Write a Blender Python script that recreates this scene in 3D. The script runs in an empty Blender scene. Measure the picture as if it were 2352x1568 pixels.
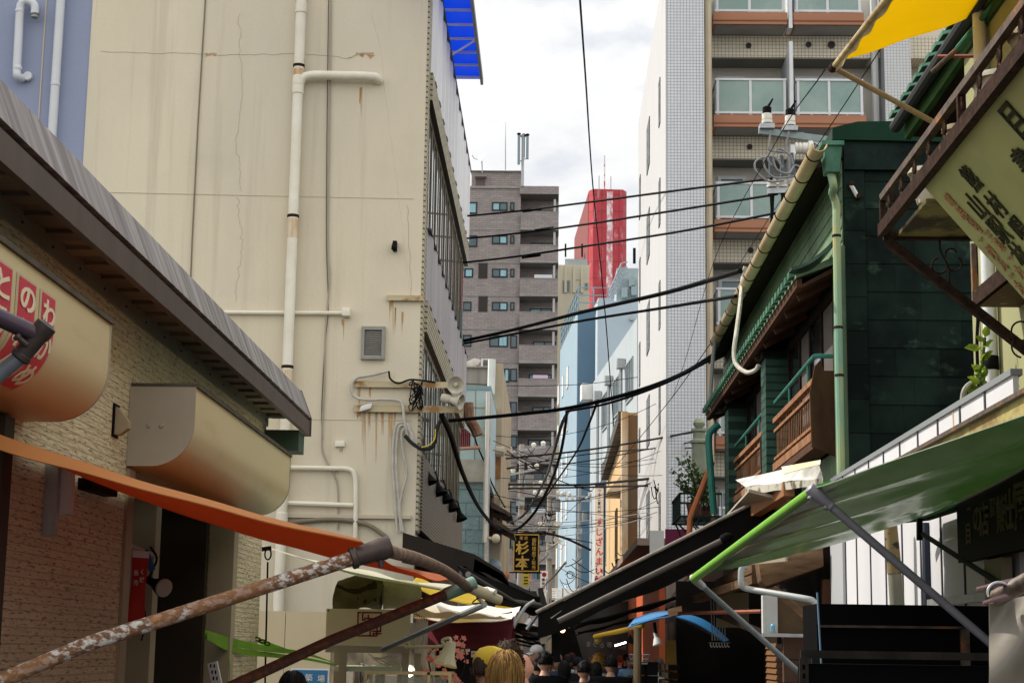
import bpy, bmesh, math, random
from mathutils import Vector, Matrix
random.seed(7)
sc = bpy.context.scene
COL = sc.collection
R = math.radians
# ---------------------------------------------------------------- camera frame (pixel grid of the survey picture: 2352 x 1568)
F = 3955.0; CX, CY = 1176.0, 784.0
eY = Vector((89, -708, -F)).normalized()
eZ = Vector((330, 22135, -F)); eZ = (eZ - eZ.dot(eY) * eY).normalized()
eX = eY.cross(eZ)
CAM = Vector((0, 0, 1.65))
def ray(px, py):
    d = Vector((px - CX, CY - py, -F)); return Vector((d.dot(eX), d.dot(eY), d.dot(eZ)))
def P(px, py, Y):
    d = ray(px, py); return CAM + d * ((Y - CAM.y) / d.y)
def PX(px, py, X):
    d = ray(px, py); return CAM + d * ((X - CAM.x) / d.x)
def PZ(px, py, Z):
    d = ray(px, py); return CAM + d * ((Z - CAM.z) / d.z)
def proj(v):
    d = Vector(v) - CAM; c = d.x * Vector((eX.x, eX.y, eX.z)) + d.y * eY + d.z * eZ
    return CX + F * c.x / -c.z, CY - F * c.y / -c.z
def zat(py, Y, px=1265): return P(px, py, Y).z
def xat(px, Y, py=1000): return P(px, py, Y).x
def ext(c, d, px):
    """distance along horizontal direction d from c to where it meets picture column px"""
    lo, hi = 0.0, 400.0
    s0 = proj(c)[0] - px
    for _ in range(60):
        m = (lo + hi) / 2
        if (proj(c + d * m)[0] - px) * s0 > 0: lo = m
        else: hi = m
    return lo
V = Vector
X1, Y1, Z1 = V((1, 0, 0)), V((0, 1, 0)), V((0, 0, 1))

# ---------------------------------------------------------------- mesh builder
class MB:
    def __init__(s): s.v = []; s.f = []
    def add(s, vs, fs):
        o = len(s.v); s.v += [V(p) for p in vs]; s.f += [tuple(i + o for i in f) for f in fs]; return s
    def poly(s, pts): return s.add(pts, [tuple(range(len(pts)))])
    def hexa(s, a):   # 8 corners: bottom 4 then top 4
        return s.add(a, [(0, 3, 2, 1), (4, 5, 6, 7), (0, 1, 5, 4), (1, 2, 6, 5), (2, 3, 7, 6), (3, 0, 4, 7)])
    def box(s, lo, hi):
        x0, y0, z0 = [min(a, b) for a, b in zip(lo, hi)]; x1, y1, z1 = [max(a, b) for a, b in zip(lo, hi)]
        return s.hexa([(x0, y0, z0), (x1, y0, z0), (x1, y1, z0), (x0, y1, z0), (x0, y0, z1), (x1, y0, z1), (x1, y1, z1), (x0, y1, z1)])
    def ob(s, o, u, v, w):   # parallelepiped from corner o with edge vectors
        o, u, v, w = V(o), V(u), V(v), V(w)
        if u.cross(v).dot(w) < 0: u, v = v, u
        return s.hexa([o, o + u, o + u + v, o + v, o + w, o + u + w, o + u + v + w, o + v + w])
    def beam(s, a, b, w, h, up=Z1):
        a, b = V(a), V(b); d = (b - a).normalized(); x = d.cross(V(up))
        if x.length < 1e-4: x = d.cross(X1)
        x.normalize(); z = x.cross(d)
        return s.ob(a - x * w / 2 - z * h / 2, b - a, x * w, z * h)
    def prism(s, pts, vec):
        n = len(pts); vec = V(vec); pts = [V(p) for p in pts]
        nn = V((0, 0, 0))
        for i in range(n): nn += pts[i].cross(pts[(i + 1) % n])
        if nn.dot(vec) > 0: pts = pts[::-1]
        return s.add(pts + [p + vec for p in pts], [tuple(range(n)), tuple(range(2 * n - 1, n - 1, -1))] + [(i, i + n, (i + 1) % n + n, (i + 1) % n) for i in range(n)])
    def tube(s, pts, r, n=8, cap=True):
        pts = [V(p) for p in pts]; m = len(pts)
        rs = r if isinstance(r, (list, tuple)) else [r] * m
        t = [(pts[min(i + 1, m - 1)] - pts[max(i - 1, 0)]).normalized() for i in range(m)]
        u = t[0].cross(Z1)
        if u.length < .05: u = t[0].cross(X1)
        u.normalize(); vs = []
        for i in range(m):
            u = (u - u.dot(t[i]) * t[i])
            if u.length < 1e-5: u = t[i].orthogonal()
            u.normalize(); w = t[i].cross(u)
            for k in range(n):
                a = 2 * math.pi * k / n; vs.append(pts[i] + (u * math.cos(a) + w * math.sin(a)) * rs[i])
        fs = [(i * n + k, i * n + (k + 1) % n, (i + 1) * n + (k + 1) % n, (i + 1) * n + k) for i in range(m - 1) for k in range(n)]
        if cap: fs += [tuple(range(n - 1, -1, -1)), tuple(range((m - 1) * n, m * n))]
        return s.add(vs, fs)
    def lathe(s, c, ax, prof, n=16):
        c, ax = V(c), V(ax).normalized()
        return s.tube_prof(c, ax, prof, n)
    def tube_prof(s, c, ax, prof, n):
        u = ax.orthogonal().normalized(); w = ax.cross(u); vs = []
        for r, h in prof:
            for k in range(n):
                a = 2 * math.pi * k / n; vs.append(c + ax * h + (u * math.cos(a) + w * math.sin(a)) * max(r, 1e-4))
        m = len(prof)
        fs = [(i * n + k, i * n + (k + 1) % n, (i + 1) * n + (k + 1) % n, (i + 1) * n + k) for i in range(m - 1) for k in range(n)]
        fs += [tuple(range(n - 1, -1, -1)), tuple(range((m - 1) * n, m * n))]
        return s.add(vs, fs)
    def sheet(s, fn, nu, nv, th=.004):
        g = [[V(fn(i / nu, j / nv)) for j in range(nv + 1)] for i in range(nu + 1)]
        def nrm(i, j):
            a = g[min(i + 1, nu)][j] - g[max(i - 1, 0)][j]; b = g[i][min(j + 1, nv)] - g[i][max(j - 1, 0)]
            c = a.cross(b); return c.normalized() if c.length > 1e-9 else Z1
        top = [g[i][j] + nrm(i, j) * th / 2 for i in range(nu + 1) for j in range(nv + 1)]
        bot = [g[i][j] - nrm(i, j) * th / 2 for i in range(nu + 1) for j in range(nv + 1)]
        k = len(top); q = nv + 1; fs = []
        for i in range(nu):
            for j in range(nv):
                a, b, c, d = i * q + j, (i + 1) * q + j, (i + 1) * q + j + 1, i * q + j + 1
                fs += [(a, b, c, d), (a + k, d + k, c + k, b + k)]
        edge = [(i * q, (i + 1) * q) for i in range(nu)] + [(nu * q + j, nu * q + j + 1) for j in range(nv)] + \
               [((i + 1) * q + nv, i * q + nv) for i in range(nu)] + [(j + 1, j) for j in range(nv)]
        fs += [(a, a + k, b + k, b) for a, b in edge]
        return s.add(top + bot, fs)
    def ball(s, c, r, n=10, m=7, sc3=(1, 1, 1)):
        c = V(c); vs = [c + V((0, 0, -r * sc3[2]))]
        for i in range(1, m):
            t = math.pi * i / m
            for k in range(n):
                a = 2 * math.pi * k / n
                vs.append(c + V((r * sc3[0] * math.sin(t) * math.cos(a), r * sc3[1] * math.sin(t) * math.sin(a), -r * sc3[2] * math.cos(t))))
        vs.append(c + V((0, 0, r * sc3[2]))); fs = [(0, 1 + (k + 1) % n, 1 + k) for k in range(n)]
        for i in range(m - 2):
            for k in range(n):
                a = 1 + i * n + k; b = 1 + i * n + (k + 1) % n; fs.append((a, b, b + n, a + n))
        l = len(vs) - 1; fs += [(l, l - n + k, l - n + (k + 1) % n) for k in range(n)]
        return s.add(vs, fs)
    def build(s, name, mat, parent=None, angle=35, bevel=0):
        me = bpy.data.meshes.new(name); me.from_pydata([tuple(p) for p in s.v], [], s.f); me.update()
        if bevel:
            bm = bmesh.new(); bm.from_mesh(me)
            bmesh.ops.bevel(bm, geom=bm.edges[:], offset=bevel, segments=2, affect='EDGES', profile=.6, clamp_overlap=True)
            bm.to_mesh(me); bm.free()
        me.polygons.foreach_set('use_smooth', [True] * len(me.polygons)); me.set_sharp_from_angle(angle=R(angle))
        me.materials.append(mat)
        o = bpy.data.objects.new(name, me); COL.objects.link(o)
        if parent is not None: o.parent = parent
        return o
    def parts(s, name, mat, parent=None, **kw):
        """every connected piece becomes an object of its own"""
        par = list(range(len(s.v)))
        def fd(a):
            while par[a] != a: par[a] = par[par[a]]; a = par[a]
            return a
        for f in s.f:
            for q in f[1:]: par[fd(q)] = fd(f[0])
        gr = {}
        for f in s.f: gr.setdefault(fd(f[0]), []).append(f)
        out = []
        for fs in gr.values():
            ids = sorted({q for f in fs for q in f}); mp = {q: i for i, q in enumerate(ids)}; m = MB()
            m.v = [s.v[q] for q in ids]; m.f = [tuple(mp[q] for q in f) for f in fs]; out.append(m.build(name, mat, parent, **kw))
        return out
def B(*a): return MB().box(*a)
ROOTS = []
def tag(o, label, cat, group=None, kind=None):
    o['label'] = label
    if cat: o['category'] = cat
    if group: o['group'] = group
    if kind: o['kind'] = kind
    ROOTS.append(o); return o
def thing(name, label, cat, group=None):
    o = bpy.data.objects.new(name, None); o.empty_display_size = .2; COL.objects.link(o)
    return tag(o, label, cat, group)
def struct(o): o['kind'] = 'structure'; return o
DONE = set()
def tree_of(o):
    r = [o]
    for c in o.children: r += tree_of(c)
    return r
def fin(o):
    """move a thing's origin to the middle of its base"""
    if o.name in DONE: return o
    DONE.add(o.name)
    ms = [x for x in tree_of(o) if x.type == 'MESH']
    vs = [v.co for x in ms for v in x.data.vertices]
    if not vs: return o
    c = V(((min(v.x for v in vs) + max(v.x for v in vs)) / 2, (min(v.y for v in vs) + max(v.y for v in vs)) / 2, min(v.z for v in vs)))
    M = Matrix.Translation(-c)
    for me in {x.data for x in ms}: me.transform(M)
    o.location = c; return o
def dup(o, loc=None, label=None, rz=0, scale=None):
    def cp(x, p):
        c = x.copy(); COL.objects.link(c); c.parent = p
        for ch in list(x.children): cp(ch, c)
        return c
    c = cp(o, None); DONE.add(c.name)
    if loc is not None: c.location = loc
    if rz: c.rotation_euler = (0, 0, rz)
    if scale: c.scale = scale
    if label: c['label'] = label
    return c
def arc(pts, k=8):
    """smooth curve through points (Catmull-Rom)"""
    pts = [V(p) for p in pts]; q = [pts[0] * 2 - pts[1]] + pts + [pts[-1] * 2 - pts[-2]]; out = []
    for i in range(1, len(q) - 2):
        a, b, c, d = q[i - 1:i + 3]
        for j in range(k):
            t = j / k
            out.append(.5 * (2 * b + (c - a) * t + (2 * a - 5 * b + 4 * c - d) * t * t + (3 * b - a - 3 * c + d) * t ** 3))
    return out + [pts[-1]]
def sagline(a, b, sag, n=16):
    a, b = V(a), V(b); return [a.lerp(b, i / n) + V((0, 0, -4 * sag * (i / n) * (1 - i / n))) for i in range(n + 1)]
def bil(a, b, c, d, sag=0, wav=0, wn=3, seed=0):
    """bilinear cloth patch a-b (u) / d-c, with sag in the middle and ripples"""
    a, b, c, d = V(a), V(b), V(c), V(d)
    def fn(u, v):
        p = a.lerp(b, u).lerp(d.lerp(c, u), v)
        return p + V((0, 0, -sag * 4 * u * (1 - u) - .5 * sag * 4 * v * (1 - v) + wav * math.sin(wn * 6.283 * u + seed) * (.3 + v) + .5 * wav * math.sin(wn * 9.1 * v + 3 * u + seed)))
    return fn
def textmesh(body, size=1, bold=0.0):
    cu = bpy.data.curves.new('lettering', 'FONT'); cu.body = body; cu.size = size; cu.align_x = 'CENTER'; cu.align_y = 'CENTER'
    cu.extrude = .004; cu.offset = bold; cu.resolution_u = 3
    o = bpy.data.objects.new('lettering', cu); COL.objects.link(o)
    dg = bpy.context.evaluated_depsgraph_get(); me = bpy.data.meshes.new_from_object(o.evaluated_get(dg))
    vs = [v.co.copy() for v in me.vertices]; fs = [tuple(p.vertices) for p in me.polygons]
    bpy.data.objects.remove(o); bpy.data.meshes.remove(me); return vs, fs
def lettering(items, mat, parent, name='lettering'):
    """items: (string, centre, right vector, up vector) ; vectors carry the size of one character"""
    mb = MB()
    for it in items:
        body, c, u, v = it[:4]; bold = it[4] if len(it) > 4 else .0
        c, u, v = V(c), V(u), V(v); n = u.cross(v).normalized()
        vs, fs = textmesh(body, 1, bold)
        if not vs: continue
        x0 = (min(p.x for p in vs) + max(p.x for p in vs)) / 2; y0 = (min(p.y for p in vs) + max(p.y for p in vs)) / 2
        mb.add([c + u * (p.x - x0) + v * (p.y - y0) + n * (p.z * .6 + .004) for p in vs], fs)
    return mb.build(name, mat, parent, angle=20)
def column(string, c, u, v, step, bold=.0):
    """vertical writing: characters one under the other, c is the first one's centre"""
    return [(ch, V(c) - V(v).normalized() * step * i, u, v, bold) for i, ch in enumerate(string) if ch != ' ']
# ---------------------------------------------------------------- materials
MATS = {}
def mat(name, c, c2=None, scale=2.0, stretch=(1, 1, 1), lo=.35, hi=.7, rough=.75, metal=0, bump=0, bscale=30, layers=(), trans=0, tcol=None, pat=None, spec=None, emit=0, island=0, alpha=1, coat=0, bstretch=None, dist=0.01):
    if name in MATS: return MATS[name]
    if spec is None: spec = .5 if max(c) > .2 else (.05 if max(c) < .06 else .2)
    m = bpy.data.materials.new(name); m.use_nodes = True; MATS[name] = m
    nt = m.node_tree; N = nt.nodes; L = nt.links; N.clear()
    out = N.new('ShaderNodeOutputMaterial'); bs = N.new('ShaderNodeBsdfPrincipled')
    tc = N.new('ShaderNodeTexCoord').outputs['Object']
    def col4(x): return (x[0], x[1], x[2], 1)
    def noise(sc_, st, det=6, ro=.6):
        mp = N.new('ShaderNodeMapping'); mp.inputs['Scale'].default_value = st; L.new(tc, mp.inputs[0])
        n = N.new('ShaderNodeTexNoise'); n.inputs['Scale'].default_value = sc_; n.inputs['Detail'].default_value = det; n.inputs['Roughness'].default_value = ro
        L.new(mp.outputs[0], n.inputs['Vector']); return n.outputs['Fac']
    def ramp(f, a, b):
        r = N.new('ShaderNodeMapRange'); r.inputs['From Min'].default_value = a; r.inputs['From Max'].default_value = b; L.new(f, r.inputs['Value']); return r.outputs['Result']
    def mix(f, a, b, mode='MIX'):
        x = N.new('ShaderNodeMix'); x.data_type = 'RGBA'; x.blend_type = mode
        if isinstance(f, (int, float)): x.inputs[0].default_value = f
        else: L.new(f, x.inputs[0])
        for sck, val in ((x.inputs[6], a), (x.inputs[7], b)):
            if isinstance(val, (tuple, list)): sck.default_value = col4(val)
            else: L.new(val, sck)
        return x.outputs[2]
    cur = tuple(c)
    hb = None
    if c2 is not None: cur = mix(ramp(noise(scale, stretch), lo, hi), tuple(c), tuple(c2))
    if pat:
        ax = pat.get('axis', 'xz'); sp = N.new('ShaderNodeSeparateXYZ'); L.new(tc, sp.inputs[0])
        cb = N.new('ShaderNodeCombineXYZ'); L.new(sp.outputs[ax[0].upper()], cb.inputs[0]); L.new(sp.outputs[ax[1].upper()], cb.inputs[1])
        bt = N.new('ShaderNodeTexBrick'); L.new(cb.outputs[0], bt.inputs['Vector'])
        bt.offset = pat.get('offset', 0); bt.offset_frequency = 2; bt.squash = 1
        bt.inputs['Scale'].default_value = 1; bt.inputs['Brick Width'].default_value = pat['w']; bt.inputs['Row Height'].default_value = pat['h']
        bt.inputs['Mortar Size'].default_value = pat['m']; bt.inputs['Mortar Smooth'].default_value = pat.get('smooth', .2); bt.inputs['Bias'].default_value = 0
        k = pat.get('k', .12)
        if isinstance(cur, tuple):
            bt.inputs['Color1'].default_value = col4([x * (1 - k) for x in cur]); bt.inputs['Color2'].default_value = col4([min(1, x * (1 + k)) for x in cur]); bt.inputs['Mortar'].default_value = col4(pat['mc']); cur = bt.outputs['Color']
        else:
            bt.inputs['Color1'].default_value = (1 - k,) * 3 + (1,); bt.inputs['Color2'].default_value = (1, 1, 1, 1); bt.inputs['Mortar'].default_value = (1, 1, 1, 1)
            cur = mix(bt.outputs['Fac'], mix(1.0, cur, bt.outputs['Color'], 'MULTIPLY'), tuple(pat['mc']))
        hb = bt.outputs['Fac']
    for l in layers:
        lc, ls, lst, la, lb = l[:5]
        f = ramp(noise(ls, lst), la, lb)
        if len(l) > 5:
            mm = N.new('ShaderNodeMath'); mm.operation = 'MULTIPLY'; mm.inputs[1].default_value = l[5]; L.new(f, mm.inputs[0]); f = mm.outputs[0]
        cur = mix(f, cur, lc)
    if island:
        g = N.new('ShaderNodeNewGeometry'); r = N.new('ShaderNodeMapRange'); r.inputs['To Min'].default_value = 1 - island; r.inputs['To Max'].default_value = 1 + island
        L.new(g.outputs['Random Per Island'], r.inputs['Value']); cc = N.new('ShaderNodeCombineColor')
        for i in range(3): L.new(r.outputs[0], cc.inputs[i])
        cur = mix(1.0, cur, cc.outputs[0], 'MULTIPLY')
    def setc(sock):
        if isinstance(cur, tuple): sock.default_value = col4(cur)
        else: L.new(cur, sock)
    setc(bs.inputs['Base Color'])
    bs.inputs['Roughness'].default_value = rough; bs.inputs['Metallic'].default_value = metal; bs.inputs['Specular IOR Level'].default_value = spec
    if coat: bs.inputs['Coat Weight'].default_value = coat
    if emit: setc(bs.inputs['Emission Color']); bs.inputs['Emission Strength'].default_value = emit
    hn = None
    if bump:
        bn = N.new('ShaderNodeBump'); bn.inputs['Strength'].default_value = bump; bn.inputs['Distance'].default_value = dist
        h = noise(bscale, bstretch or (1, 1, 1), 4)
        if hb is not None:
            s_ = N.new('ShaderNodeMath'); s_.operation = 'SUBTRACT'; L.new(h, s_.inputs[0]); L.new(hb, s_.inputs[1]); h = s_.outputs[0]
        L.new(h, bn.inputs['Height']); hn = bn.outputs[0]; L.new(hn, bs.inputs['Normal'])
    sh = bs.outputs[0]
    if trans:
        t = N.new('ShaderNodeBsdfTranslucent')
        if tcol: t.inputs['Color'].default_value = col4(tcol)
        else: setc(t.inputs['Color'])
        if hn: L.new(hn, t.inputs['Normal'])
        ms = N.new('ShaderNodeMixShader'); ms.inputs[0].default_value = trans; L.new(sh, ms.inputs[1]); L.new(t.outputs[0], ms.inputs[2]); sh = ms.outputs[0]
    if alpha < 1:
        t = N.new('ShaderNodeBsdfTransparent'); ms = N.new('ShaderNodeMixShader'); ms.inputs[0].default_value = alpha
        L.new(t.outputs[0], ms.inputs[1]); L.new(sh, ms.inputs[2]); sh = ms.outputs[0]
    L.new(sh, out.inputs[0]); return m
# ---------------------------------------------------------------- camera, sky, sun
cam = bpy.data.cameras.new('camera'); co = bpy.data.objects.new('camera', cam); COL.objects.link(co)
cam.sensor_width = 36; cam.lens = F / 2352 * 36; cam.clip_start = .1; cam.clip_end = 3000
M3 = Matrix((eX, eY, eZ)); co.matrix_world = Matrix.Translation(CAM) @ M3.to_4x4(); sc.camera = co
SUN = V((-.80, .36, 0)).normalized() * math.cos(R(47)) + Z1 * math.sin(R(47))
w = bpy.data.worlds.new('World'); sc.world = w; w.use_nodes = True; nt = w.node_tree; N = nt.nodes; L = nt.links
bg = N['Background']; bg.inputs['Strength'].default_value = .1
sky = N.new('ShaderNodeTexSky'); sky.sky_type = 'NISHITA'; sky.sun_disc = False; sky.sun_elevation = R(47); sky.sun_rotation = math.atan2(SUN.x, SUN.y); sky.dust_density = 2
CLOUD = (2.7, 1.1, .9)
tcw = N.new('ShaderNodeTexCoord').outputs['Generated']
def wn(s, st, det=7, ro=.55, off=(0, 0, 0)):
    mp = N.new('ShaderNodeMapping'); mp.inputs['Scale'].default_value = st; mp.inputs['Location'].default_value = off; L.new(tcw, mp.inputs[0])
    n = N.new('ShaderNodeTexNoise'); n.inputs['Scale'].default_value = s; n.inputs['Detail'].default_value = det; n.inputs['Roughness'].default_value = ro; L.new(mp.outputs[0], n.inputs['Vector']); return n.outputs['Fac']
def wr(f, a, b):
    r = N.new('ShaderNodeMapRange'); r.interpolation_type = 'SMOOTHSTEP'; r.inputs['From Min'].default_value = a; r.inputs['From Max'].default_value = b; L.new(f, r.inputs['Value']); return r.outputs['Result']
def wm(f, a, b):
    x = N.new('ShaderNodeMix'); x.data_type = 'RGBA'; L.new(f, x.inputs[0])
    for sck, val in ((x.inputs[6], a), (x.inputs[7], b)):
        if isinstance(val, tuple): sck.default_value = val + (1,)
        else: L.new(val, sck)
    return x.outputs[2]
sx = N.new('ShaderNodeSeparateXYZ'); L.new(tcw, sx.inputs[0])
ma = N.new('ShaderNodeMath'); ma.operation = 'MULTIPLY_ADD'; L.new(sx.outputs[1], ma.inputs[0]); ma.inputs[1].default_value = -.6; L.new(sx.outputs[2], ma.inputs[2])
lit = wm(wr(ma.outputs[0], -.45, .75), (8.5, 8.5, 8.5), (14.2, 14.0, 13.6))      # clouds set brighter overhead and behind the camera to keep the fill light
cl = wm(wr(wn(7.5, (1, 1, 2.0), off=CLOUD), .50, .68), lit, (6.3, 6.7, 7.3))
cl = wm(wr(wn(16, (1, 1, 1.6)), .4, .9), cl, (7.8, 7.9, 8.1))
fin_sky = wm(wr(wn(1.6, (1, 1, 1.5), off=(1.3, 0, .4)), .60, .74), cl, sky.outputs[0])
L.new(fin_sky, bg.inputs['Color'])
sl = bpy.data.lights.new('sun', 'SUN'); sl.energy = 4.6; sl.angle = R(.6); sl.color = (1, .93, .82)
so = bpy.data.objects.new('sun', sl); COL.objects.link(so); so.rotation_euler = SUN.to_track_quat('Z', 'Y').to_euler(); so.location = (-30, 20, 60)
vs_ = sc.view_settings; vs_.view_transform = 'Standard'; vs_.look = 'None'; vs_.gamma = 1; vs_.exposure = .22
sc.cycles.max_bounces = 7; sc.cycles.transparent_max_bounces = 12; sc.cycles.caustics_reflective = False; sc.cycles.caustics_refractive = False
sc.cycles.use_denoising = True
# ---------------------------------------------------------------- shared materials
m_asph = mat('asphalt', (.045, .045, .047), (.075, .073, .07), 3, rough=.9, bump=.3, bscale=60)
m_pave = mat('paving', (.10, .097, .093), (.15, .145, .135), 2, rough=.85, pat=dict(axis='xy', w=.3, h=.3, m=.006, mc=(.08, .08, .08)))
m_blk = mat('black_paint', (.005, .005, .0055), (.012, .011, .010), 5, rough=.6)
m_rub = mat('cable_rubber', (.006, .006, .007), rough=.65)
m_grycab = mat('grey_cable', (.22, .22, .22), rough=.6)
m_wcab = mat('pale_cable', (.55, .53, .48), (.35, .33, .28), 4, rough=.6)
m_steel = mat('galvanised_steel', (.42, .44, .45), (.3, .31, .32), 9, rough=.45, metal=.6)
m_gpipe = mat('grey_painted_pipe', (.27, .27, .31), (.2, .2, .23), 6, rough=.4, layers=[((.2, .1, .05), 30, (1, 1, 1), .66, .74, .6)])
m_rust = mat('rusty_iron', (.020, .014, .012), (.055, .030, .021), 22, rough=.9, bump=.5, bscale=60, layers=[((.26, .12, .045), 9, (1, 1, 1), .64, .76, .6)])
m_rustpale = mat('rust_edged_iron', (.06, .046, .039), (.12, .09, .072), 14, rough=.85, bump=.4, bscale=50, layers=[((.32, .13, .04), 5, (1, 1, 1), .55, .7, .8)])
m_white = mat('white_paint', (.72, .72, .7), (.6, .59, .55), 2, rough=.5)
m_dkgl = mat('dark_glass', (.02, .025, .028), rough=.06, spec=.8)
m_wood = mat('weathered_wood', (.16, .095, .05), (.07, .04, .022), 3, (1, 1, 6), rough=.8, bump=.3, bscale=25)
m_dkwood = mat('dark_wood', (.014, .010, .008), (.03, .02, .014), 4, rough=.75)
m_dark = mat('dark_interior', (.006, .0055, .005), (.012, .010, .009), 2, rough=.9)  # near-black colour deepens the shade inside stalls and shops
# ---------------------------------------------------------------- ground, street
struct(B((-900, -400, -.5), (900, 1600, 0)).build('ground', m_asph))
struct(B((-2.0, -4, .004), (2.6, 140, .008)).build('street', m_pave))
for x0, x1 in ((-2.05, -1.95), (2.5, 2.6)):
    struct(B((x0, -4, .008), (x1, 140, .12)).build('kerb', mat('kerb_stone', (.3, .3, .29), (.22, .22, .21), 4)))
# ================================================================ far buildings
def rect_on(o, u, v, w, h, th, n):  # slab with corner o, right u, up v, outward n
    return MB().ob(V(o), V(u) * w, V(v) * h, V(n) * th)
def window(par, o, u, n, w, h, fm, gm, cols=2, fr=.06, depth=.06, cm=None, curtain=0):
    """framed window whose frame stands proud of the wall; its pane and curtain are sub-parts"""
    o, u, n = V(o), V(u), V(n); mb = MB()
    for a, b in ((0, fr), (w - fr, w)): mb.ob(o + u * a, u * (b - a), Z1 * h, n * depth)
    for a, b in ((0, fr), (h - fr, h)): mb.ob(o + u * fr + Z1 * a, u * (w - 2 * fr), Z1 * (b - a), n * depth)
    for k in range(1, cols): mb.ob(o + u * (w * k / cols - fr / 2) + Z1 * fr, u * fr, Z1 * (h - 2 * fr), n * depth * .9)
    f = mb.build('window', fm, par)
    MB().ob(o + u * fr + Z1 * fr + n * .006, u * (w - 2 * fr), Z1 * (h - 2 * fr), n * .02).build('pane', gm, f)
    if cm is not None:
        a, b = (w / cols + fr / 2, w - fr * 1.2) if curtain else (fr * 1.2, w / cols - fr / 2)
        MB().ob(o + u * a + Z1 * fr * 1.1 + n * .028, u * (b - a), Z1 * (h - 2.2 * fr), n * .008).build('curtain', cm, f)
    return f
# ---- brown tiled apartment block at the end of the street (about 150 m off)
m_bt = mat('brown_brick_tile', (.29, .25, .235), (.37, .32, .30), 1.6, rough=.8, pat=dict(axis='xz', w=.62, h=.2, m=.03, mc=(.21, .185, .175), offset=.5, k=.22))
m_btd = mat('shaded_loggia_tile', (.2, .17, .155), (.25, .21, .19), 1.2, rough=.85)
m_conc = mat('grey_concrete', (.33, .31, .29), (.24, .22, .2), .8, (1, 1, .25), rough=.9)
m_dkfr = mat('dark_window_frame', (.03, .045, .05), rough=.4)
m_teal = mat('teal_window_glass', (.05, .10, .115), (.02, .04, .05), .5, rough=.1, spec=.7)
m_curt = mat('pale_blue_curtain', (.30, .52, .58), (.2, .38, .44), 2, (4, 1, .2), rough=.5)
Y = 150.; u = Y / F
ap = thing('apartment_block', 'tall brown brick-tiled apartment block with balconies at the end of the street', 'apartment building')
zt = zat(430, Y); xL = xat(1035, Y); xm = xat(1190, Y, 900); xr = xat(1279, Y, 900)
wl = MB(); wl.box((xL, Y, 0), (xm, Y + 16, zt)); wl.box((xm, Y + 1.9, 0), (xr, Y + 16, zt - .05))
wl.box((xm - 3.2, Y - .12, 0), (xm, Y, zt + .1)) if 0 else None
wl.build('wall', m_bt, ap)
pe = B((xat(1082, Y, 400), Y + 1, zt), (xat(1195, Y, 400), Y + 12, zat(389, Y))).build('penthouse', m_bt, ap)
B((xat(1080, Y, 400), Y + .8, zat(389, Y)), (xat(1197, Y, 400), Y + 12.2, zat(387, Y))).build('roof_slab', m_conc, pe)
B((xat(1092, Y, 400), Y + .9, zt), (xat(1113, Y, 400), Y + 1.0, zat(402, Y))).build('door', mat('brown_door', (.14, .1, .1)), pe)
B((xat(1090, Y, 400), Y + .3, zat(404, Y)), (xat(1117, Y, 400), Y + .99, zat(401, Y))).build('canopy', m_conc, pe)
cp = MB()
for a, b in ((1050, 1190),): cp.box((xat(a, Y), Y - .12, zat(434, Y)), (xat(b, Y), Y + .4, zat(429.5, Y)))
for py in (528.0 + 76.3 * k for k in range(0, 11)): cp.box((xL, Y - .05, zat(py + 1.5, Y)), (xm - .01, Y - .001, zat(py, Y)))
cp.build('ledge', m_conc, ap)
B((xm - .1, Y - .5, zat(449, Y)), (xr, Y + 1.9, zat(431, Y))).build('roof_parapet', m_bt, ap)
for k in range(-1, 12):
    y0 = 567 + 76.6 * k       # parapet top
    if y0 < 480: y0 = 491
    lo, hi = zat(y0 + 35 if k >= 0 else 527, Y), zat(y0, Y)
    bal = B((xm + .02, Y - .5, lo), (xr, Y - .32, hi)).build('balcony', m_bt, ap)
    B((xm + .02, Y - .52, lo - .18), (xr + .02, Y + 1.89, lo)).build('slab', m_conc, bal)
    B((xm + .02, Y - .53, hi), (xr + .02, Y - .29, hi + .07)).build('coping', m_conc, bal)
    B((xr - .45, Y - .3, hi + .07), (xr - .25, Y - .1, lo + 2.9 - .2)).build('post', mat('pale_post', (.45, .43, .42)), bal)
    zz = lo + .05
    window(ap, (xm + .9 + .35 * (k % 2), Y + 1.89, zz), X1, -Y1, 2.05, 2.15, m_dkfr, m_teal, 2, .09, .06, m_curt if k % 3 else None, k % 2)
    if k in (1, 4, 8): MB().beam((xm + 1.3, Y - .42, hi + .25), (xm + (2.6 if k != 1 else 2.9), Y - .42, hi + .25), .12, .3).build('hung_laundry', mat('pale_laundry', (.6, .62, .66)) if k != 4 else mat('pink_laundry', (.6, .45, .6)), bal)
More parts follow.
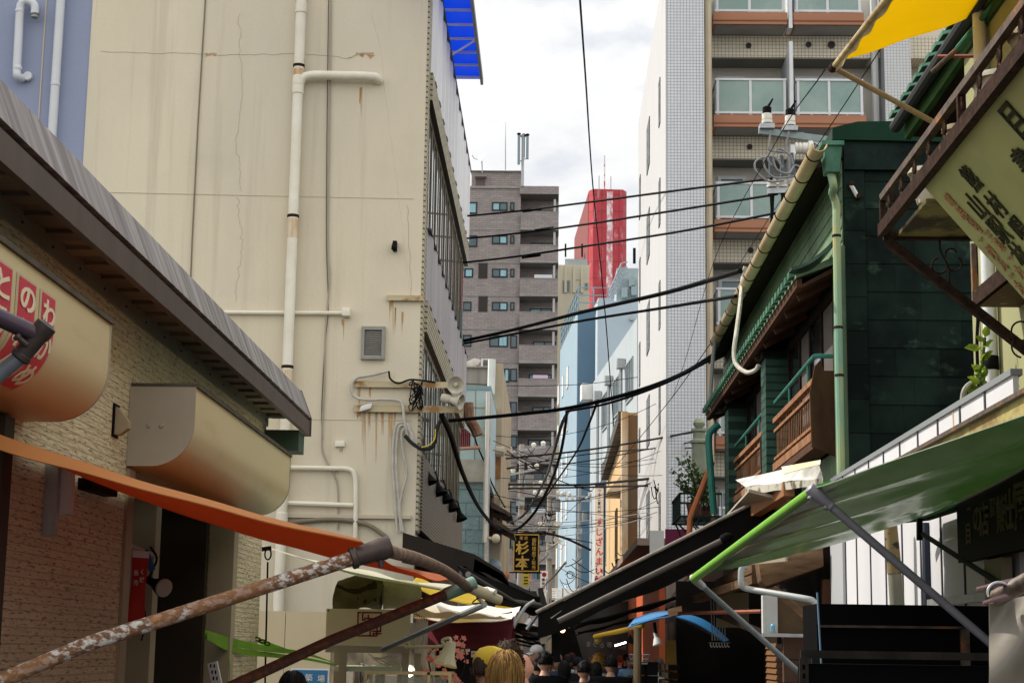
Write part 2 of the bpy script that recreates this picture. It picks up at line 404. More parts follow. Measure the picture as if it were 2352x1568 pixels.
for k in range(0, 11):
    yt = 464.5 + 76.4 * k
    c = (1130, 1167) if k < 4 else ((1124, 1168) if k < 5 else None)
    if c:
        window(ap, (xat(c[0], Y, yt), Y - .001, zat(yt + (21 if k < 4 else 28), Y)), X1, -Y1, (c[1] - c[0]) * u, (21 if k < 4 else 28) * u, m_dkfr, m_teal, 2, .11, .07, m_curt, 1 - (k == 0))
    window(ap, (xat(1172, Y, yt), Y - .001, zat(yt + (20 if k < 4 else 30), Y)), X1, -Y1, (10 if k < 4 else 16) * u, (20 if k < 4 else 30) * u, m_dkfr, m_teal, 1, .1, .07)
    if k >= 5: window(ap, (xat(1148 + (k > 6) * 2, Y, yt), Y - .001, zat(yt + 32, Y)), X1, -Y1, 23 * u, 32 * u, m_dkfr, m_teal, 2, .11, .07, m_curt if k % 2 else None, 1)
    c1 = [(1050, 1098), (1050, 1098), (1050, 1088), (1046, 1084), (1046, 1084), (1046, 1084)]
    if k < 6: window(ap, (xat(c1[k][0], Y, yt), Y - .001, zat(yt + 28 if k in (0, 1, 4) else yt + 22, Y)), X1, -Y1, (c1[k][1] - c1[k][0]) * u, (28 if k in (0, 1, 4) else 22) * u, m_dkfr, m_teal, 2, .11, .07, m_curt if k in (0, 2, 4) else None, k != 4)
    if k in (2, 3): B((xat(1099, Y, yt), Y - .03, zat(yt + 24, Y)), (xat(1120, Y, yt), Y - .002, zat(yt - 14, Y))).build('service_recess', mat('recess_shutter', (.05, .045, .042)), ap)
# roof fittings
t = thing('satellite_dish', 'white satellite dish on a bent mast above the brown block', 'satellite dish')
c = P(1107, 370, 150); MB().tube([c + V((.05, 0, -1.1)), c], .05).build('mast', m_steel, t)
d = MB(); d.lathe(c + V((.0, -.1, .1)), V((-.8, -.45, .35)), [(.02, 0), (.25, .02), (.5, .09), (.62, .16), (.60, .17), (.3, .06), (.02, .03)], 18); d.build('dish', m_white, t)
MB().tube([c, c + V((-.7, -.5, .1)), c + V((-.85, -.6, .35))], .035, 6).build('feed_arm', m_steel, t)
tag(MB().tube([P(1161, 390, 151), P(1161, 330, 151), P(1161.5, 281, 151)], [.06, .05, .015], 6).build('lightning_rod', m_steel), 'thin vertical lightning rod on the brown block roof', 'lightning rod')
t = thing('cell_antenna', 'grey mobile phone antenna mast with three tall panels on the brown block roof', 'antenna')
MB().tube([P(1200, 428, 149.5), P(1201, 310, 149.5)], .13, 8).build('mast', m_steel, t)
m_ant = mat('antenna_grey', (.2, .27, .3), rough=.5)
for a, b, yb in ((1192, 311, 378), (1203, 313, 362), (1211.5, 313, 366)):
    q = P(a, b, 149.2 if a != 1203 else 150); q2 = P(a - .5, yb, 149.2 if a != 1203 else 150)
    pn = MB().beam(q2, q, .24, .14, Y1).build('panel', m_ant, t); MB().ball(q + V((0, 0, .12)), .2, 8, 5, (1, 1, .6)).build('cap', m_blk, pn)
MB().beam(P(1191, 313, 149.5), P(1213, 313, 149.5), .1, .12).build('crossarm', m_blk, t); MB().beam(P(1191, 372, 149.5), P(1213, 362, 149.5), .08, .08).build('bracket', m_steel, t)
# ---- red tower
Y = 215.; u = Y / F
m_red = mat('red_tile', (.47, .03, .045), (.40, .022, .035), 1.2, rough=.6, pat=dict(axis='xz', w=2.2, h=2.2, m=.07, mc=(.25, .015, .025), k=.05), layers=[((.62, .4, .42), 1.1, (1.6, 1, .35), .57, .72, .75)])
m_red2 = mat('side_red_wall', (.24, .045, .036), (.19, .034, .03), .6, rough=.7)  # separate duller red for the tower's side wall
m_redw = mat('white_flaked_strip', (.55, .2, .22), (.8, .72, .73), 2.2, (1, 1, .5), .42, .6, rough=.6)
tw = thing('red_tower', 'narrow red tower with a flaking white stripe and chamfered corners', 'tower')
c0 = V((xat(1350, Y), Y, 0)); zt = zat(433, Y); dA = V((ray(1034, 1492).x, ray(1034, 1492).y, 0)).normalized(); dB = V((dA.y, -dA.x, 0)); wdt = 90 * u
l = ext(c0, dA, 1312)
pts = [c0 + dB * .5, c0 + dB * (wdt - .6), c0 + dB * wdt + dA * 1.0, c0 + dB * wdt + dA * l, c0 + dA * l, c0 + dA * 1.0]
MB().prism(pts, Z1 * zt).build('wall', m_red, tw)
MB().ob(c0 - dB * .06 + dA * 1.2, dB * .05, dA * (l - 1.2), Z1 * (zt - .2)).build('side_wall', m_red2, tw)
for kk in range(5): MB().ob(c0 - dB * .1 + dA * (6 + 2.2 * (kk % 2)) + Z1 * (zt - 9 - 4.2 * kk), dB * .03, dA * 1.6, Z1 * 1.9).build('window', mat('dark_red_window', (.12, .03, .03)), tw)  # even dark red plates for the side windows
MB().ob(c0 + dB * 2.25 - dA * .04, dB * .75, dA * .03, Z1 * (zt - .3)).build('stripe', m_redw, tw)
for px, py in ((1388.5, 358), (1376, 404), (1403, 405)):
    pl = MB().tube([P(px, 436, Y + 2), P(px, py, Y + 2)], .1 if px == 1388.5 else .07, 6).build('mast', mat('red_white_mast', (.45, .06, .06), (.7, .68, .68), .35, (.01, .01, 1), .48, .52) if px == 1388.5 else m_steel, tw)
# ---- cream office block in front of the red tower
Y = 170.; u = Y / F
m_crm2 = mat('cream_panel', (.60, .57, .44), (.54, .51, .38), .5, rough=.75)
ob_ = thing('cream_office_block', 'pale cream office block left of the red tower', 'office building')
zt = zat(608, Y); x0 = xat(1270, Y); x1 = xat(1351, Y)
B((x0, Y, 0), (x1, Y + 14, zt)).build('wall', m_crm2, ob_)
for px in (1293, 1313, 1331): B((xat(px, Y), Y - .2, zat(672, Y)), (xat(px, Y) + .25, Y - .001, zt)).build('rib', m_crm2, ob_)
for a, b, c, d in ((1288, 1307, 642, 672), (1316, 1331, 640, 672), (1340, 1349, 648, 665)):
    window(ob_, (xat(a, Y), Y - .001, zat(d, Y)), X1, -Y1, (b - a) * u, (d - c) * u, mat('tan_frame', (.35, .33, .26)), m_teal if a != 1316 else m_crm2, 2 if a == 1288 else 1, .1, .05)
rm = B((xat(1294, Y), Y + 1, zat(606, Y)), (xat(1347, Y), Y + 8, zat(589, Y))).build('roof_unit', mat('grey_roof_unit', (.34, .38, .40), (.25, .28, .3), .7), ob_)
for px in (1299, 1337): MB().tube([P(px, 590, Y + 2), P(px, 560, Y + 2)], .1, 6).build('mast', m_blk, rm)
# ---- blue building
Y = 110.; u = Y / F
m_blu = mat('slate_blue_wall', (.10, .19, .275), (.088, .168, .245), .4, rough=.6, pat=dict(axis='xz', w=1.9, h=1.2, m=.02, mc=(.1, .17, .24), k=.03))
m_lblu = mat('sunlit_blue_wall', (.29, .40, .48), (.26, .36, .44), .5, rough=.65)  # sunlight on the blue building's side is put into this lighter colour
bb = thing('blue_building', 'slate blue building with a pale rounded side and a roof railing', 'office building')
dA = V((ray(985, 1492).x, ray(985, 1492).y, 0)).normalized(); dB = V((dA.y, -dA.x, 0))
c0 = V((xat(1326, Y), Y, 0)); zt = zat(711, Y); l = ext(c0, dA, 1281)
MB().ob(c0, dB * 7, dA * l, Z1 * zt).build('wall', m_blu, bb)
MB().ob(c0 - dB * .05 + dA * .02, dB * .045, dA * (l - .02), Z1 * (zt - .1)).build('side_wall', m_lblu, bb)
for r_ in range(7):
    for k in range(3):
        q = c0 - dB * .1 + dA * (7 + 4.2 * k) + Z1 * (zt - 4.0 - 3.0 * r_); MB().ob(q, dB * .04, dA * 1.3, Z1 * 1.5).build('window', m_white, bb)
rl = MB(); n_ = 9
for h in (.5, 1.0, 1.5): rl.tube([c0 + dA * l + Z1 * (zt + h), c0 + Z1 * (zt + h), c0 + dB * 4 + Z1 * (zt + h)], .04, 5)
for k in range(n_ + 1): rl.tube([c0 + dA * l * k / n_ + Z1 * zt, c0 + dA * l * k / n_ + Z1 * (zt + 1.5)], .045, 5)
for k in range(1, 5): rl.tube([c0 + dB * k + Z1 * zt, c0 + dB * k + Z1 * (zt + 1.5)], .045, 5)
rl.build('railing', mat('blue_railing', (.2, .3, .36)), bb)
MB().ob(c0 + dB * 1.5 + dA * 2 + Z1 * zt, dB * 3.4, dA * 4, Z1 * 1.25).build('roof_unit', mat('grey_blue_unit', (.42, .48, .5)), bb)
# ---- pale blue-white building right of it
Y = 103.; u = Y / F
m_pw = mat('pale_blue_white_wall', (.42, .51, .57), (.38, .46, .52), .3, rough=.7)
pb = thing('pale_blue_building', 'pale blue-white building with roof plant beside the slate blue one', 'office building')
zt = zat(690, Y); x0 = xat(1371.5, Y, 900); x1 = xat(1485, Y, 900)
B((x0, Y, 0), (x1, Y + 5, zt)).build('wall', m_pw, pb)
sh = MB().box((xat(1416, Y), Y + 1, zt), (x1, Y + 5, zat(606, Y))); sh.build('stair_house', mat('grey_blue_wall', (.36, .43, .45), (.3, .36, .38), 1.2), pb)
rl = MB()
for py0, py1 in ((605, 668), (617, 680), (629, 690), (641, 698)): rl.tube([P(1441, py0 - 4, Y + .6), P(1427, py0, Y + .6), P(1400, py1, Y + .6)], .05, 5)
for t_ in range(7): rl.tube([P(1402 + 4 * t_, 664 - 9 * t_, Y + .6), P(1402 + 4 * t_, 694 - 6 * t_, Y + .6)], .04, 5)
rl.build('stair_railing', mat('grey_railing', (.32, .38, .42)), pb)
for px, py in ((1428, 655), (1445, 630), (1450, 650)): B((xat(px, Y), Y + .4, zat(py + 22, Y)), (xat(px + 13, Y), Y + .95, zat(py, Y))).build('meter_box', mat('plant_box', (.28, .36, .38)), pb)
MB().tube([P(1457, 605, Y + 1), P(1457, 570, Y + 1)], .1, 6).build('mast', m_blk, pb)
B((xat(1446, Y), Y - .2, zat(734, Y)), (xat(1454, Y), Y - .002, zat(727, Y))).build('vent_hood', m_steel, pb)
# ---- long grey-white street building on the right, receding
m_gw = mat('grey_white_wall', (.40, .455, .485), (.34, .39, .415), .5, (1, 1, .4), rough=.75)
gb = thing('grey_street_building', 'long grey-white building with downpipes stepping away along the right', 'office building')
c0 = V((xat(1463, 76, 900), 76, 0)); dA = V((ray(950, 1492).x, ray(950, 1492).y, 0)).normalized(); dB = V((dA.y, -dA.x, 0)); zt = zat(730, 76, 1463); l = ext(c0, dA, 1352)
MB().ob(c0, dB * 6, dA * l, Z1 * zt).build('wall', m_gw, gb)
for r_ in range(4):
    for k in range(3): window(gb, c0 + dA * (1.3 + 5.2 * k) + Z1 * (zt - 3.4 - 3.5 * r_) - dB * .001, dA, -dB, 2.6, 1.9, mat('grey_frame', (.3, .34, .36)), m_teal, 4, .08, .06)
for k in range(3):
    q = c0 + dA * (4.4 + 5.2 * k) - dB * .2; dp = MB().tube([q, q + Z1 * (zt - 1.6)], .09, 6).build('downpipe', m_steel, gb)
    MB().ob(q - dB * .2 - dA * .25 + Z1 * (zt - 1.6), dB * .38, dA * .5, Z1 * .45).build('rainwater_head', m_steel, dp)
MB().ob(c0 + dA * (l - 1.2) - dB * .6 + Z1 * (zt - .9), dB * .6, dA * 1.2, Z1 * .9).build('parapet_box', m_white, gb)
# ---- tan house with rusty gutter
m_tan = mat('tan_wall', (.60, .41, .20), (.5, .33, .15), .8, (1, 1, .4), rough=.8, layers=[((.35, .15, .05), 2.5, (1, 1, .3), .58, .72, .6)])
m_tile = mat('dark_roof_tile', (.06, .058, .06), (.11, .105, .10), 6, rough=.7)
th = thing('tan_house', 'narrow tan house with a dark stepped tile edge and rusty corrugated end wall', 'house')
Y0 = 59.6; xf = xat(1441, Y0); ze = zat(945, Y0)
B((xf, Y0, 0), (3.6, 82, ze)).build('wall', m_tan, th)
mb = MB()
for k in range(13): mb.box((2.98 - .55 + .042 * k, Y0 - .05 + .012 * (k % 2), 4.4), (2.98 - .515 + .042 * k, Y0 - .004, ze - .1))
mb.build('corrugated_end', mat('rusty_corrugated', (.16, .13, .1), (.3, .15, .05), 1.2, (1, 1, .3), rough=.8), th)
mb = MB()
for k in range(60): mb.box((xf - .32, Y0 + .35 * k, ze - .35 + .02 * (k % 2)), (xf - .01, Y0 + .35 * k + .33, ze + .04 + .03 * (k % 2)))
mb.build('eave', m_tile, th)
MB().tube([(xf - .1, Y0 - .1, 0), (xf - .1, Y0 - .1, ze)], .13, 8).build('downpipe', mat('rust_stained_pipe', (.62, .5, .36), (.45, .25, .1), 1.5, (1, 1, .5)), th)
for k in range(2): window(th, (xf - .001, Y0 + 3 + 5.5 * k, 5.2 - .0 * k), Y1, -X1, 1.6, 2.0, mat('brown_frame', (.12, .08, .05)), m_dkgl, 3, .07, .06)
MB().prism([(xf - .6, Y0 + 2.4, 7.3), (xf - .02, Y0 + 2.4, 8.0), (xf - .02, Y0 + 2.4, 7.3)], Y1 * 3).build('window_hood', mat('pale_hood', (.6, .55, .47)), th)
# ================================================================ tiled apartment tower, right
Y = 44.; u = Y / F
m_mosw = mat('white_mosaic', (.53, .53, .53), (.48, .48, .485), .9, (1, 1, .4), rough=.55, pat=dict(axis='yz', w=.1, h=.1, m=.008, mc=(.44, .44, .44), k=.04))
m_mosg = mat('grey_white_mosaic', (.68, .70, .72), (.62, .64, .67), 1.1, (1, 1, .4), rough=.5, pat=dict(axis='xz', w=.085, h=.085, m=.0075, mc=(.24, .26, .29), k=.06))
m_mosb = mat('beige_mosaic', (.80, .74, .58), (.72, .66, .51), 1.1, rough=.5, pat=dict(axis='xz', w=.1, h=.1, m=.010, mc=(.34, .30, .23), k=.07))
m_recw = mat('recess_render', (.66, .62, .54), (.58, .54, .47), .8, (1, 1, .4), rough=.85)
m_slab = mat('terracotta_fascia', (.40, .18, .095), (.34, .145, .075), 1.2, (.3, 1, 2), rough=.7)
m_und = mat('slab_underside', (.40, .39, .38), (.33, .32, .31), 1.2, rough=.85)
m_alum = mat('white_aluminium', (.66, .68, .70), (.58, .6, .62), 2, rough=.4)
m_fros = mat('frosted_green_glass', (.17, .27, .245), (.27, .37, .33), .75, (1, 1, .8), rough=.18, spec=.6, layers=[((.12, .22, .21), .6, (1, 1, 1.3), .5, .66, .7)])
m_pipeb = mat('beige_downpipe', (.55, .46, .32), (.46, .38, .26), 2, rough=.5)
tw = thing('apartment_tower', 'tall white mosaic apartment tower with slit windows and terracotta balconies', 'apartment building')
zt = 20.; xc = xat(1532, Y, 600); xb = xat(1620, Y, 600); ye = 58.6
MB().hexa([(xc, Y, 0), (xb, Y, 0), (xb, ye, 0), (xc, ye, 0), (xc, Y, zt), (xb, Y, zt), (xb, ye, zt), (xc, ye, zt)]).build('front_wall', m_mosg, tw)
B((xc - .03, Y + .002, 0), (xc - .001, ye, zt)).build('street_wall', m_mosw, tw)
m_slit = mat('slit_glass', (.09, .095, .10), (.19, .20, .21), 30, (.05, .05, 1), .5, .55, rough=.7)
for py, px, hh, wd in ((81, 1492, 1.5, .75), (185, 1518, 1.3, .3), (37, 1473, 1.45, .35)):
    yy = PX(px, py + 60, xc).y; zz0 = zat(py, yy, px)
    for k in range(-2, 8):
        z1 = zz0 - 2.9 * k
        if z1 > zt - .2 or z1 < 3: continue
        if px == 1518 and k == -1 and z1 > 18.5: pass
        f = MB().ob((xc - .055, yy - wd, z1 - hh), Y1 * 2 * wd, X1 * .024, Z1 * hh).build('slit_window', m_slit, tw)
MB().tube([(xb + .13, Y + .3, 3), (xb + .13, Y + .3, zt)], .1, 8).build('downpipe', m_pipeb, tw)
Yw = 46.4; Yf = 44.7
def px2x(px): return xat(px, Yf, 300)
X_l = px2x(1632); X_r = xat(2012, Yw, 300)
B((xb + .001, Yw, 0), (X_r, Yw + 8, zt)).build('recess_wall', m_recw, tw)
B((X_r, 45.0, 0), (xat(2094, 45.0, 200), Yw + 8, zt)).build('tile_column', mat('pale_mosaic', (.62, .63, .62), (.56, .57, .57), 1.1, rough=.5, pat=dict(axis='xz', w=.085, h=.085, m=.0075, mc=(.3, .31, .33), k=.06)), tw)
X_e = xat(2094, 45.0, 200)
B((X_e, Yw, 0), (X_e + 7, Yw + 8, zt)).build('recess_wall', m_recw, tw)
MB().tube([(X_e + .1, 45.9, 3), (X_e + .1, 45.9, zt)], .1, 8).build('downpipe', m_pipeb, tw)
MB().tube([(X_r - .16, 45.5, 3), (X_r - .16, 45.5, zt)], .1, 8).build('downpipe', mat('grey_downpipe', (.55, .56, .55)), tw)
for k in range(-1, 6):
    zs1 = zat(263, Yf, 1650) - 2.9 * k; zs0 = zs1 - .34
    # spandrel of tile between slab underside and recess
    B((xb + .001, 45.6, zs0 - .62), (X_r - .001, Yw - .001, zs0)).build('spandrel', m_mosb, tw)
    B((X_e + .001, 45.6, zs0 - .62), (X_e + 7, Yw - .001, zs0)).build('spandrel', m_mosb, tw)
    B((xb + .3, 45.61, zs0 - .66), (X_r - .3, Yw - .002, zs0 - .621)).build('recess_soffit', mat('recess_beam', (.22, .2, .17)), tw)
    for q, px in enumerate((1721, 1860, 1913)):
        xx = xat(px, 45.6, 300); MB().lathe((xx, 45.6, zs0 - .3 + (.04 if q else 0)), -Y1, [(.075 if q < 2 else .1, 0), (.08 if q < 2 else .105, .05), (.055, .055), (.05, .02)], 14).build('vent', mat('dark_vent', (.06, .055, .05)), tw)
    for (a, b) in ((1640, 1812), (1826, 1990)):
        xa, xb2 = px2x(a), px2x(b)
        bal = B((xa, Yf, zs0), (xb2, Yf + .1, zs1)).build('balcony', m_slab, tw)
        MB().prism([(xa, Yf + .1, zs0), (xa, Yf + .1, zs1), (xa, Yw, zs1), (xa, Yw, zs0)], X1 * .08).build('side_fascia', m_slab, bal)
        B((xa + .08, Yf + .1, zs0 + .02), (xb2, Yw - .001, zs1 - .06)).build('slab', m_und, bal)
        B((xa - .01, Yf - .02, zs0 + .09), (xb2, Yf - .001, zs0 + .12)).build('drip_line', mat('brown_line', (.22, .09, .05)), bal)
        # railing: posts, rails, glass
        zr0, zr1 = zs1 + .1, zs1 + 1.04; mb = MB()
        ps = [xa + .12, xa + (xb2 - xa) * .5, xb2 - .08]
        for x in ps: mb.box((x - .035, Yf + .14, zs1), (x + .035, Yf + .2, zr1))
        for x in [xa + (xb2 - xa) * f_ for f_ in (.25, .75)]: mb.box((x - .03, Yf + .15, zs1), (x + .03, Yf + .19, zr0 - .03))
        for z in (zr0, zr1): mb.box((xa + .05, Yf + .13, z - .03), (xb2 - .03, Yf + .21, z + .03))
        mb.box((xa + .06, Yf + .22, zr1 - .03), (xa + .12, Yw - .01, zr1 + .03)); mb.box((xa + .06, Yf + .3, zs1), (xa + .12, Yf + .36, zr1 - .04))
        r_ = mb.build('railing', m_alum, bal)
        for x0, x1 in ((ps[0] + .04, ps[1] - .04), (ps[1] + .04, ps[2] - .04)): B((x0, Yf + .16, zr0 + .03), (x1, Yf + .175, zr1 - .03)).build('glass_panel', m_fros, r_)
        B((xa + .08, Yf + .38, zr0 + .03), (xa + .095, Yw - .05, zr1 - .04)).build('glass_panel', m_fros, r_)
        # window of the flat behind
        window(bal, (xa + .25, Yw - .001, zs1 - .02), X1, -Y1, .78 if a == 1640 else 1.35, 1.66, m_alum, m_teal if 0 else mat('flat_window_glass', (.13, .24, .27), (.09, .17, .19), .9, rough=.08), 1 if a == 1640 else 2, .09, .08)
        if a == 1826: B((xb2 - .42, Yw - .2, zs1 + 1.12), (xb2 - .17, Yw - .002, zs1 + 1.5)).build('vent_box', m_white, bal)
        MB().ob((xa + .34, Yf + .6, zs1), X1 * .42, Y1 * .25, Z1 * .48).build('aircon_unit', m_white, bal)
    # white partition between the two flats
    xp = px2x(1819); p_ = B((xp - .05, Yf - .05, zs0 - .12), (xp + .05, Yf + .5, zs0 + 2.4)).build('partition', m_alum, tw)
    B((xp - .03, Yf + .5, zs1), (xp + .03, Yw - .01, zs0 + 2.3)).build('partition_panel', mat('grey_partition', (.45, .47, .5)), p_)
    B((X_e + .5, Yw - .2, zs1 + 1.12), (X_e + .75, Yw - .002, zs1 + 1.5)).build('vent_box', m_white, tw)
    B((X_e + 1.3, Yf, zs0), (X_e + 7, Yw - .001, zs1)).build('balcony', m_slab, tw)
# orange shop panel and maroon banner at the foot of the tower
t = thing('orange_shopfront', 'bright orange shop front panel with a brown canopy at the foot of the tower', 'shop front')
m_org = mat('orange_panel', (.68, .13, .03), (.58, .1, .025), 1.2, rough=.6)
Yo = 40.0; x0 = xat(1452, Yo, 1350)
MB().prism([(x0, 44.0, 0), (x0, 30.0, 0), (x0, 30.0, zat(1255, 30, 1520)), (x0, 44.0, zat(1255, 30, 1520))], X1 * .1).build('panel', m_org, t)
MB().beam((x0 - .15, 29.5, zat(1248, 30, 1520)), (x0 - .15, 44.2, zat(1248, 30, 1520) + .05), .5, .12).build('canopy', mat('brown_canopy', (.3, .22, .17)), t)
t = thing('maroon_banner', 'maroon and white striped banner beside the orange shop front', 'banner')
q = P(1528, 1322, 29); B((q.x, 29, q.z), (q.x + .42, 29.03, q.z + .78)).build('cloth', mat('maroon_stripe', (.16, .02, .06), (.5, .42, .45), 5, (1, 1, 1), .62, .66), t)
B((q.x - .26, 28.99, q.z - .1), (q.x - .02, 29.03, q.z + .75)).build('white_strip', m_white, t)
# ================================================================ cream building, left
Y = 25.; u = Y / F; XS = -1.97; YE = 37.; HT = 12.1
m_st = mat('cream_stucco', (.71, .638, .485), (.615, .545, .405), .6, (1, 1, .22), .3, .75, rough=.9, bump=.35, bscale=22, bstretch=(1, 1, .8), layers=[((.49, .46, .40), .32, (1, 1, .5), .48, .70, .45),
    ((.40, .34, .24), 1.7, (2.6, 1, .09), .56, .78, .5), ((.42, .22, .07), .9, (7, 1, .12), .70, .80, .5), ((.50, .46, .37), .35, (1, 1, 1.4), .56, .74, .45), ((.36, .31, .23), 5, (3, 1, .12), .66, .80, .35)])
m_lav = mat('lavender_stucco', (.285, .325, .455), (.25, .285, .40), .6, (1, 1, .3), rough=.9, bump=.35, bscale=22)
m_rstain = mat('rust_stain', (.36, .17, .05), (.5, .36, .2), 6, (6, 1, .4), .35, .62, rough=.95)
m_crack = mat('crack_line', (.51, .45, .345), rough=.95); m_pale = mat('filled_crack', (.76, .70, .56), rough=.95)
m_ytile = mat('cream_strip_tile', (.52, .46, .31), (.42, .37, .24), 1.2, rough=.6, pat=dict(axis='yz', w=.5, h=.085, m=.014, mc=(.05, .045, .035), k=.14, offset=.5))
m_wpan = mat('white_ribbed_panel', (.84, .85, .88), (.72, .72, .75), .5, (1, .9, .05), .4, .62, rough=.35, layers=[((.42, .3, .2), .5, (1, 1.6, .02), .70, .78, .45)])
m_ppan = mat('weathered_panel', (.44, .42, .44), (.33, .29, .30), .9, (1, 1.3, .06), .4, .66, rough=.5)
m_brz = mat('bronze_frame', (.15, .12, .07), (.10, .08, .05), 3, rough=.4, metal=.3)
m_wgl = mat('street_window_glass', (.07, .11, .13), (.025, .035, .04), .9, (1, 2, .3), rough=.05, spec=.9)
m_pcrm = mat('cream_pipe_paint', (.80, .77, .66), (.70, .64, .50), 2.2, rough=.55, layers=[((.42, .2, .06), 1.3, (1, 1, .7), .66, .74, .7)])
xl = xat(195, Y, 300)
cb = thing('cream_building', 'large cream stucco building with rust stains and a side of bronze windows', 'building')
MB().prism([(xl, Y, 0), (XS - .012, Y, 0), (XS - .012, Y + .42, 0), (XS - .25, Y + .42, 0), (XS - .25, YE, 0), (xl, YE, 0)], Z1 * HT).build('wall', m_st, cb)
# street side
mb = MB(); mb.box((XS - .2499, Y + .421, 0), (XS - .11, YE, HT)); mb.build('street_wall', m_st, cb)
B((XS - .0115, Y + .012, 3.3), (XS + .02, Y + .4, HT - .2)).build('corner_strip', m_ytile, cb)
for nm, za, zb, mt, out in (('tile_band', 9.95, 10.4, m_ytile, .0), ('tile_band', 6.33, 6.8, m_ytile, .0), ('white_panel', 10.4, 12.1, m_wpan, .03), ('weathered_panel', 6.8, 7.9, m_ppan, .03)):
    mb = MB(); y0 = Y + .42; n = 24
    if 'panel' in nm:
        prof = []
        for k in range(n * 2 + 1): prof.append((XS + out + (.05 if (k // 2) % 2 else 0), y0 + (YE + .1 - y0) * k / (2 * n), za))
        prof += [(XS - .1, YE + .1, za), (XS - .1, y0, za)]
        mb.prism(prof, Z1 * (zb - za))
    else: mb.box((XS - .1, y0, za), (XS + out + .06, YE + .1, zb))
    pn = mb.build(nm, mt, cb)
    if nm == 'white_panel': B((XS - .1, y0, zb + .001), (XS + .09, YE + .12, zb + .05)).build('coping', mat('dark_coping', (.09, .1, .11)), pn)
    if nm == 'weathered_panel': B((XS - .1, y0, zb + .001), (XS + .085, YE + .12, zb + .03)).build('coping', mat('dark_coping', (.09, .1, .11)), pn)
for za, zb in ((7.97, 9.95), (4.5, 6.33)):
    n = 10; y0 = Y + .42; st = (YE - y0) / n
    for k in range(n):
        a = y0 + st * k; mb = MB()
        mb.box((XS - .1, a, za), (XS - .012, a + .09, zb)); mb.box((XS - .1, a + .09, zb - .12), (XS - .02, a + st, zb)); mb.box((XS - .1, a + .09, za), (XS - .016, a + st, za + .08)); mb.box((XS - .1, a + st * .55, za + .08), (XS - .02, a + st * .55 + .05, zb - .12))
        wn_ = mb.build('window', m_brz, cb)
        B((XS - .098, a + .09, za + .08), (XS - .03, a + st, zb - .12)).build('pane', m_wgl, wn_)
m_mesh = mat('perforated_metal', (.30, .26, .19), (.24, .21, .15), 1, rough=.5, metal=.3, pat=dict(axis='yz', w=.09, h=.05, m=.014, mc=(.03, .025, .02), offset=.5))
B((XS - .1, Y + .42, 3.35), (XS + .05, YE, 4.45)).build('perforated_band', m_mesh, cb)
B((XS - .109, Y + .42, 0), (XS - .02, YE, 3.3)).build('shop_level', mat('brown_tile', (.09, .07, .055), (.13, .1, .08), 3, pat=dict(axis='yz', w=.25, h=.1, m=.01, mc=(.03, .025, .02), offset=.5)), cb)
# facade joints, cracks
mb = MB()
for py0, py1, a, b in ((441, 457, 205, 950), (962, 966, 640, 945)):
    A, Bp = P(a, py0, Y), P(b, py1, Y); A.y = Bp.y = Y - .003; mb.beam(A, Bp, .006, .009)
mb.box((xat(655, Y, 1185), Y - .06, zat(1190, Y, 800)), (xat(945, Y, 1185), Y - .001, zat(1182, Y, 800)))
mb.build('wall_joint', m_crack, cb)
def wander(pts, amp, r, n=14):
    rr = random.Random(hash(str(pts)) % 999 if 0 else int(pts[0][0])); out = []
    for (x0, y0), (x1, y1) in zip(pts, pts[1:]):
        for i in range(n): t = i / n; out.append(P(x0 + (x1 - x0) * t + rr.uniform(-amp, amp), y0 + (y1 - y0) * t + rr.uniform(-amp, amp), Y - .003))
    out.append(P(*pts[-1], Y - .003)); return MB().tube(out, r, 4)
mb = MB()
for pts, amp, r in ((((230, 118), (520, 126), (700, 124), (800, 134)), 2, .0035), (((800, 134), (830, 122), (860, 128)), 1.5, .008), (((545, 450), (556, 560), (540, 690)), 4, .003), (((548, 30), (556, 200), (543, 330), (556, 440)), 4, .003), (((936, 470), (945, 690)), 2, .004)):
    c_ = wander(pts, amp, r); mb.add(c_.v, c_.f)
mb.build('crack', m_crack, cb)
wander([(850, 20), (872, 100), (900, 330), (925, 520), (940, 660)], .8, .004).build('crack', m_pale, cb)
mb = MB()
def stain(px, py, w_, h_, mbb):
    rr = random.Random(int(px * 7 + py)); n = 7; top = []; bot = []
    for i in range(n + 1):
        x = px + w_ * i / n; top.append(P(x, py + rr.uniform(0, 2), Y - .002)); bot.append(P(x - 1, py + 3 + h_ * rr.random() ** 1.6, Y - .002))
    for i in range(n): mbb.add([top[i], top[i + 1], bot[i + 1], bot[i]], [(0, 3, 2, 1)])
for a in ((473, 121, 26, 9), (818, 120, 40, 14), (895, 690, 9, 120), (922, 715, 5, 70), (907, 705, 3, 60), (820, 945, 10, 25), (832, 940, 8, 130), (846, 942, 5, 100), (862, 942, 6, 140), (876, 942, 6, 60), (893, 943, 9, 110), (905, 942, 5, 90), (822, 885, 6, 50), (848, 882, 6, 60), (780, 1029, 8, 14), (785, 732, 6, 60), (826, 200, 7, 80), (770, 1075, 8, 20)): stain(*a, mb)
mb.parts('rust_streak', m_rstain, cb)
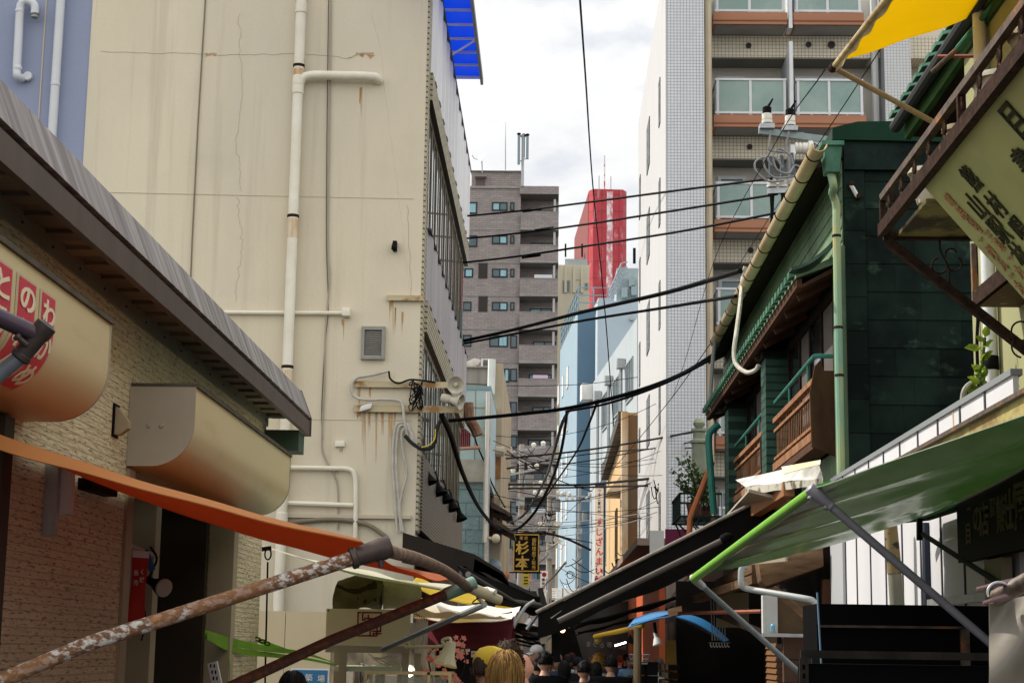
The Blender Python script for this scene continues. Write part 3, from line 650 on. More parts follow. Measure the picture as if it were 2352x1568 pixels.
# tall drain pipe with branch
A0, A1 = P(692, -60, Y - .13), P(641, 1420, Y - .13); A1.x = A0.x = (A0.x + A1.x) / 2
dp = thing('drain_pipe', 'tall cream drain pipe with rusty collars and a side branch on the cream wall', 'drain pipe')
MB().tube([A1, A0], .078, 14).build('pipe', m_pcrm, dp)
mb = MB()
for py in (20, 186, 205, 1190): q = P(680, py, Y - .13); mb.lathe((A0.x, Y - .13, q.z - .08), Z1, [(.079, 0), (.09, .01), (.09, .15), (.079, .16)], 14)
mb.parts('socket', m_pcrm, dp)
mb = MB()
for py in (152, 497, 843): q = P(680, py, Y - .13); mb.lathe((A0.x, Y - .13, q.z - .02), Z1, [(.079, 0), (.09, .005), (.09, .04), (.079, .045)], 14)
mb.parts('collar', m_rust, dp)
mb = MB()
for py in (500, 847, 156): q = P(680, py, Y - .13); mb.lathe((A0.x, Y - .13, q.z - .32), Z1, [(.0785, 0), (.0795, .02), (.0795, .28), (.0785, .3)], 14)
mb.parts('rust_run', mat('orange_rust_run', (.66, .56, .40), (.46, .22, .05), 1.6, (3, 3, .5), .45, .6), dp)
z_ = zat(180, Y, 760); xx = A0.x
MB().tube(arc([(xx, Y - .13, z_ - .22), (xx + .06, Y - .13, z_ - .06), (xx + .2, Y - .13, z_), (xx + .55, Y - .13, z_), (xat(825, Y), Y - .13, z_ - .01), (xat(843, Y), Y - .1, z_ - .03), (xat(846, Y), Y - .0, z_ - .04)], 6), .068, 12).build('branch', m_pcrm, dp)
def pipe(name, label, pts, r, m, cat='pipe', group=None, yo=.05, k=0, Yp=None):
    q = [P(a, b, (Yp or Y) - yo) for a, b in pts]; return tag(MB().tube(arc(q, k) if k else q, r, 8).build(name, m), label, cat, group)
pipe('conduit', 'thin dark conduit running up the far left of the cream wall', [(436, 690), (441, 560), (455, 280), (473, -20)], .011, mat('tarnished_conduit', (.2, .17, .12)), 'conduit', yo=.02)
pipe('cable', 'slack pale cable hanging down the cream wall beside the drain pipe', [(760, -20), (756, 300), (753, 560), (757, 640), (748, 760), (745, 880), (740, 990), (742, 1040), (765, 1085), (776, 1120), (776, 1215)], .013, mat('taupe_cable', (.36, .32, .25)), 'cable', yo=.03, k=5)
pipe('cable', 'dark twin cable alongside the slack pale cable on the cream wall', [(755, -20), (751, 300), (750, 560), (754, 700), (746, 800), (739, 940), (741, 1010)], .007, mat('dull_cable', (.12, .11, .09)), 'cable', yo=.03, k=5)
pipe('conduit', 'white horizontal conduit ending at a junction box on the cream wall', [(480, 717), (790, 719)], .03, m_pcrm, 'conduit', yo=.05)
tag(B((xat(788, Y, 720), Y - .14, zat(729, Y, 790)), (xat(806, Y, 720), Y, zat(710, Y, 790))).build('junction_box', m_pcrm, bevel=.012), 'cream junction box at the end of the white conduit', 'junction box')
pipe('conduit', 'white conduit bending down beside the stall roof on the cream wall', [(640, 1073), (760, 1075), (800, 1077), (814, 1090), (817, 1130), (816, 1240)], .035, m_pcrm, 'conduit', yo=.06, k=6)
pipe('conduit', 'short level white pipe below the bent conduit on the cream wall', [(650, 1154), (812, 1160)], .035, m_pcrm, 'conduit', yo=.06)
pipe('conduit', 'dark grey pipe arching over the stall canopy on the cream wall', [(650, 1201), (760, 1192), (840, 1203), (890, 1235)], .032, mat('tarnished_conduit', (.2, .17, .12)), 'conduit', yo=.06, k=6)
fl = thing('floodlight', 'small black floodlight high on the cream wall near the corner', 'floodlight')
q = P(908, 566, Y); MB().box((q.x - .03, Y - .12, q.z - .08), (q.x + .03, Y - .001, q.z + .06)).build('bracket', m_blk, fl); MB().lathe(q + V((0, -.14, -.02)), V((0, -.4, -1)), [(.03, -.06), (.04, 0), (.045, .06), (.02, .065)], 10).build('lamp', m_blk, fl)
lv = thing('louvre_vent', 'grey louvred vent set in the cream wall near the corner', 'louvre')
x0, x1, z0, z1 = xat(830, Y, 790), xat(885, Y, 790), zat(826, Y, 860), zat(751, Y, 860)
mb = MB(); mb.box((x0, Y - .06, z0), (x0 + .05, Y - .001, z1)); mb.box((x1 - .05, Y - .06, z0), (x1, Y - .001, z1)); mb.box((x0 + .05, Y - .06, z1 - .05), (x1 - .05, Y - .001, z1)); mb.box((x0 + .05, Y - .07, z0), (x1 - .05, Y - .001, z0 + .05)); mb.build('frame', mat('grey_alu', (.3, .29, .26), (.24, .23, .2), 4), lv)
mb = MB()
for k in range(12):
    z = z0 + .055 + (z1 - z0 - .11) * k / 12; mb.prism([(x0 + .052, Y - .045, z), (x0 + .052, Y - .005, z + .03), (x0 + .052, Y - .003, z + .022), (x0 + .052, Y - .043, z - .006)], X1 * (x1 - x0 - .104))
mb.build('louvre', mat('grey_alu', (.3, .29, .26)), lv); B((x0 + .05, Y - .0025, z0 + .05), (x1 - .05, Y - .001, z1 - .05)).build('backing', m_blk, lv)
m_brk = mat('rusted_cream_bracket', (.50, .42, .26), (.30, .16, .06), 4, (1, 1, 1), .5, .62, rough=.8)
for lab, a, b, py, hh in (('short rusty cream bracket above the louvre vent', 889, 973, 679, .07), ('long rusty cream bracket carrying the upper loudspeaker', 813, 1045, 876, .08), ('longest rusty cream bracket under the loudspeakers', 812, 1062, 931, .09)):
    q0, q1 = P(a, py, Y - .06), P(b, py + (b - a) * .02, Y - .06); q1.z = q0.z
    br = thing('wall_bracket', lab, 'bracket'); MB().beam(q0 - Z1 * hh / 2, q1 - Z1 * hh / 2, .012, hh).build('web', m_brk, br); MB().beam(q0 + V((0, .035, hh * .04)), q1 + V((0, .035, hh * .04)), .085, .012).build('flange', m_brk, br)
# loudspeakers
m_horn = mat('dirty_white_horn', (.55, .52, .43), (.40, .36, .27), 7, rough=.5)
for lab, px, py, ax, s in (('upper grey horn loudspeaker facing the street on the bracket end', 1047, 884, (.05, -1, -.12), 1), ('lower grey horn loudspeaker turned sideways under the other horn', 1044, 920, (.9, -.35, -.25), .9)):
    t = thing('loudspeaker', lab, 'loudspeaker'); c = P(px, py, Y - .25); ax = V(ax).normalized()
    MB().lathe(c, ax, [(.03, -.22), (.065, -.2), (.07, -.1), (.05, -.06), (.06, 0), (.085, .06), (.125 * s, .1), (.13 * s, .11), (.12 * s, .108), (.075, .05), (.03, .02)], 20).build('horn', m_horn, t)
    MB().lathe(c, ax, [(.03, .02), (.034, .07), (.02, .085)], 12).build('centre_cone', m_horn, t); MB().beam(c - ax * .12 - Z1 * .11, c - ax * .12 + Z1 * .02, .05, .02).build('bracket', m_steel, t)
tag(MB().ob(P(825, 945, Y - .12), V((.17, 0, .05)), V((0, .1, 0)), V((.02, 0, .085))).build('wall_lamp', m_white, bevel=.01), 'tilted white box lamp below the loudspeaker brackets', 'lamp')
tag(B((xat(771, Y), Y - .05, zat(1026, Y, 780)), (xat(793, Y), Y, zat(1013, Y, 780))).build('junction_box', m_pcrm, bevel=.01), 'small cream box on the wall left of the bundled cables', 'junction box')
# cable tangles at the corner
pipe('cable', 'pale cable looping round the bracket ends on the cream wall', [(890, 852), (860, 860), (820, 868), (808, 885), (812, 908), (840, 918), (880, 917), (915, 920), (925, 932), (928, 960), (935, 1000)], .022, m_wcab, 'cable', yo=.1, k=6)
for i, (lab, pts) in enumerate((('leftmost white cable of the three looping down at the cream corner', [(945, 1010), (938, 980), (922, 970), (907, 985), (902, 1060), (906, 1130), (912, 1220)]), ('middle white cable of the three looping down at the cream corner', [(948, 1015), (940, 988), (925, 976), (914, 990), (910, 1060), (915, 1140), (921, 1220)]), ('rightmost white cable of the three looping down at the cream corner', [(950, 1020), (945, 996), (930, 984), (922, 1000), (928, 1050), (934, 1090), (918, 1160), (926, 1220)]))):
    pipe('cable', lab, pts, .019, m_wcab, 'cable', 'white cables at the cream corner', yo=.07, k=6)
rr = random.Random(3); pts = []
for i in range(40): pts.append(P(955 + rr.uniform(-16, 18), 905 + rr.uniform(-35, 38), Y - .15 + rr.uniform(-.06, .06)))
tag(MB().tube(arc(pts, 5), .008, 5).build('cable', m_rub), 'tangled black cable coil wound around the bracket at the corner', 'cable')
pipe('cable', 'black cable swooping from the wall hook to the bracket corner', [(893, 852), (897, 870), (915, 880), (940, 872), (965, 873), (1000, 878)], .014, m_rub, 'cable', yo=.12, k=6)
pipe('cable_bundle', 'short taped bundle of black yellow and white wires at the cream corner', [(930, 1000), (945, 1016), (968, 1030), (990, 1028), (1000, 1010), (1003, 985), (1012, 965)], .028, mat('taped_bundle', (.03, .03, .03), (.5, .4, .12), 9, (1, 1, 1), .64, .68), 'cable', yo=.2, k=6)
pipe('cable', 'yellow wire beside the taped bundle at the cream corner', [(968, 1027), (985, 1022), (998, 1008), (1000, 985)], .009, mat('yellow_wire', (.6, .45, .04)), 'cable', yo=.25, k=6)
# spot lamps along the perforated band
for i, (px, py, yy) in enumerate(((982, 1092, 26.6), (1006, 1118, 28.4), (1024, 1136, 30.2), (1038, 1156, 32.0), (1056, 1180, 34.2))):
    t = thing('spot_lamp', ['nearest', 'second', 'third', 'fourth', 'farthest'][i] + ' black cone spot lamp in the row under the bronze windows', 'spot lamp', 'black spot lamps along the cream building')
    c = P(px, py, yy); MB().lathe(c, V((.35, -.2, -1)), [(.03, -.12), (.045, -.1), (.05, -.02), (.12, .13), (.115, .128), (.03, .04)], 14).build('shade', m_blk, t)
    MB().tube([c + V((0, 0, .1)), c + V((-.05, 0, .26)), V((XS, c.y, c.z + .24))], .016, 6).build('arm', m_blk, t)
# blue rooftop canopy
m_bcan = mat('blue_canopy_sheet', (.008, .12, .52), (.006, .08, .42), .8, (1, 1, 1), rough=.45, trans=.55, tcol=(.01, .22, .9))
t = thing('roof_canopy', 'bright blue sheet canopy on a white frame over the cream building roof edge', 'canopy')
B((XS - .4, 22.0, 12.36), (-1.43, 31.5, 12.375)).build('sheet', m_bcan, t)
mb = MB()
for k in range(14): y = 22.2 + .7 * k; mb.beam((XS - .3, y, 12.33), (-1.46, y, 12.33), .04, .04)
mb.beam((XS - .3, 30.6, 12.30), (-1.46, 29.2, 12.30), .03, .03); mb.build('rib', m_alum, t)
MB().beam((-1.43, 22, 12.32), (-1.43, 31.53, 12.32), .05, .13).build('edge_beam', mat('grey_edge', (.3, .3, .34)), t)
# lavender neighbour
lb = thing('lavender_building', 'lavender grey stucco building behind the shop roof on the left', 'building')
B((-14, Y + .02, 0), (xl - .002, YE - 4, HT + 1)).build('wall', m_lav, lb)
a = P(93, 200, Y); MB().beam(V((a.x, Y + .012, 3)), V((a.x, Y + .012, 13)), .02, .012, Y1).build('wall_joint', m_crack, lb)
m_wpp = mat('white_plastic_pipe', (.62, .64, .68), (.55, .57, .6), 2, rough=.4)
t = thing('drain_pipe', 'straight white plastic drain pipe on the lavender wall', 'drain pipe'); xq = P(128, 180, Y - .1).x
MB().tube([(xq, Y - .1, 5), (xq, Y - .1, 13)], .068, 14).build('pipe', m_wpp, t)
mb = MB()
for py in (3, 203): mb.lathe((xq, Y - .1, zat(py, Y, 130)), Z1, [(.068, 0), (.076, .01), (.076, .05), (.068, .06)], 14)
mb.parts('socket', m_wpp, t)
t = thing('vent_pipe', 'hooked white vent pipe on the lavender wall at the top left', 'vent pipe')
MB().tube(arc([P(80, 32, Y - .12), P(79, 12, Y - .12), P(62, 3, Y - .12), P(48, 12, Y - .12), P(45, 40, Y - .12), P(42, 100, Y - .12), P(39, 158, Y - .12), P(41, 176, Y - .12), P(52, 180, Y - .02)], 6), .064, 14).build('pipe', m_wpp, t)
mb = MB()
for px, py in ((45, 26), (40.5, 157)): q = P(px, py, Y - .12); mb.lathe(q, Z1, [(.064, -.03), (.07, -.02), (.07, .02), (.064, .03)], 14)
mb.parts('socket', m_wpp, t); q = P(65, 177, Y); MB().lathe(q, -Y1, [(.07, 0), (.07, .05), (.06, .06)], 16).build('pipe_cap', m_wpp, t); MB().lathe(P(80, 33, Y - .12), -Z1, [(.07, 0), (.05, .02), (.06, .05), (.05, .06)], 12).build('outlet', mat('grey_outlet', (.3, .3, .3)), t)
# ================================================================ low shop on the left
XW = -2.0; YS = 11.9
m_sid = mat('stone_face_siding', (.80, .69, .45), (.72, .61, .39), 2, rough=.75, bump=1.0, bscale=9, bstretch=(1, 1, 7), dist=.014, pat=dict(axis='yz', w=.23, h=.031, m=.0022, mc=(.54, .44, .27), offset=.37, k=.10, smooth=.3), layers=[((.20, .14, .075), 2.6, (1, 5, 42), .56, .62, .85)])
m_beige = mat('beige_jamb', (.40, .32, .2), (.33, .26, .16), 2, rough=.6)
m_brpan = mat('brown_panel', (.06, .043, .028), (.045, .032, .021), 1.5, rough=.6)
m_fas = mat('brown_metal_fascia', (.12, .088, .078), (.09, .066, .058), 1.4, (1, 6, .6), rough=.5)
m_wea = mat('weathered_roof_metal', (.40, .375, .37), (.11, .092, .085), 1.1, (1, 14, .9), .36, .60, rough=.55, layers=[((.16, .12, .125), .25, (1, 1, 1), .40, .6, .5)])
m_sof = mat('brown_soffit', (.17, .125, .085), rough=.8); m_sof2 = mat('grey_soffit', (.3, .28, .22), rough=.8)
m_trim = mat('grey_green_trim', (.25, .25, .19), (.2, .195, .14), 3, rough=.5)
sh = thing('shop_house', 'low shop with cream stone-face siding and a brown metal roof edge', 'shop')
mb = MB()
def wallseg(y0, y1, z0, z1, x=XW): mb.box((x - .14, y0, z0), (x, y1, z1))
wallseg(2.5, 3.2, 0, 2.47); wallseg(6.25, 8.02, 0, 2.47); wallseg(11.0, YS, 0, 2.47)
y = 2.5
while y < YS: wallseg(y, min(YS, y + 2.11) - .006, 2.47, 3.24); y += 2.11
mb.build('siding', m_sid, sh)
B((-7, YS - .12, 0), (XW - .1401, YS - .01, 3.24)).build('end_wall', m_sid, sh)
B((-7, 2.5, 3.245), (XW - .06, YS, 3.42)).build('roof', m_wea, sh)
mb = MB()   # fascia
y0, y1 = 2.2, 12.12
mb.box((-1.76, y0, 3.125), (-1.73, y1, 3.225)); mb.box((-1.785, y0, 3.2251), (-1.755, y1, 3.25))
mb.build('fascia', m_fas, sh)
MB().prism([(-1.725, y0, 3.25), (-1.80, y0, 3.44), (-1.83, y0, 3.44), (-1.76, y0, 3.25)], Y1 * (y1 - y0 + .02)).build('roof_edge', m_wea, sh)
MB().prism([(-1.722, y1 + .021, 3.12), (-1.722, y1 + .021, 3.25), (-1.80, y1 + .021, 3.45), (-1.84, y1 + .021, 3.45), (-1.77, y1 + .021, 3.12)], Y1 * .02).build('end_cap', m_fas, sh)
pr = []; y = 2.3; k = 0
while y < YS + .1: z_ = 3.222 + .016 * (k % 2); pr += [(XW + .001, y, z_), (XW + .001, y + .14, z_)]; y += .14; k += 1
MB().prism(pr + [(XW + .001, y, 3.262), (XW + .001, 2.3, 3.262)], X1 * .238).build('soffit', mat('ribbed_soffit', (.20, .165, .12), (.33, .30, .24), 1, pat=dict(axis='yx', w=.14, h=4, m=.002, mc=(.06, .05, .04), k=.45)), sh, angle=10)
mb = MB(); y = 2.5
while y < YS:
    mb.box((XW + .001, y + .005, 3.155), (XW + .012, min(y + .8, YS), 3.234)); y += .8
mb.parts('trim_strip', m_trim, sh)
mb = MB(); y = 2.6
while y < YS: mb.lathe((XW + .012, y, 3.19), X1, [(.006, 0), (.005, .005)], 6); y += .4
mb.build('screw', m_blk, sh)
B((XW - .55, YS - .08, 2.98), (-1.76, YS + .18, 3.124)).build('eave_return', mat('dull_green', (.06, .09, .07)), sh)
# opening behind: jambs, panels, dark room
mb = MB(); mb.box((XW - .16, 8.02, 0), (XW + .015, 8.14, 2.46)); mb.box((XW - .16, 10.86, 0), (XW + .0, 11.0, 2.46)); mb.parts('door_jamb', m_beige, sh)
B((XW - .5, 9.55, 0), (XW - .2, 9.68, 2.46)).build('door_post', m_beige, sh)
B((XW - .35, 9.69, 0), (XW - .25, 9.74, 2.3)).build('door_edge', mat('bronze_door', (.04, .04, .042), rough=.3), sh)
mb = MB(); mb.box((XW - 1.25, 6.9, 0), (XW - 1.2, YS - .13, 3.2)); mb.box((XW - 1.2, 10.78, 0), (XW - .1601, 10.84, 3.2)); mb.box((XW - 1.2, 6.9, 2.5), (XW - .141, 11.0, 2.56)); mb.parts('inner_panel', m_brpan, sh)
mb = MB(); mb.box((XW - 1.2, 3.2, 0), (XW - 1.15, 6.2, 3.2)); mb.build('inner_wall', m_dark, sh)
B((XW - .14, 6.14, 0), (XW + .02, 6.249, 2.46)).build('opening_jamb', m_brpan, sh)
# roller shutter boxes
m_box = mat('cream_enamel', (.74, .62, .36), (.66, .55, .31), .9, (1, .5, 2), rough=.45, layers=[((.40, .31, .15), 2.2, (1, .7, 3), .58, .74, .4)]); m_cap = mat('grey_beige_enamel', (.40, .36, .28), (.35, .31, .24), 2, rough=.45)
def shbox(name, label, ya, yb):
    t = thing(name, label, 'shutter box'); zt, zb, xo = 2.845, 2.47, -1.69
    pr = [(XW + .002, zt), (xo, zt), (xo, zb + .2)] + [(xo - .2 + .2 * math.cos(a), zb + .2 - .2 * math.sin(a)) for a in [R(d) for d in range(10, 91, 8)]] + [(XW + .002, zb)]
    MB().prism([(x, ya + .012, z) for x, z in pr], Y1 * (yb - ya - .024)).build('casing', m_box, t)
    for yy in (ya, yb - .012):
        c_ = MB().prism([(x + (.004 if x > -1.9 else 0), yy, z) for x, z in pr], Y1 * .012).build('end_cap', m_cap, t)
    mb = MB()
    for dx in (.1, .16): mb.lathe((XW + dx, ya - .001, 2.66), -Y1, [(.012, 0), (.008, .006)], 8)
    mb.build('rivet', m_cap, t)
    B((XW + .002, ya + .02, zt + .001), (xo + .012, yb, zt + .02)).build('drip_edge', mat('dark_flashing', (.06, .055, .045), (.12, .1, .07), 8), t)
    return t
b1 = shbox('shutter_box', 'cream rounded shutter box with red stickers over the shop siding', 2.6, 6.42)
shbox('shutter_box', 'plain cream rounded shutter box above the shop doorway', 8.0, 11.02)
m_red = mat('pinkish_red_sticker', (.62, .03, .07), rough=.35); m_stk = mat('clear_sticker', (.6, .5, .33), rough=.3)
def curved(y0, y1, s0, s1, off):  # panel following the casing profile; s: metres along the profile from the top
    def at(s):
        if s < .175: return (-1.69, 2.845 - s, 0)
        a = (s - .175) / .2; return (-1.89 + .2 * math.cos(a), 2.67 - .2 * math.sin(a), a)
    def fn(u, v):
        x, z, a = at(s0 + (s1 - s0) * v); return V((x + off * math.cos(a), y0 + (y1 - y0) * u, z - off * math.sin(a)))
    return fn
st = []
for i, (ya, yb) in enumerate(((5.27, 5.44), (5.52, 5.66), (5.02, 5.19), (4.77, 4.94))):
    t = thing('red_sticker', ['wider red hiragana sticker on the cream shutter box beside the pipe elbow', 'narrow red hiragana sticker nearest the free end of the shutter box', 'red hiragana sticker at the picture edge on the shutter box', 'red hiragana sticker outermost from the free end of the shutter box'][i], 'sticker', 'red stickers on the shutter box')
    MB().sheet(curved(ya - .02, yb + .02, .05, .43, .003), 2, 14, .002).build('backing', m_stk, t)
    MB().sheet(curved(ya, yb, .06, .41, .006), 2, 14, .002).build('red_ground', m_red, t)
    mb = MB(); ch = ('のれん', 'わかめ', 'とろろ', 'あじの')[i]
    for j, c in enumerate(ch):
        vs, fs = textmesh(c, 1, .025); xs = [p.x for p in vs]; ys = [p.y for p in vs]; x0_, y0_ = (min(xs) + max(xs)) / 2, (min(ys) + max(ys)) / 2
        mb.add([curved(ya, yb, .07 + .11 * j, .17 + .11 * j, .0095 + p.z * .2)(min(1, max(0, .5 + (p.x - x0_) * 1.05)), .5 - (p.y - y0_) * 1.0) for p in vs], fs)
    mb.build('lettering', mat('cream_lettering', (.80, .70, .50)), t, angle=20)
t = thing('wall_vent', 'small beige hooded vent on the siding between the two shutter boxes', 'vent')
q = PX(262, 968, XW); MB().prism([q + V((.009, -.02, .065)), q + V((.016, -.02, .065)), q + V((.07, -.02, 0)), q + V((.07, -.02, -.03)), q + V((.03, -.02, -.06)), q + V((.009, -.02, -.06))], Y1 * .06).build('hood', m_beige, t)
B((q.x + .001, q.y - .04, q.z - .07), (q.x + .008, q.y + .06, q.z + .08)).build('plate', m_blk, t)
t = thing('meter_box', 'slim white power box under the orange awning on the shop siding', 'electric box')
q = PX(118, 1105, XW); B((q.x + .001, q.y - .04, q.z - .13), (q.x + .09, q.y + .02, q.z + .1)).build('case', m_white, t); B((q.x + .001, q.y - .09, q.z - .22), (q.x + .05, q.y - .045, q.z + .1)).build('bracket', m_steel, t)
tag(MB().beam(PX(195, 1110, XW + .03), PX(255, 1128, XW + .03), .06, .05).build('awning_bracket', m_blk), 'black awning hinge bracket on the siding beside the white power box', 'bracket')
# ---- doorway contents
t = thing('hanging_banner', 'small red vertical banner with white writing hanging in the shop doorway', 'banner')
Yb = 8.42; A = P(303, 1278, Yb); W_ = .055 * 1.25; H_ = .31
def bfn(u, v): return A + V((W_ * u * (1 - .0 * v), .04 * u + .02 * math.sin(5 * v + 2 * u), -H_ * v - .02 * u * v))
MB().sheet(bfn, 6, 12, .003).build('cloth', mat('red_banner_cloth', (.62, .035, .02), (.5, .025, .015), 4, rough=.6, trans=.3), t)
MB().sheet(lambda u, v: bfn(u, v * .1) + V((.004, -.006, .03)), 4, 2, .003).build('header', m_white, t)
lettering(column('くだもの', bfn(.68, .22) + V((0, -.012, 0)), V((.024, .01, 0)), Z1 * .03, .038) + column('販売えるの', bfn(.3, .24) + V((0, -.012, 0)), V((.022, .01, 0)), Z1 * .03, .048), mat('white_ink', (.8, .78, .74)), t)
tag(MB().tube([P(286, 1248, Yb), P(360, 1276, Yb + .2)], .012, 8).build('hanging_rod', m_white), 'white rod in the shop doorway from which the red banner hangs', 'rod')
t = thing('clip_lamp', 'black clip lamp with round reflector bulb in the shop doorway', 'lamp')
c = P(378, 1350, Yb + .15); ax = V((.55, -.5, -.22)).normalized()
MB().lathe(c - ax * .11, ax, [(.018, -.05), (.02, 0), (.024, .02), (.045, .08), (.05, .1)], 16).build('housing', m_blk, t)
MB().lathe(c - ax * .012, ax, [(.048, 0), (.046, .012), (.02, .018), (.003, .02)], 18).build('bulb', mat('lamp_glass', (.5, .46, .4), rough=.1, spec=.8), t)
MB().tube(arc([P(345, 1255, Yb + .15), P(360, 1280, Yb + .15), P(352, 1305, Yb + .15), c - ax * .15], 6), .006, 6).build('arm', m_blk, t)
MB().tube(arc([c - ax * .14, P(322, 1350, Yb + .1), P(335, 1420, Yb + .1), P(325, 1470, Yb + .1)], 6), .004, 5).build('cord', m_blk, t)
tag(MB().beam(P(333, 1262, Yb + .12), P(350, 1310, Yb + .12), .02, .03).build('spring_clamp', mat('blue_plastic', (.03, .12, .3))), 'blue spring clamp on the white rod above the clip lamp', 'clamp')
t = thing('power_strip', 'white power strip leaning beside the green strap at the doorway', 'power strip')
a, b = P(488, 1520, 9.9), P(505, 1600, 9.9); MB().beam(b, a, .055, .03, Y1).build('case', m_white, t); mb = MB()
for k in range(5): q = a.lerp(b, .1 + .18 * k) + V((0, -.018, 0)); mb.box((q.x - .014, q.y - .004, q.z - .01), (q.x - .006, q.y, q.z + .01)); mb.box((q.x + .006, q.y - .004, q.z - .01), (q.x + .014, q.y, q.z + .01))
mb.build('socket', m_blk, t)
# ---- green straps, chain, rod
m_grn = mat('lime_strap', (.20, .42, .015), (.15, .33, .01), 6, rough=.6, trans=.25)
def strap(label, pts, w_, k=6):
    q = arc([P(*p) for p in pts], k); n = len(q) - 1
    def fn(u, v):
        i = min(int(u * n), n - 1); p = q[i].lerp(q[i + 1], u * n - i); a = 2.5 * u
        return p + V((0, math.sin(a) * w_ * .4, math.cos(a * .6) * w_)) * (v - .5)
    return tag(MB().sheet(fn, n, 2, .003).build('ratchet_strap', m_grn), label, 'strap', 'lime green straps')
strap('upper lime green strap stretched from the doorway to the sign cart', [(470, 1455, 10.4), (540, 1475, 11), (620, 1490, 11.6), (700, 1500, 12.3), (765, 1520, 13)], .05)
strap('lower lime green strap sagging from the hook toward the sign cart', [(475, 1460, 10.4), (540, 1492, 11), (640, 1505, 11.8), (720, 1515, 12.6), (860, 1548, 13.4)], .04)
strap('lime green strap hooked to the siding pier with black chain', [(575, 1460, 11.85), (620, 1480, 12), (680, 1500, 12.2), (715, 1515, 12.4)], .035)
strap('loose lime green strap end hanging in the doorway', [(524, 1495, 10.6), (528, 1540, 10.6), (522, 1600, 10.6)], .03)
pts = []
ch = MB()
for k in range(5): c = P(570 + 11 * k, 1457 + 5 * k, 11.8); ch.tube([c + V((.018 * math.cos(a), .006 * math.sin(a) * (1 if k % 2 else -1), .012 * math.sin(a))) for a in [i * math.pi / 4 for i in range(9)]], .0045, 5)
tag(ch.build('chain', m_blk), 'short black chain hooking the green strap to the siding pier', 'chain')
t = thing('pull_rod', 'long thin black rod with an eye hanging at the end of the shop', 'rod'); yq = 12.0
MB().tube([P(615, 1290, yq), P(608, 1600, yq)], .007, 6).build('rod', m_blk, t); mb = MB(); c = P(615.5, 1272, yq)
mb.tube([c + V((.022 * math.cos(a), 0, .038 * math.sin(a))) for a in [i * math.pi / 6 for i in range(13)]], .006, 6); mb.build('eye', m_blk, t)
MB().beam(P(590, 1262, yq - .05), P(622, 1258, yq), .025, .03).build('bracket', m_blk, t)
# ---- orange awning with its pipe frame
m_oran = mat('orange_canvas', (.40, .11, .02), (.33, .085, .015), 2.2, (1, 1, 1), rough=.75, trans=.42, tcol=(.80, .20, .012), bump=.2, bscale=160)
m_orul = mat('orange_canvas_hem', (.60, .25, .075), (.55, .21, .05), 3, rough=.7, trans=.3, tcol=(.6, .2, .03))  # paler than the canvas: the band's sunlight is put into the hem colour
m_rustw = mat('rust_flaked_white_pipe', (.50, .47, .44), (.145, .062, .024), 42, (1, 1, 1.6), .42, .52, rough=.75, bump=.4, bscale=60, layers=[((.09, .04, .022), 60, (1, 1, 1), .56, .64, .8), ((.21, .09, .03), 7, (1, 1, 1), .52, .60, .75), ((.42, .2, .05), 30, (1, 1, 1), .60, .68, .5)])
m_rustd = mat('rust_brown_pipe', (.085, .045, .038), (.17, .07, .03), 34, (1, 1, 1), .48, .62, rough=.6, bump=.4, bscale=70)
m_rustb = mat('scuffed_brown_pipe', (.30, .20, .14), (.13, .07, .045), 30, (1, 1, 1), .4, .66, rough=.85, bump=.4, bscale=90)
m_joint = mat('tarnished_joint', (.05, .046, .05), (.10, .07, .06), 18, rough=.42, metal=.35)
YA, YB = 5.0, 7.2
pA, pB = P(858, 1266, YA), P(1072, 1345, YB); wA, wB = V((XW + .02, 6.15, zat(1003, 6.15, 0) - .0)), V((XW + .02, 10.6, 2.37))
wA = PX(-120, 955, XW + .03)
t = thing('orange_awning', 'orange canvas awning on a rust-flaked white pipe frame at the left shop', 'awning')
bf = bil(wA, wB, pB + V((-.04, 0, .03)), pA + V((-.05, 0, .03)), .04, .004, 2.2, 1)
MB().sheet(bf, 30, 20, .004).build('canvas', m_oran, t)
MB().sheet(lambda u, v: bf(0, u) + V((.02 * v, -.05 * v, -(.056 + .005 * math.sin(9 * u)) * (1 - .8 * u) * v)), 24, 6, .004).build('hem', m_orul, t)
MB().tube([P(-60, 1588, 4.7), P(200, 1478, 4.8), pA], .0215, 14).build('near_arm', m_rustw, t)
MB().tube([P(500, 1590, 6.6), P(760, 1470, 6.9), pB], .0215, 14).build('far_arm', m_rustd, t)
MB().tube(arc([pA + V((.005, 0, .012)), P(905, 1268, YA + .1), P(965, 1285, 5.7), P(1025, 1312, 6.5), pB], 8), [.0205] * 33, 12).build('front_bar', m_rustb, t)
ax = (pA - P(200, 1478, 4.8)).normalized()
MB().lathe(pA, ax, [(.026, -.07), (.032, -.068), (.032, -.055), (.027, -.05), (.03, -.01), (.034, .03), (.03, .052), (.012, .056)], 16).build('elbow', m_joint, t)
MB().lathe(pA + V((.02, 0, -.025)), V((.2, 0, -1)), [(.009, 0), (.008, .02)], 8).build('bolt', m_joint, t)
ax = (pB - P(760, 1470, 6.9)).normalized()
MB().lathe(pB, ax, [(.023, -.11), (.027, -.1), (.027, -.02), (.03, 0), (.03, .035), (.01, .04)], 14).build('elbow', mat('green_tinged_joint', (.16, .27, .22), (.1, .06, .045), 14, (1, 1, 1), .5, .6), t)
t = thing('pipe_clamp', 'cream taped pipe clamp with wing lever beyond the end of the rusty awning bar', 'clamp')
q0, q1 = pB, P(1148, 1378, 7.3); MB().tube([q0 + (q1 - q0) * .12, q0.lerp(q1, .4), q1], [.024, .024, .021], 12).build('sleeve', mat('taped_sleeve', (.52, .46, .3), (.36, .3, .18), 14), t)
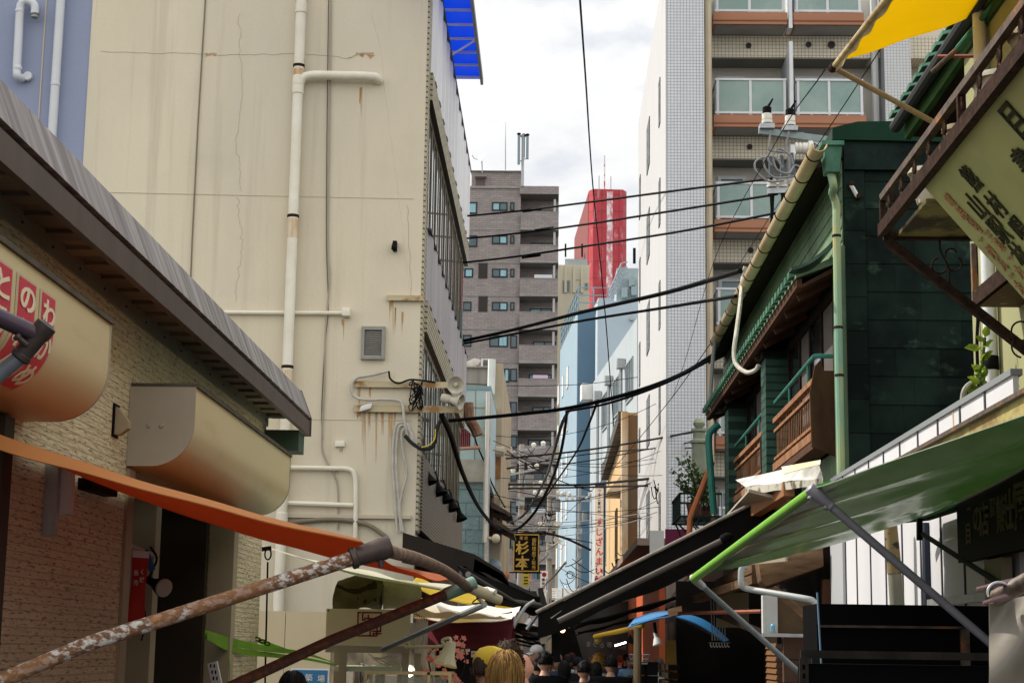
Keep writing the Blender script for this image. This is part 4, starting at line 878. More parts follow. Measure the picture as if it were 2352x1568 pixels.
MB().tube([q0.lerp(q1, .35), P(1120, 1352, 7.3), P(1138, 1358, 7.25)], [.014, .01, .009], 8).build('lever', m_white, t); MB().tube([q0.lerp(q1, .3), P(1100, 1372, 7.3), P(1112, 1390, 7.3)], [.014, .011, .008], 8).build('wing', m_white, t)
MB().tube(arc([P(1098, 1372, 7.26), P(1085, 1384, 7.26), P(1106, 1384, 7.26)], 5), .003, 5).build('wire', m_rub, t)
tag(MB().tube([P(1112, 1388, 7.45), P(975, 1448, 8.4), P(880, 1490, 9)], .0145, 8).build('support_pole', mat('grey_green_pole', (.27, .3, .3), (.22, .24, .24), 8, rough=.5)), 'thin grey green pole slanting down behind the pipe clamp', 'pole')
# blue-black pipe elbow in front of the shutter box
t = thing('pipe_elbow', 'blue-black awning pipe with a steel elbow at the left edge', 'pipe')
m_blupipe = mat('blue_black_pipe', (.055, .045, .085), (.09, .06, .06), 12, rough=.35, metal=.3)
Yq = 4.6; e = P(88, 770, Yq); MB().tube([P(-40, 712, Yq - .1), e], .0245, 14).build('upper_tube', m_blupipe, t); MB().tube([P(-40, 892, Yq), P(52, 815, Yq)], .0215, 14).build('lower_tube', mat('blue_grey_pipe', (.16, .18, .22), (.1, .11, .14), 9, rough=.4, metal=.3), t)
MB().lathe(P(45, 822, Yq), (e - P(45, 822, Yq)).normalized(), [(.024, -.004), (.029, 0), (.029, .012), (.026, .016), (.027, .075), (.031, .085), (.03, .115), (.015, .122)], 16).build('elbow', m_joint, t)
MB().lathe(P(62, 792, Yq - .03), V((-.7, -.5, .6)), [(.008, 0), (.008, .028), (.011, .03), (.011, .04)], 8).build('bolt', m_joint, t)
# ================================================================ stalls and small houses beyond the shop, left side
m_crf = mat('cream_hoarding', (.52, .44, .28), (.46, .39, .25), .8, rough=.6)
t = thing('hoarding', 'plain cream panel hoarding behind the sign cart', 'hoarding'); Yh = 20.0
for a, b in ((560, 655), (656, 762)): B((xat(a, Yh, 1450), Yh, 0), (xat(b, Yh, 1450) - .006, Yh + .05, zat(1403, Yh, 660))).build('panel', m_crf, t)
t = thing('blue_poster', 'blue poster with white characters pinned to the cream hoarding', 'poster'); q = P(672, 1536, Yh - .04); 
B((q.x - .02, Yh - .02, q.z - .5), (q.x + .42, Yh - .004, q.z + .012)).build('border', m_white, t); B((q.x, Yh - .03, q.z - .48), (q.x + .4, Yh - .0205, q.z - .005)).build('sheet', mat('poster_blue', (.01, .13, .28), rough=.4), t)
lettering([('築', (q.x + .19, Yh - .032, q.z - .09), X1 * .09, Z1 * .09), ('地', (q.x + .19, Yh - .032, q.z - .2), X1 * .09, Z1 * .09), ('場', (q.x + .33, Yh - .032, q.z - .1), X1 * .09, Z1 * .09), ('外', (q.x + .33, Yh - .032, q.z - .2), X1 * .09, Z1 * .09)], m_white, t)
# tarpaulins of the stalls
def canvas(name, c, c2, tr=.5, tcol=None): return mat(name, c, c2, 1.5, rough=.8, trans=tr, tcol=tcol, bump=.15, bscale=90)
m_ctarp = canvas('cream_tarp_cloth', (.66, .64, .5), (.56, .54, .4), .45, (.6, .62, .42))
m_ytarp = canvas('yellow_tarp_cloth', (.62, .50, .04), (.5, .4, .03), .6, (.8, .62, .02))
m_wtarp = canvas('white_tarp_cloth', (.78, .76, .72), (.7, .68, .63), .35)
m_mar = canvas('maroon_tarp_cloth', (.12, .008, .018), (.09, .006, .013), .2)
def tarp(name, label, pts, m, sag=.05, wav=.01, wn=3, nu=20, nv=14, seed=0, cat='awning'):
    a, b, c, d = [P(*p) for p in pts]; return tag(MB().sheet(bil(a, b, c, d, sag, wav, wn, seed), nu, nv, .004).build(name, m), label, cat)
tarp('cream_tarp', 'long dirty cream tarpaulin stretched behind the orange awning', [(596, 1252, 12.3), (1010, 1352, 10.2), (1064, 1346, 12.5), (830, 1308, 16.5)], m_ctarp, .03, .01, 1.5)
tarp('yellow_tarp', 'bright yellow tarpaulin sagging behind the awning bar joint', [(935, 1340, 13.5), (1090, 1384, 13.5), (1130, 1366, 15.5), (955, 1325, 17)], m_ytarp, .04, .01, 2)
tarp('white_tarp', 'white sunlit tarpaulin with a ragged corner over the food cart', [(950, 1418, 14.5), (1172, 1420, 14.5), (1196, 1393, 16.5), (960, 1372, 17.5)], m_wtarp, .04, .012, 2)
tag(MB().sheet(bil(P(950, 1416, 14.45), P(1165, 1420, 14.45), P(1150, 1412, 14.4), P(950, 1398, 14.4), .01, .01, 3), 16, 4, .004).build('tarp_hem', mat('beige_hem', (.6, .52, .36), rough=.8, trans=.3)), 'beige hem strip along the front of the white tarpaulin', 'tarpaulin')
tarp('maroon_awning', 'dark maroon awning hanging beneath the white tarpaulin', [(955, 1478, 15.2), (1172, 1486, 15.2), (1180, 1412, 16), (955, 1416, 16)], m_mar, .03, .008, 2)
tag(MB().sheet(bil(P(1145, 1470, 16.2), P(1185, 1478, 16.2), P(1176, 1402, 16), P(1150, 1410, 16), 0, .01), 6, 6, .004).build('maroon_flap', m_mar), 'narrow maroon cloth flap beside the ragged white tarpaulin corner', 'cloth')
# ---- cart with cream sign board
m_cart = mat('cream_sign_board', (.50, .43, .30), (.46, .39, .27), 1.5, rough=.55); m_cfr = mat('taupe_frame', (.27, .225, .16), (.22, .18, .13), 4, rough=.5)
t = thing('sign_cart', 'food cart stall with a cream sign board and a red maze-like emblem', 'food cart'); Yc = 12.4
x0, x1 = xat(749, Yc, 1430), xat(964 - 22, Yc, 1430); z0, z1 = zat(1482, Yc, 850), zat(1398, Yc, 850)
bd = B((x0, Yc, z0), (x1, Yc + .03, z1)).build('sign_board', m_cart, t)
mb = MB(); lx, lz, s = xat(822, Yc, 1430), zat(1459, Yc, 840), .163
for a, b, c, d in ((0, 0, 0, 1), (0, 1, .1, 1), (.2, 1, 1, 1), (.2, .68, .2, 1), (1, .2, 1, 1), (0, 0, .8, 0), (.45, .62, .45, .88), (.2, .68, .3, .68), (.3, .75, .7, .75), (.55, 0, .55, .33), (.55, .33, .75, .33), (.75, .33, .75, .55), (.65, .2, 1, .2), (.85, .02, .85, .33), (.7, .1, 1, .1), (.7, 0, .7, .1), (.75, .55, .55, .55), (1, .55, .9, .55)):
    hw = .0055; mb.box((lx + s * min(a, c) - hw, Yc - .003, lz + s * min(b, d) - hw), (lx + s * max(a, c) + hw, Yc - .0005, lz + s * max(b, d) + hw))
mb2 = MB(); mb2.v, mb2.f = mb.v, mb.f; mb2.build('emblem', mat('dark_red_ink', (.2, .02, .02)), bd)
mb = MB()
for x, z in ((x0 + .015, z1 - .015), (x1 - .02, z0 + .015), (x0 + .015, z0 + .015), (x1 - .02, z1 - .015)): mb.lathe((x, Yc - .0005, z), -Y1, [(.006, 0), (.004, .004)], 8)
mb.build('screw', m_blk, bd)
B((x0, Yc + .005, z0 - .05), (x1, Yc + .05, z0 - .002)).build('beam', m_cfr, t)
B((x1 + .01, Yc + .05, z0 - .05), (x1 + .03, Yc + .9, z0)).build('side_beam', m_cfr, t)
for xx, yy in ((x0 + .003, Yc + .5), (x0 + .1, Yc + .01), (x1 - .055, Yc + .01), (x1 - .03, Yc + .85)): B((xx, yy, 0), (xx + .05, yy + .04, z0 - .0505)).build('leg', m_cfr, t)
B((x0 + .06, Yc + .05, zat(1548, Yc)), (x1 - .06, Yc + .8, zat(1536, Yc))).build('counter', mat('pale_green_shelf', (.36, .40, .30), rough=.4), t)
B((x1 + .035, Yc + .02, z0 - .0), (x1 + .125, Yc + .03, z1 - .07)).build('price_card', mat('grey_card', (.45, .4, .38), (.3, .22, .24), 40, (1.5, 1, .3), .5, .6), t)
MB().tube([(x1 + .0, Yc + .025, z1 - .01)] + [(x1 + .0 + .006 * k, Yc + .025 + .012 * math.cos(k * 2.1), z1 - .012 - .003 * k + .009 * math.sin(k * 2.1)) for k in range(22)], .003, 5).build('spiral_binding', m_blk, t)
t = thing('rolled_tarp', 'rolled olive green tarpaulin lying on top of the sign cart', 'tarpaulin')
rr = random.Random(5); cx = xat(835, Yc, 1370); cz = z1 + .115
def roll(u, v):
    a = 2 * math.pi * v; r_ = .1 + .022 * math.sin(3 * a + 5 * u) + .012 * math.sin(7 * a + 9 * u); return V((cx - .22 + .34 * u + .02 * math.sin(a), Yc + .2 + .14 * math.cos(a) * (1 + .2 * u), cz + r_ * math.sin(a) * (.85 + .25 * math.sin(3 * u))))
MB().sheet(roll, 16, 40, .006).build('outer_fold', mat('olive_tarp', (.065, .05, .018), (.11, .09, .035), 7, rough=.7), t)
MB().tube(arc([(cx + .12, Yc + .2, cz - .005), (cx + .22, Yc + .22, cz + .0), (cx + .34, Yc + .3, cz - .01)], 6), [.105] * 13, 18).build('pale_roll', mat('pale_olive_tarp', (.33, .3, .17), (.24, .21, .11), 6), t)
mb = MB()
for k in range(5): mb.tube(arc([(cx - .2 + .05 * k, Yc + .06, cz + .05 - .03 * k), (cx - .05 + .03 * k, Yc + .05, cz + .0 + .02 * k), (cx + .08, Yc + .05, cz + .06 - .03 * k)], 5), .012, 6)
mb.build('inner_fold', mat('dark_olive_fold', (.03, .024, .01)), t)
# goods on and behind the cart
t = thing('display_case', 'small glass display case with gilt frame on the food cart', 'display case')
a, b = P(835, 1552, Yc - .3), P(1030, 1552, Yc - .3); m_gilt = mat('gilt_frame', (.5, .36, .14), (.62, .52, .35), 8, rough=.3, metal=.5)
mb = MB(); zc = zat(1541, Yc - .3, 900)
for x in (a.x, (a.x * .25 + b.x * .75), b.x): mb.box((x, Yc - .3, zc - .4), (x + .02, Yc - .28, zc)); mb.box((x, Yc + .1, zc - .4), (x + .02, Yc + .12, zc))
mb.box((a.x + .021, Yc - .3, zc - .02), (b.x - .001, Yc - .28, zc + .002)); mb.box((a.x, Yc - .279, zc - .02), (a.x + .02, Yc + .099, zc)); mb.box((b.x, Yc - .279, zc - .02), (b.x + .02, Yc + .099, zc)); mb.box((a.x - .0, Yc + .101, zc - .02), (b.x, Yc + .119, zc + .001)); mb.build('frame', m_gilt, t)
B((a.x + .03, Yc - .29, zc - .39), (b.x - .01, Yc - .285, zc - .03)).build('pane', mat('case_glass', (.5, .52, .45), rough=.05, alpha=.35), t)
B((a.x + .02, Yc + .0, zc - .4), (b.x, Yc + .08, zc - .1)).build('goods', mat('pale_goods', (.45, .42, .3), (.3, .33, .25), 9), t)
t = thing('desk_lamp', 'cream cone desk lamp bending over the display case', 'lamp'); c = P(1032, 1490, Yc - .4); ax = V((-.25, -.15, -1)).normalized()
MB().lathe(c, ax, [(.028, -.05), (.036, -.045), (.042, 0), (.05, .04), (.085, .11), (.083, .112), (.04, .05)], 20).build('shade', mat('cream_lamp', (.55, .5, .34), rough=.35, trans=.15), t)
MB().lathe(c + ax * .06, ax, [(.02, 0), (.03, .02), (.02, .04)], 12).build('bulb', mat('lit_bulb', (1, .75, .4), emit=3), t)
mb = MB(); mb.tube(arc([c - ax * .045, c + V((.0, .02, .075)), c + V((-.05, .03, .06)), c + V((-.06, .03, .02)), P(930, 1485, Yc - .3)], 5), .011, 8); mb.build('arm', mat('cream_lamp', (.55, .5, .34)), t)
t = thing('blossom_spray', 'spray of pink artificial cherry blossom behind the desk lamp', 'flowers')
rr = random.Random(11); fl = MB(); br = MB(); cen = MB()
bp = [P(985, 1500, Yc + .1), P(1030, 1480, Yc + .1), P(1066, 1470, Yc + .1)]; br.tube(arc([P(1000, 1590, Yc + .1)] + bp, 4), .006, 5); br.tube(arc([P(1040, 1590, Yc + .1), P(1070, 1520, Yc + .1), P(1060, 1465, Yc + .1)], 4), .005, 5)
for k in range(46):
    u_ = rr.random(); s_ = (1010, 1500, 26, 14), (1055, 1490, 16, 28), (1000, 1530, 26, 22), (1042, 1560, 20, 14)
    a_ = s_[k % 4]; c = P(a_[0] + rr.uniform(-a_[2], a_[2]), a_[1] + rr.uniform(-a_[3], a_[3]), Yc + rr.uniform(0, .25)); n = V((rr.uniform(-.5, .5), -1, rr.uniform(-.4, .4))).normalized(); uu = n.cross(Z1).normalized(); vv = uu.cross(n)
    rad = rr.uniform(.017, .026)
    for p in range(5):
        an = 2 * math.pi * p / 5 + k; d_ = uu * math.cos(an) + vv * math.sin(an); e_ = uu * -math.sin(an) + vv * math.cos(an)
        fl.add([c, c + d_ * rad * .6 + e_ * rad * .42 - n * -.003, c + d_ * rad * 1.05 + e_ * rad * .15 + n * .006, c + d_ * rad * 1.05 - e_ * rad * .15 + n * .006, c + d_ * rad * .6 - e_ * rad * .42], [(0, 1, 2, 3, 4)])
    cen.ball(c + n * .003, .005, 5, 4)
fl.build('petals', mat('pink_petal', (.75, .22, .2), (.8, .35, .3), 18, rough=.7, trans=.4), t, angle=5); br.build('stem', m_dkwood, t); cen.build('flower_centre', mat('orange_centre', (.7, .35, .05)), t)
t = thing('clip_light', 'white clip light shining under the cream sign board', 'lamp'); c = P(938, 1540, Yc + .4)
MB().lathe(c, V((.1, -.8, -.3)), [(.02, -.06), (.045, -.03), (.05, 0), (.045, .0)], 14).build('shade', m_white, t); MB().ball(c + V((0, -.02, -.01)), .036, 12, 8).build('bulb', mat('lit_white_bulb', (1, .92, .75), emit=6), t)
mb = MB()
for i in range(5): mb.tube(arc([P(845 + 4 * i, 1500 + 4 * i, Yc + .3), P(880 + 6 * i, 1525 - 5 * i, Yc + .3), P(930, 1538 + 3 * i, Yc + .3)], 6), .005, 5)
tag(mb.build('cable', m_wcab), 'loose white cables tangled under the cream sign board', 'cable')
rr = random.Random(8); pts = [P(838 + rr.uniform(-14, 16), 1545 + rr.uniform(-28, 30), Yc + .35) for k in range(26)]
tag(MB().tube(arc(pts, 3), .006, 5).build('plastic_bags', mat('crinkled_plastic', (.6, .58, .66), (.4, .38, .5), 30, rough=.2)), 'crinkled clear plastic hanging between the cart legs', 'plastic bag')
t = thing('market_stall', 'dim stall interior with shelves behind the food cart', 'stall'); Ys = 17.5
B((xat(760, Ys, 1500), Ys, 0), (xat(1000, Ys, 1500), Ys + .1, 1.9)).build('back_board', mat('stall_board', (.32, .27, .18), (.12, .1, .07), 3, (1, 1, .4), .45, .55), t); mb = MB()
for k in range(4): mb.box((xat(790 + 50 * k, Ys, 1500), Ys - .2, 1.25), (xat(790 + 50 * k, Ys, 1500) + .12, Ys - .01, 1.42 + .06 * (k % 2)))
mb.parts('carton', mat('carton', (.4, .3, .18), (.5, .48, .45), 9), t)
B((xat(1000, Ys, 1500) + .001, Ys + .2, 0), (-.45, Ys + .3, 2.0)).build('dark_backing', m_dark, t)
# ---- small canopy roof on the cream building
m_brc = mat('dark_brown_canopy', (.030, .024, .020), (.022, .018, .015), 2.5, rough=.6)
t = thing('gable_canopy', 'dark brown pitched canopy below the perforated band of the cream building', 'canopy'); Ya, Yb2 = 24.2, 29
r0, r1, r2 = P(925, 1222, Ya), P(1090, 1272, Ya), P(1155, 1312, Ya)
MB().prism([r0, r1, r2, r2 - Z1 * .04, r1 - Z1 * .06, r0 - Z1 * .06], Y1 * (Yb2 - Ya)).build('roof', m_brc, t)
MB().prism([r0 - Z1 * .061, r1 - Z1 * .061, r1 + V((-.02, 0, -.34)), r0 + V((0, 0, -.42))], Y1 * .05).build('gable_board', m_brc, t)
MB().prism([P(1072, 1300, Ya), P(1072, 1420, Ya), P(1055, 1420, Ya), P(1055, 1300, Ya)], Y1 * .08).build('post', mat('taupe_post', (.2, .17, .14)), t)
m_dkt = canvas('black_canvas', (.0055, .005, .005), (.010, .009, .0085), .02)
t = thing('black_awning', 'long black awning with a hanging valance on the left of the lane', 'awning')
a, b, c, d = P(1052, 1300, 19.5), P(1240, 1372, 21.5), P(1232, 1358, 33), P(1085, 1300, 33)
MB().sheet(bil(a, b, c, d, .05, .02, 2), 12, 16, .01).build('canvas', m_dkt, t)
MB().sheet(bil(P(1052, 1302, 19.5), P(1240, 1374, 21.5), P(1236, 1412, 21.4), P(1130, 1400, 19.4), 0, .02, 2), 12, 6, .01).build('valance', m_dkt, t)
MB().tube([P(1075, 1318, 19.4), P(1180, 1382, 20.6), P(1240, 1390, 21.3)], .035, 8).build('front_bar', mat('dull_grey_bar', (.12, .11, .10)), t)
MB().sheet(bil(P(1236, 1350, 21.5), P(1246, 1350, 22.5), P(1262, 1412, 22.5), P(1242, 1414, 21.5), 0, .01), 4, 8, .01).build('side_flap', mat('grey_flap', (.06, .054, .05)), t)
tag(MB().tube(arc([P(1228, 1378, 20.6), P(1208, 1392, 20.6), P(1190, 1420, 20.5), P(1165, 1465, 20.4)], 5), .022, 6).build('awning_crank', mat('grey_plastic', (.35, .36, .36))), 'grey bent awning crank hanging below the black valance', 'crank')
# more dark awnings deeper in the lane, left
for i, (x0, x1, y0, y1, yy, cc) in enumerate(((1120, 1236, 1420, 1440, 26, (.03, .028, .026)), (1150, 1244, 1440, 1462, 31, (.16, .13, .10)), (1180, 1246, 1456, 1476, 37, (.025, .023, .022)), (1196, 1248, 1470, 1486, 44, (.10, .085, .07)))):
    t = thing('lane_awning', ['dark awning tucked under the long black one', 'brownish ribbed awning under the dark ones', 'black awning low down beyond the ribbed one', 'smallest taupe awning at the far end of the left row'][i], 'awning', 'receding awnings on the left of the lane')
    m_ = mat('lane_awning_%s' % ['black', 'brown', 'coal', 'taupe'][i], cc, tuple(q * .6 for q in cc), 3, (1, 5, 1), rough=.7)
    a, b = P(x0 - 60, y0 - 26, yy), P(x1, y1, yy); c, d = b + Y1 * 5, a + Y1 * 5
    MB().sheet(bil(a, b, c, d, .03, .02, 4), 10, 10, .02).build('canvas', m_, t); MB().beam(b + V((0, -.02, -.03)), c + V((0, 0, -.03)), .05, .06).build('front_bar', m_blk, t)
    MB().beam(a + V((.3, .1, -.3)), b + V((-.05, .1, -.04)), .05, .05).build('arm', m_dkwood, t)
# white snippet flags
for i, (pts, yy) in enumerate((([(1138, 1389), (1176, 1394), (1168, 1404), (1136, 1402)], 17.5),)):
    tag(MB().prism([P(a, b, yy) for a, b in pts], Y1 * .01).build('tarp_scrap', m_ytarp), 'yellow scrap of tarpaulin poking out beyond the white ragged corner', 'tarpaulin')
# ---- little buildings between cream building and apartment block
m_lbp = mat('pale_blue_panel', (.42, .56, .60), (.36, .49, .53), 1.5, rough=.6, layers=[((.30, .17, .08), 2.2, (1, 1, .35), .62, .74, .7)])
m_bbr = mat('blue_rock_face', (.24, .36, .40), (.17, .27, .31), 2.4, rough=.8, bump=1, bscale=9, dist=.05, pat=dict(axis='xz', w=.62, h=.31, m=.012, mc=(.12, .2, .23), offset=.5))
m_rconc = mat('streaked_concrete', (.30, .28, .25), (.13, .12, .11), 1.2, (1.6, 1, .12), .4, .68, rough=.9)
m_tanpost = mat('tan_render', (.47, .40, .29), (.36, .28, .18), 1.2, (1, 1, .3), rough=.85, layers=[((.30, .12, .04), 1.2, (1.5, 1, .4), .56, .72, .75)])
t = thing('pale_blue_house', 'small pale blue panelled house with rock-face lower wall past the cream building', 'house'); Y = 40.
z1 = zat(895, Y, 1090); zm = zat(1108, Y, 1090)
B((-5, Y, zm), (xat(1126, Y, 1000), Y + 5, z1)).build('upper_wall', m_lbp, t); B((-5, Y - .25, 0), (xat(1112, Y, 1200), Y + 5, zm)).build('lower_wall', m_bbr, t)
B((-5, Y - .4, zm - .02), (xat(1118, Y, 1100), Y - .001, zm + .5)).build('shop_cornice', mat('grey_cornice', (.42, .42, .38), (.3, .3, .27), 3), t)
B((-5, Y - .02, z1), (xat(1128, Y, 900), Y + 5, z1 + .09)).build('coping', mat('blue_flashing', (.2, .34, .38)), t)
mb = MB()
for z in (zm + 1.1, zm + 1.75): mb.box((-2.3, Y - .012, z), (xat(1124, Y), Y - .001, z + .02))
mb.box((xat(1090, Y), Y - .012, zm + .5), (xat(1090, Y) + .02, Y - .001, z1)); mb.build('panel_joint', m_rconc, t)
B((xat(1118, Y, 1050), Y - .3, 0), (xat(1126, Y, 1050), Y - .05, z1 - .2)).build('pipe_duct', mat('off_white_duct', (.55, .55, .5), (.35, .28, .2), 4), t)
t = thing('concrete_block', 'streaked grey concrete rooftop block behind the pale blue house', 'building')
B((-6, 47, 0), (xat(1130, 47, 880), 52, zat(845, 47, 1090))).build('wall', m_rconc, t)
B((-6, 46.9, zat(845, 47, 1090)), (xat(1132, 47, 880), 52, zat(842, 47, 1090))).build('coping', m_conc, t)
t = thing('tan_pillar', 'tall tan rendered wall end streaked with rust beside the brown apartment block', 'building'); Yp = 44.
B((xat(1128, Yp, 1000), Yp, 0), (xat(1152, Yp, 1000), 54, zat(834, Yp, 1140))).build('wall', m_tanpost, t)
MB().tube([P(1130, 825, Yp - .15), P(1128, 905, Yp - .15)], .1, 8).build('vent_pipe', m_white, t); MB().tube([P(1138, 1035, Yp - .3), P(1158, 1037, Yp - .3)], .13, 10).build('flue', mat('tan_flue', (.5, .42, .32)), t)
B((xat(1137, Yp), Yp - .05, zat(1100, Yp)), (xat(1151, Yp), Yp - .001, zat(1050, Yp))).build('rust_patch', mat('red_brown_plate', (.2, .07, .03), (.35, .18, .07), 3), t)
t = thing('aircon_unit', 'white air conditioning unit on the streaked concrete rooftop', 'air conditioner'); q = P(1105, 845, 47.2)
B((q.x, 47.2, q.z + .0), (q.x + .32, 47.5, q.z + .26)).build('case', m_white, t); mb = MB()
for k in range(6): mb.box((q.x + .05, 47.19, q.z + .04 + .033 * k), (q.x + .19, 47.198, q.z + .06 + .033 * k))
mb.build('grille', m_blk, t)
tag(MB().prism([P(1068, 832, 47.3), P(1090, 822, 47.3), P(1104, 826, 47.3), P(1100, 838, 47.3), P(1080, 846, 47.3)], Y1 * .3).build('rooftop_duct', mat('white_duct', (.62, .6, .55), (.4, .36, .3), 5), bevel=.02), 'crumpled white duct next to the rooftop air conditioner', 'duct')
tag(MB().tube(arc([P(1075, 925, 36.5), P(1078, 960, 36.5), P(1092, 985, 36.5), P(1098, 1000, 36.5)], 5), .12, 10).build('rusty_duct', mat('rust_duct', (.16, .07, .04), (.3, .2, .13), 5)), 'rusty brown duct bending down behind the loudspeakers', 'duct')
t = thing('red_sheeting', 'maroon corrugated sheeting on the wall beside the pale blue house', 'cladding'); mb = MB()
for k in range(9): x = xat(1040, 38.4, 990) + .045 * k; mb.prism([(x, 38.4, zat(962 + 4 * k, 38.4)), (x + .03, 38.37, zat(964 + 4 * k, 38.4)), (x + .03, 38.37, zat(1030, 38.4)), (x, 38.4, zat(1030, 38.4))], Y1 * .03 + X1 * .012)
mb.build('sheet', mat('maroon_sheet', (.17, .025, .03), (.11, .018, .02), 3), t); MB().beam(P(1040, 1031, 38.2), P(1104, 1027, 38.2), .25, .05).build('ledge', mat('pink_ledge', (.5, .3, .24)), t)
for i, (x0, y0, x1, y1, yy) in enumerate(((1128, 1150, 1176, 1180, 43), (1132, 1186, 1180, 1220, 42.5))):
    t = thing('tin_awning', ['upper small dark tin awning on the tan wall', 'lower small dark tin awning on the tan wall'][i], 'awning'); a, b = P(x0, y0, yy), P(x1, y1, yy)
    MB().prism([a, b, b - Z1 * .07, a - Z1 * .16], Y1 * 3).build('sheet', mat('dark_tin', (.06, .045, .035), (.12, .09, .06), 5), t); MB().beam(a - Z1 * .35, b - Z1 * .08, .05, .06).build('brace', m_dkwood, t)
t = thing('globe_lamp', 'round cream globe lamp on the wall under the tin awnings', 'lamp'); c = P(1139, 1236, 39.4); MB().ball(c, .1, 14, 9, (1, 1, 1.05)).build('globe', mat('cream_globe', (.6, .53, .4), rough=.3), t); MB().tube([c, c - X1 * .18], .04, 8).build('stem', m_tanpost, t)
# ================================================================ green copper-clad house, right
XR = 2.6; YF = 15.3; YB_ = 26.2
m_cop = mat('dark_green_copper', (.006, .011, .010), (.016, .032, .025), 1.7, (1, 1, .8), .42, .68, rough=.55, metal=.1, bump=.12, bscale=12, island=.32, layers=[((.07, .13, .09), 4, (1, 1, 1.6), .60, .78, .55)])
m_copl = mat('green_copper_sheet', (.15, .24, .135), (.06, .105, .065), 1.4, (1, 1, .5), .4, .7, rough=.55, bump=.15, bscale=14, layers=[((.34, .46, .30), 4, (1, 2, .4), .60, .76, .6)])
m_cap = mat('green_painted_cap', (.008, .030, .018), (.012, .042, .024), 2, rough=.4)
m_vtile = mat('verdigris_tile', (.03, .10, .062), (.085, .21, .14), 7, rough=.6)
m_gut = mat('cream_gutter', (.56, .46, .28), (.42, .31, .15), 2.2, (1, .8, 1), .4, .7, rough=.5, layers=[((.16, .11, .06), 8, (1, .6, 1), .66, .76, .6)])
m_gstain = mat('stained_green_pipe', (.36, .42, .20), (.16, .34, .25), 1.4, (3, 3, .6), .40, .60, rough=.6, layers=[((.55, .33, .06), 2.6, (3, 3, .5), .55, .68, .7)])
m_redw_ = mat('red_brown_timber', (.09, .038, .02), (.045, .022, .014), 5, (1, .3, 1), rough=.75, bump=.2, bscale=30)
m_rail = mat('sunlit_timber', (.30, .13, .048), (.11, .048, .02), 7, (1, 1, .4), rough=.8, bump=.2, bscale=40)  # orange sunlight on the balcony slats is put into this colour
m_teal_p = mat('teal_paint', (.02, .14, .11), (.04, .20, .155), 4, rough=.45)
gh = thing('green_house', 'two storey house clad in dark green copper sheets with wooden window balcony', 'house')
# front face: lapped copper sheets, row by row
mb = MB(); rr = random.Random(4); z = 0.25; row = 0; hrow = .257
while z < 6.2:
    x = XR + .2 + .02; off = rr.uniform(0, .3); x1 = x + .2 + off
    mb.hexa([(x, YF - .013, z), (x1, YF - .013, z), (x1, YF, z), (x, YF, z), (x, YF - .004, z + hrow + .01), (x1, YF - .004, z + hrow + .01), (x1, YF, z + hrow + .01), (x, YF, z + hrow + .01)])
    x = x1
    while x < 6.2:
        w_ = .38 + rr.uniform(-.01, .02); y_ = YF - .0125 - rr.uniform(0, .002)
        mb.hexa([(x + .002, y_, z), (x + w_, y_, z), (x + w_, YF, z), (x + .002, YF, z), (x + .002, YF - .004, z + hrow + .01), (x + w_, YF - .004, z + hrow + .01), (x + w_, YF, z + hrow + .01), (x + .002, YF, z + hrow + .01)]); x += w_
    z += hrow
z = .2
while z < 6.2:
    mb.box((XR + .03, YF - .03, z), (XR + .215, YF, z + .303)); z += .308
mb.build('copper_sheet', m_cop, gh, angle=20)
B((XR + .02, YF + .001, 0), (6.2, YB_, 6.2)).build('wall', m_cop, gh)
MB().prism([(2.52, YF - .1, 6.27), (2.52, YF - .1, 6.38), (2.75, YF - .1, 6.44), (3.6, YF - .1, 6.46), (6.2, YF - .1, 6.47), (6.2, YF - .1, 6.22)], Y1 * .6).build('parapet_cap', m_cap, gh)
B((XR + .03, YF - .06, 6.0), (6.2, YF - .031, 6.2699)).build('frieze_board', m_cop, gh)
# street face: frieze, pent roof, windows
mb = MB()
for k in range(7): mb.hexa([(XR + .0 + .0, YF, 5.22 + .125 * k), (XR + .019, YF, 5.22 + .125 * k), (XR + .019, YB_, 5.22 + .125 * k), (XR, YB_, 5.22 + .125 * k), (XR + .012, YF, 5.35 + .125 * k), (XR + .019, YF, 5.35 + .125 * k), (XR + .019, YB_, 5.35 + .125 * k), (XR + .012, YB_, 5.35 + .125 * k)])
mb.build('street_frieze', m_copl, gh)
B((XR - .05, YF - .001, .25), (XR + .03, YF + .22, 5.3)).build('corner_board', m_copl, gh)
MB().prism([(2.36, YF - .05, 6.05), (XR + .02, YF - .05, 6.2), (XR + .02, YF - .05, 6.12), (2.38, YF - .05, 6.0)], Y1 * (YB_ - YF)).build('eave_board', m_dkwood, gh)
XG, ZG = 2.30, 6.03
mb = MB(); n = 10; y0, y1 = 14.55, 24.4
prof = [(XG + .07 * math.cos(a), ZG - .07 * math.sin(a)) for a in [math.pi * i / n for i in range(n + 1)]]; prof2 = [(XG + .062 * math.cos(a), ZG - .062 * math.sin(a)) for a in [math.pi * i / n for i in range(n + 1)]][::-1]
mb.prism([(x, y0, z) for x, z in prof + prof2], Y1 * (y1 - y0)); gt = mb.build('gutter', m_gut, gh)
mb = MB()
for k in range(14): y = y0 + .3 + .72 * k; mb.tube([(XG + .074 * math.cos(a), y, ZG - .074 * math.sin(a)) for a in [math.pi * i / 8 for i in range(9)]], .007, 5)
mb.parts('gutter_strap', m_rust, gt)
hp = MB(); q0 = P(1908, 365, 14.95); hx, hz = q0.x, q0.z
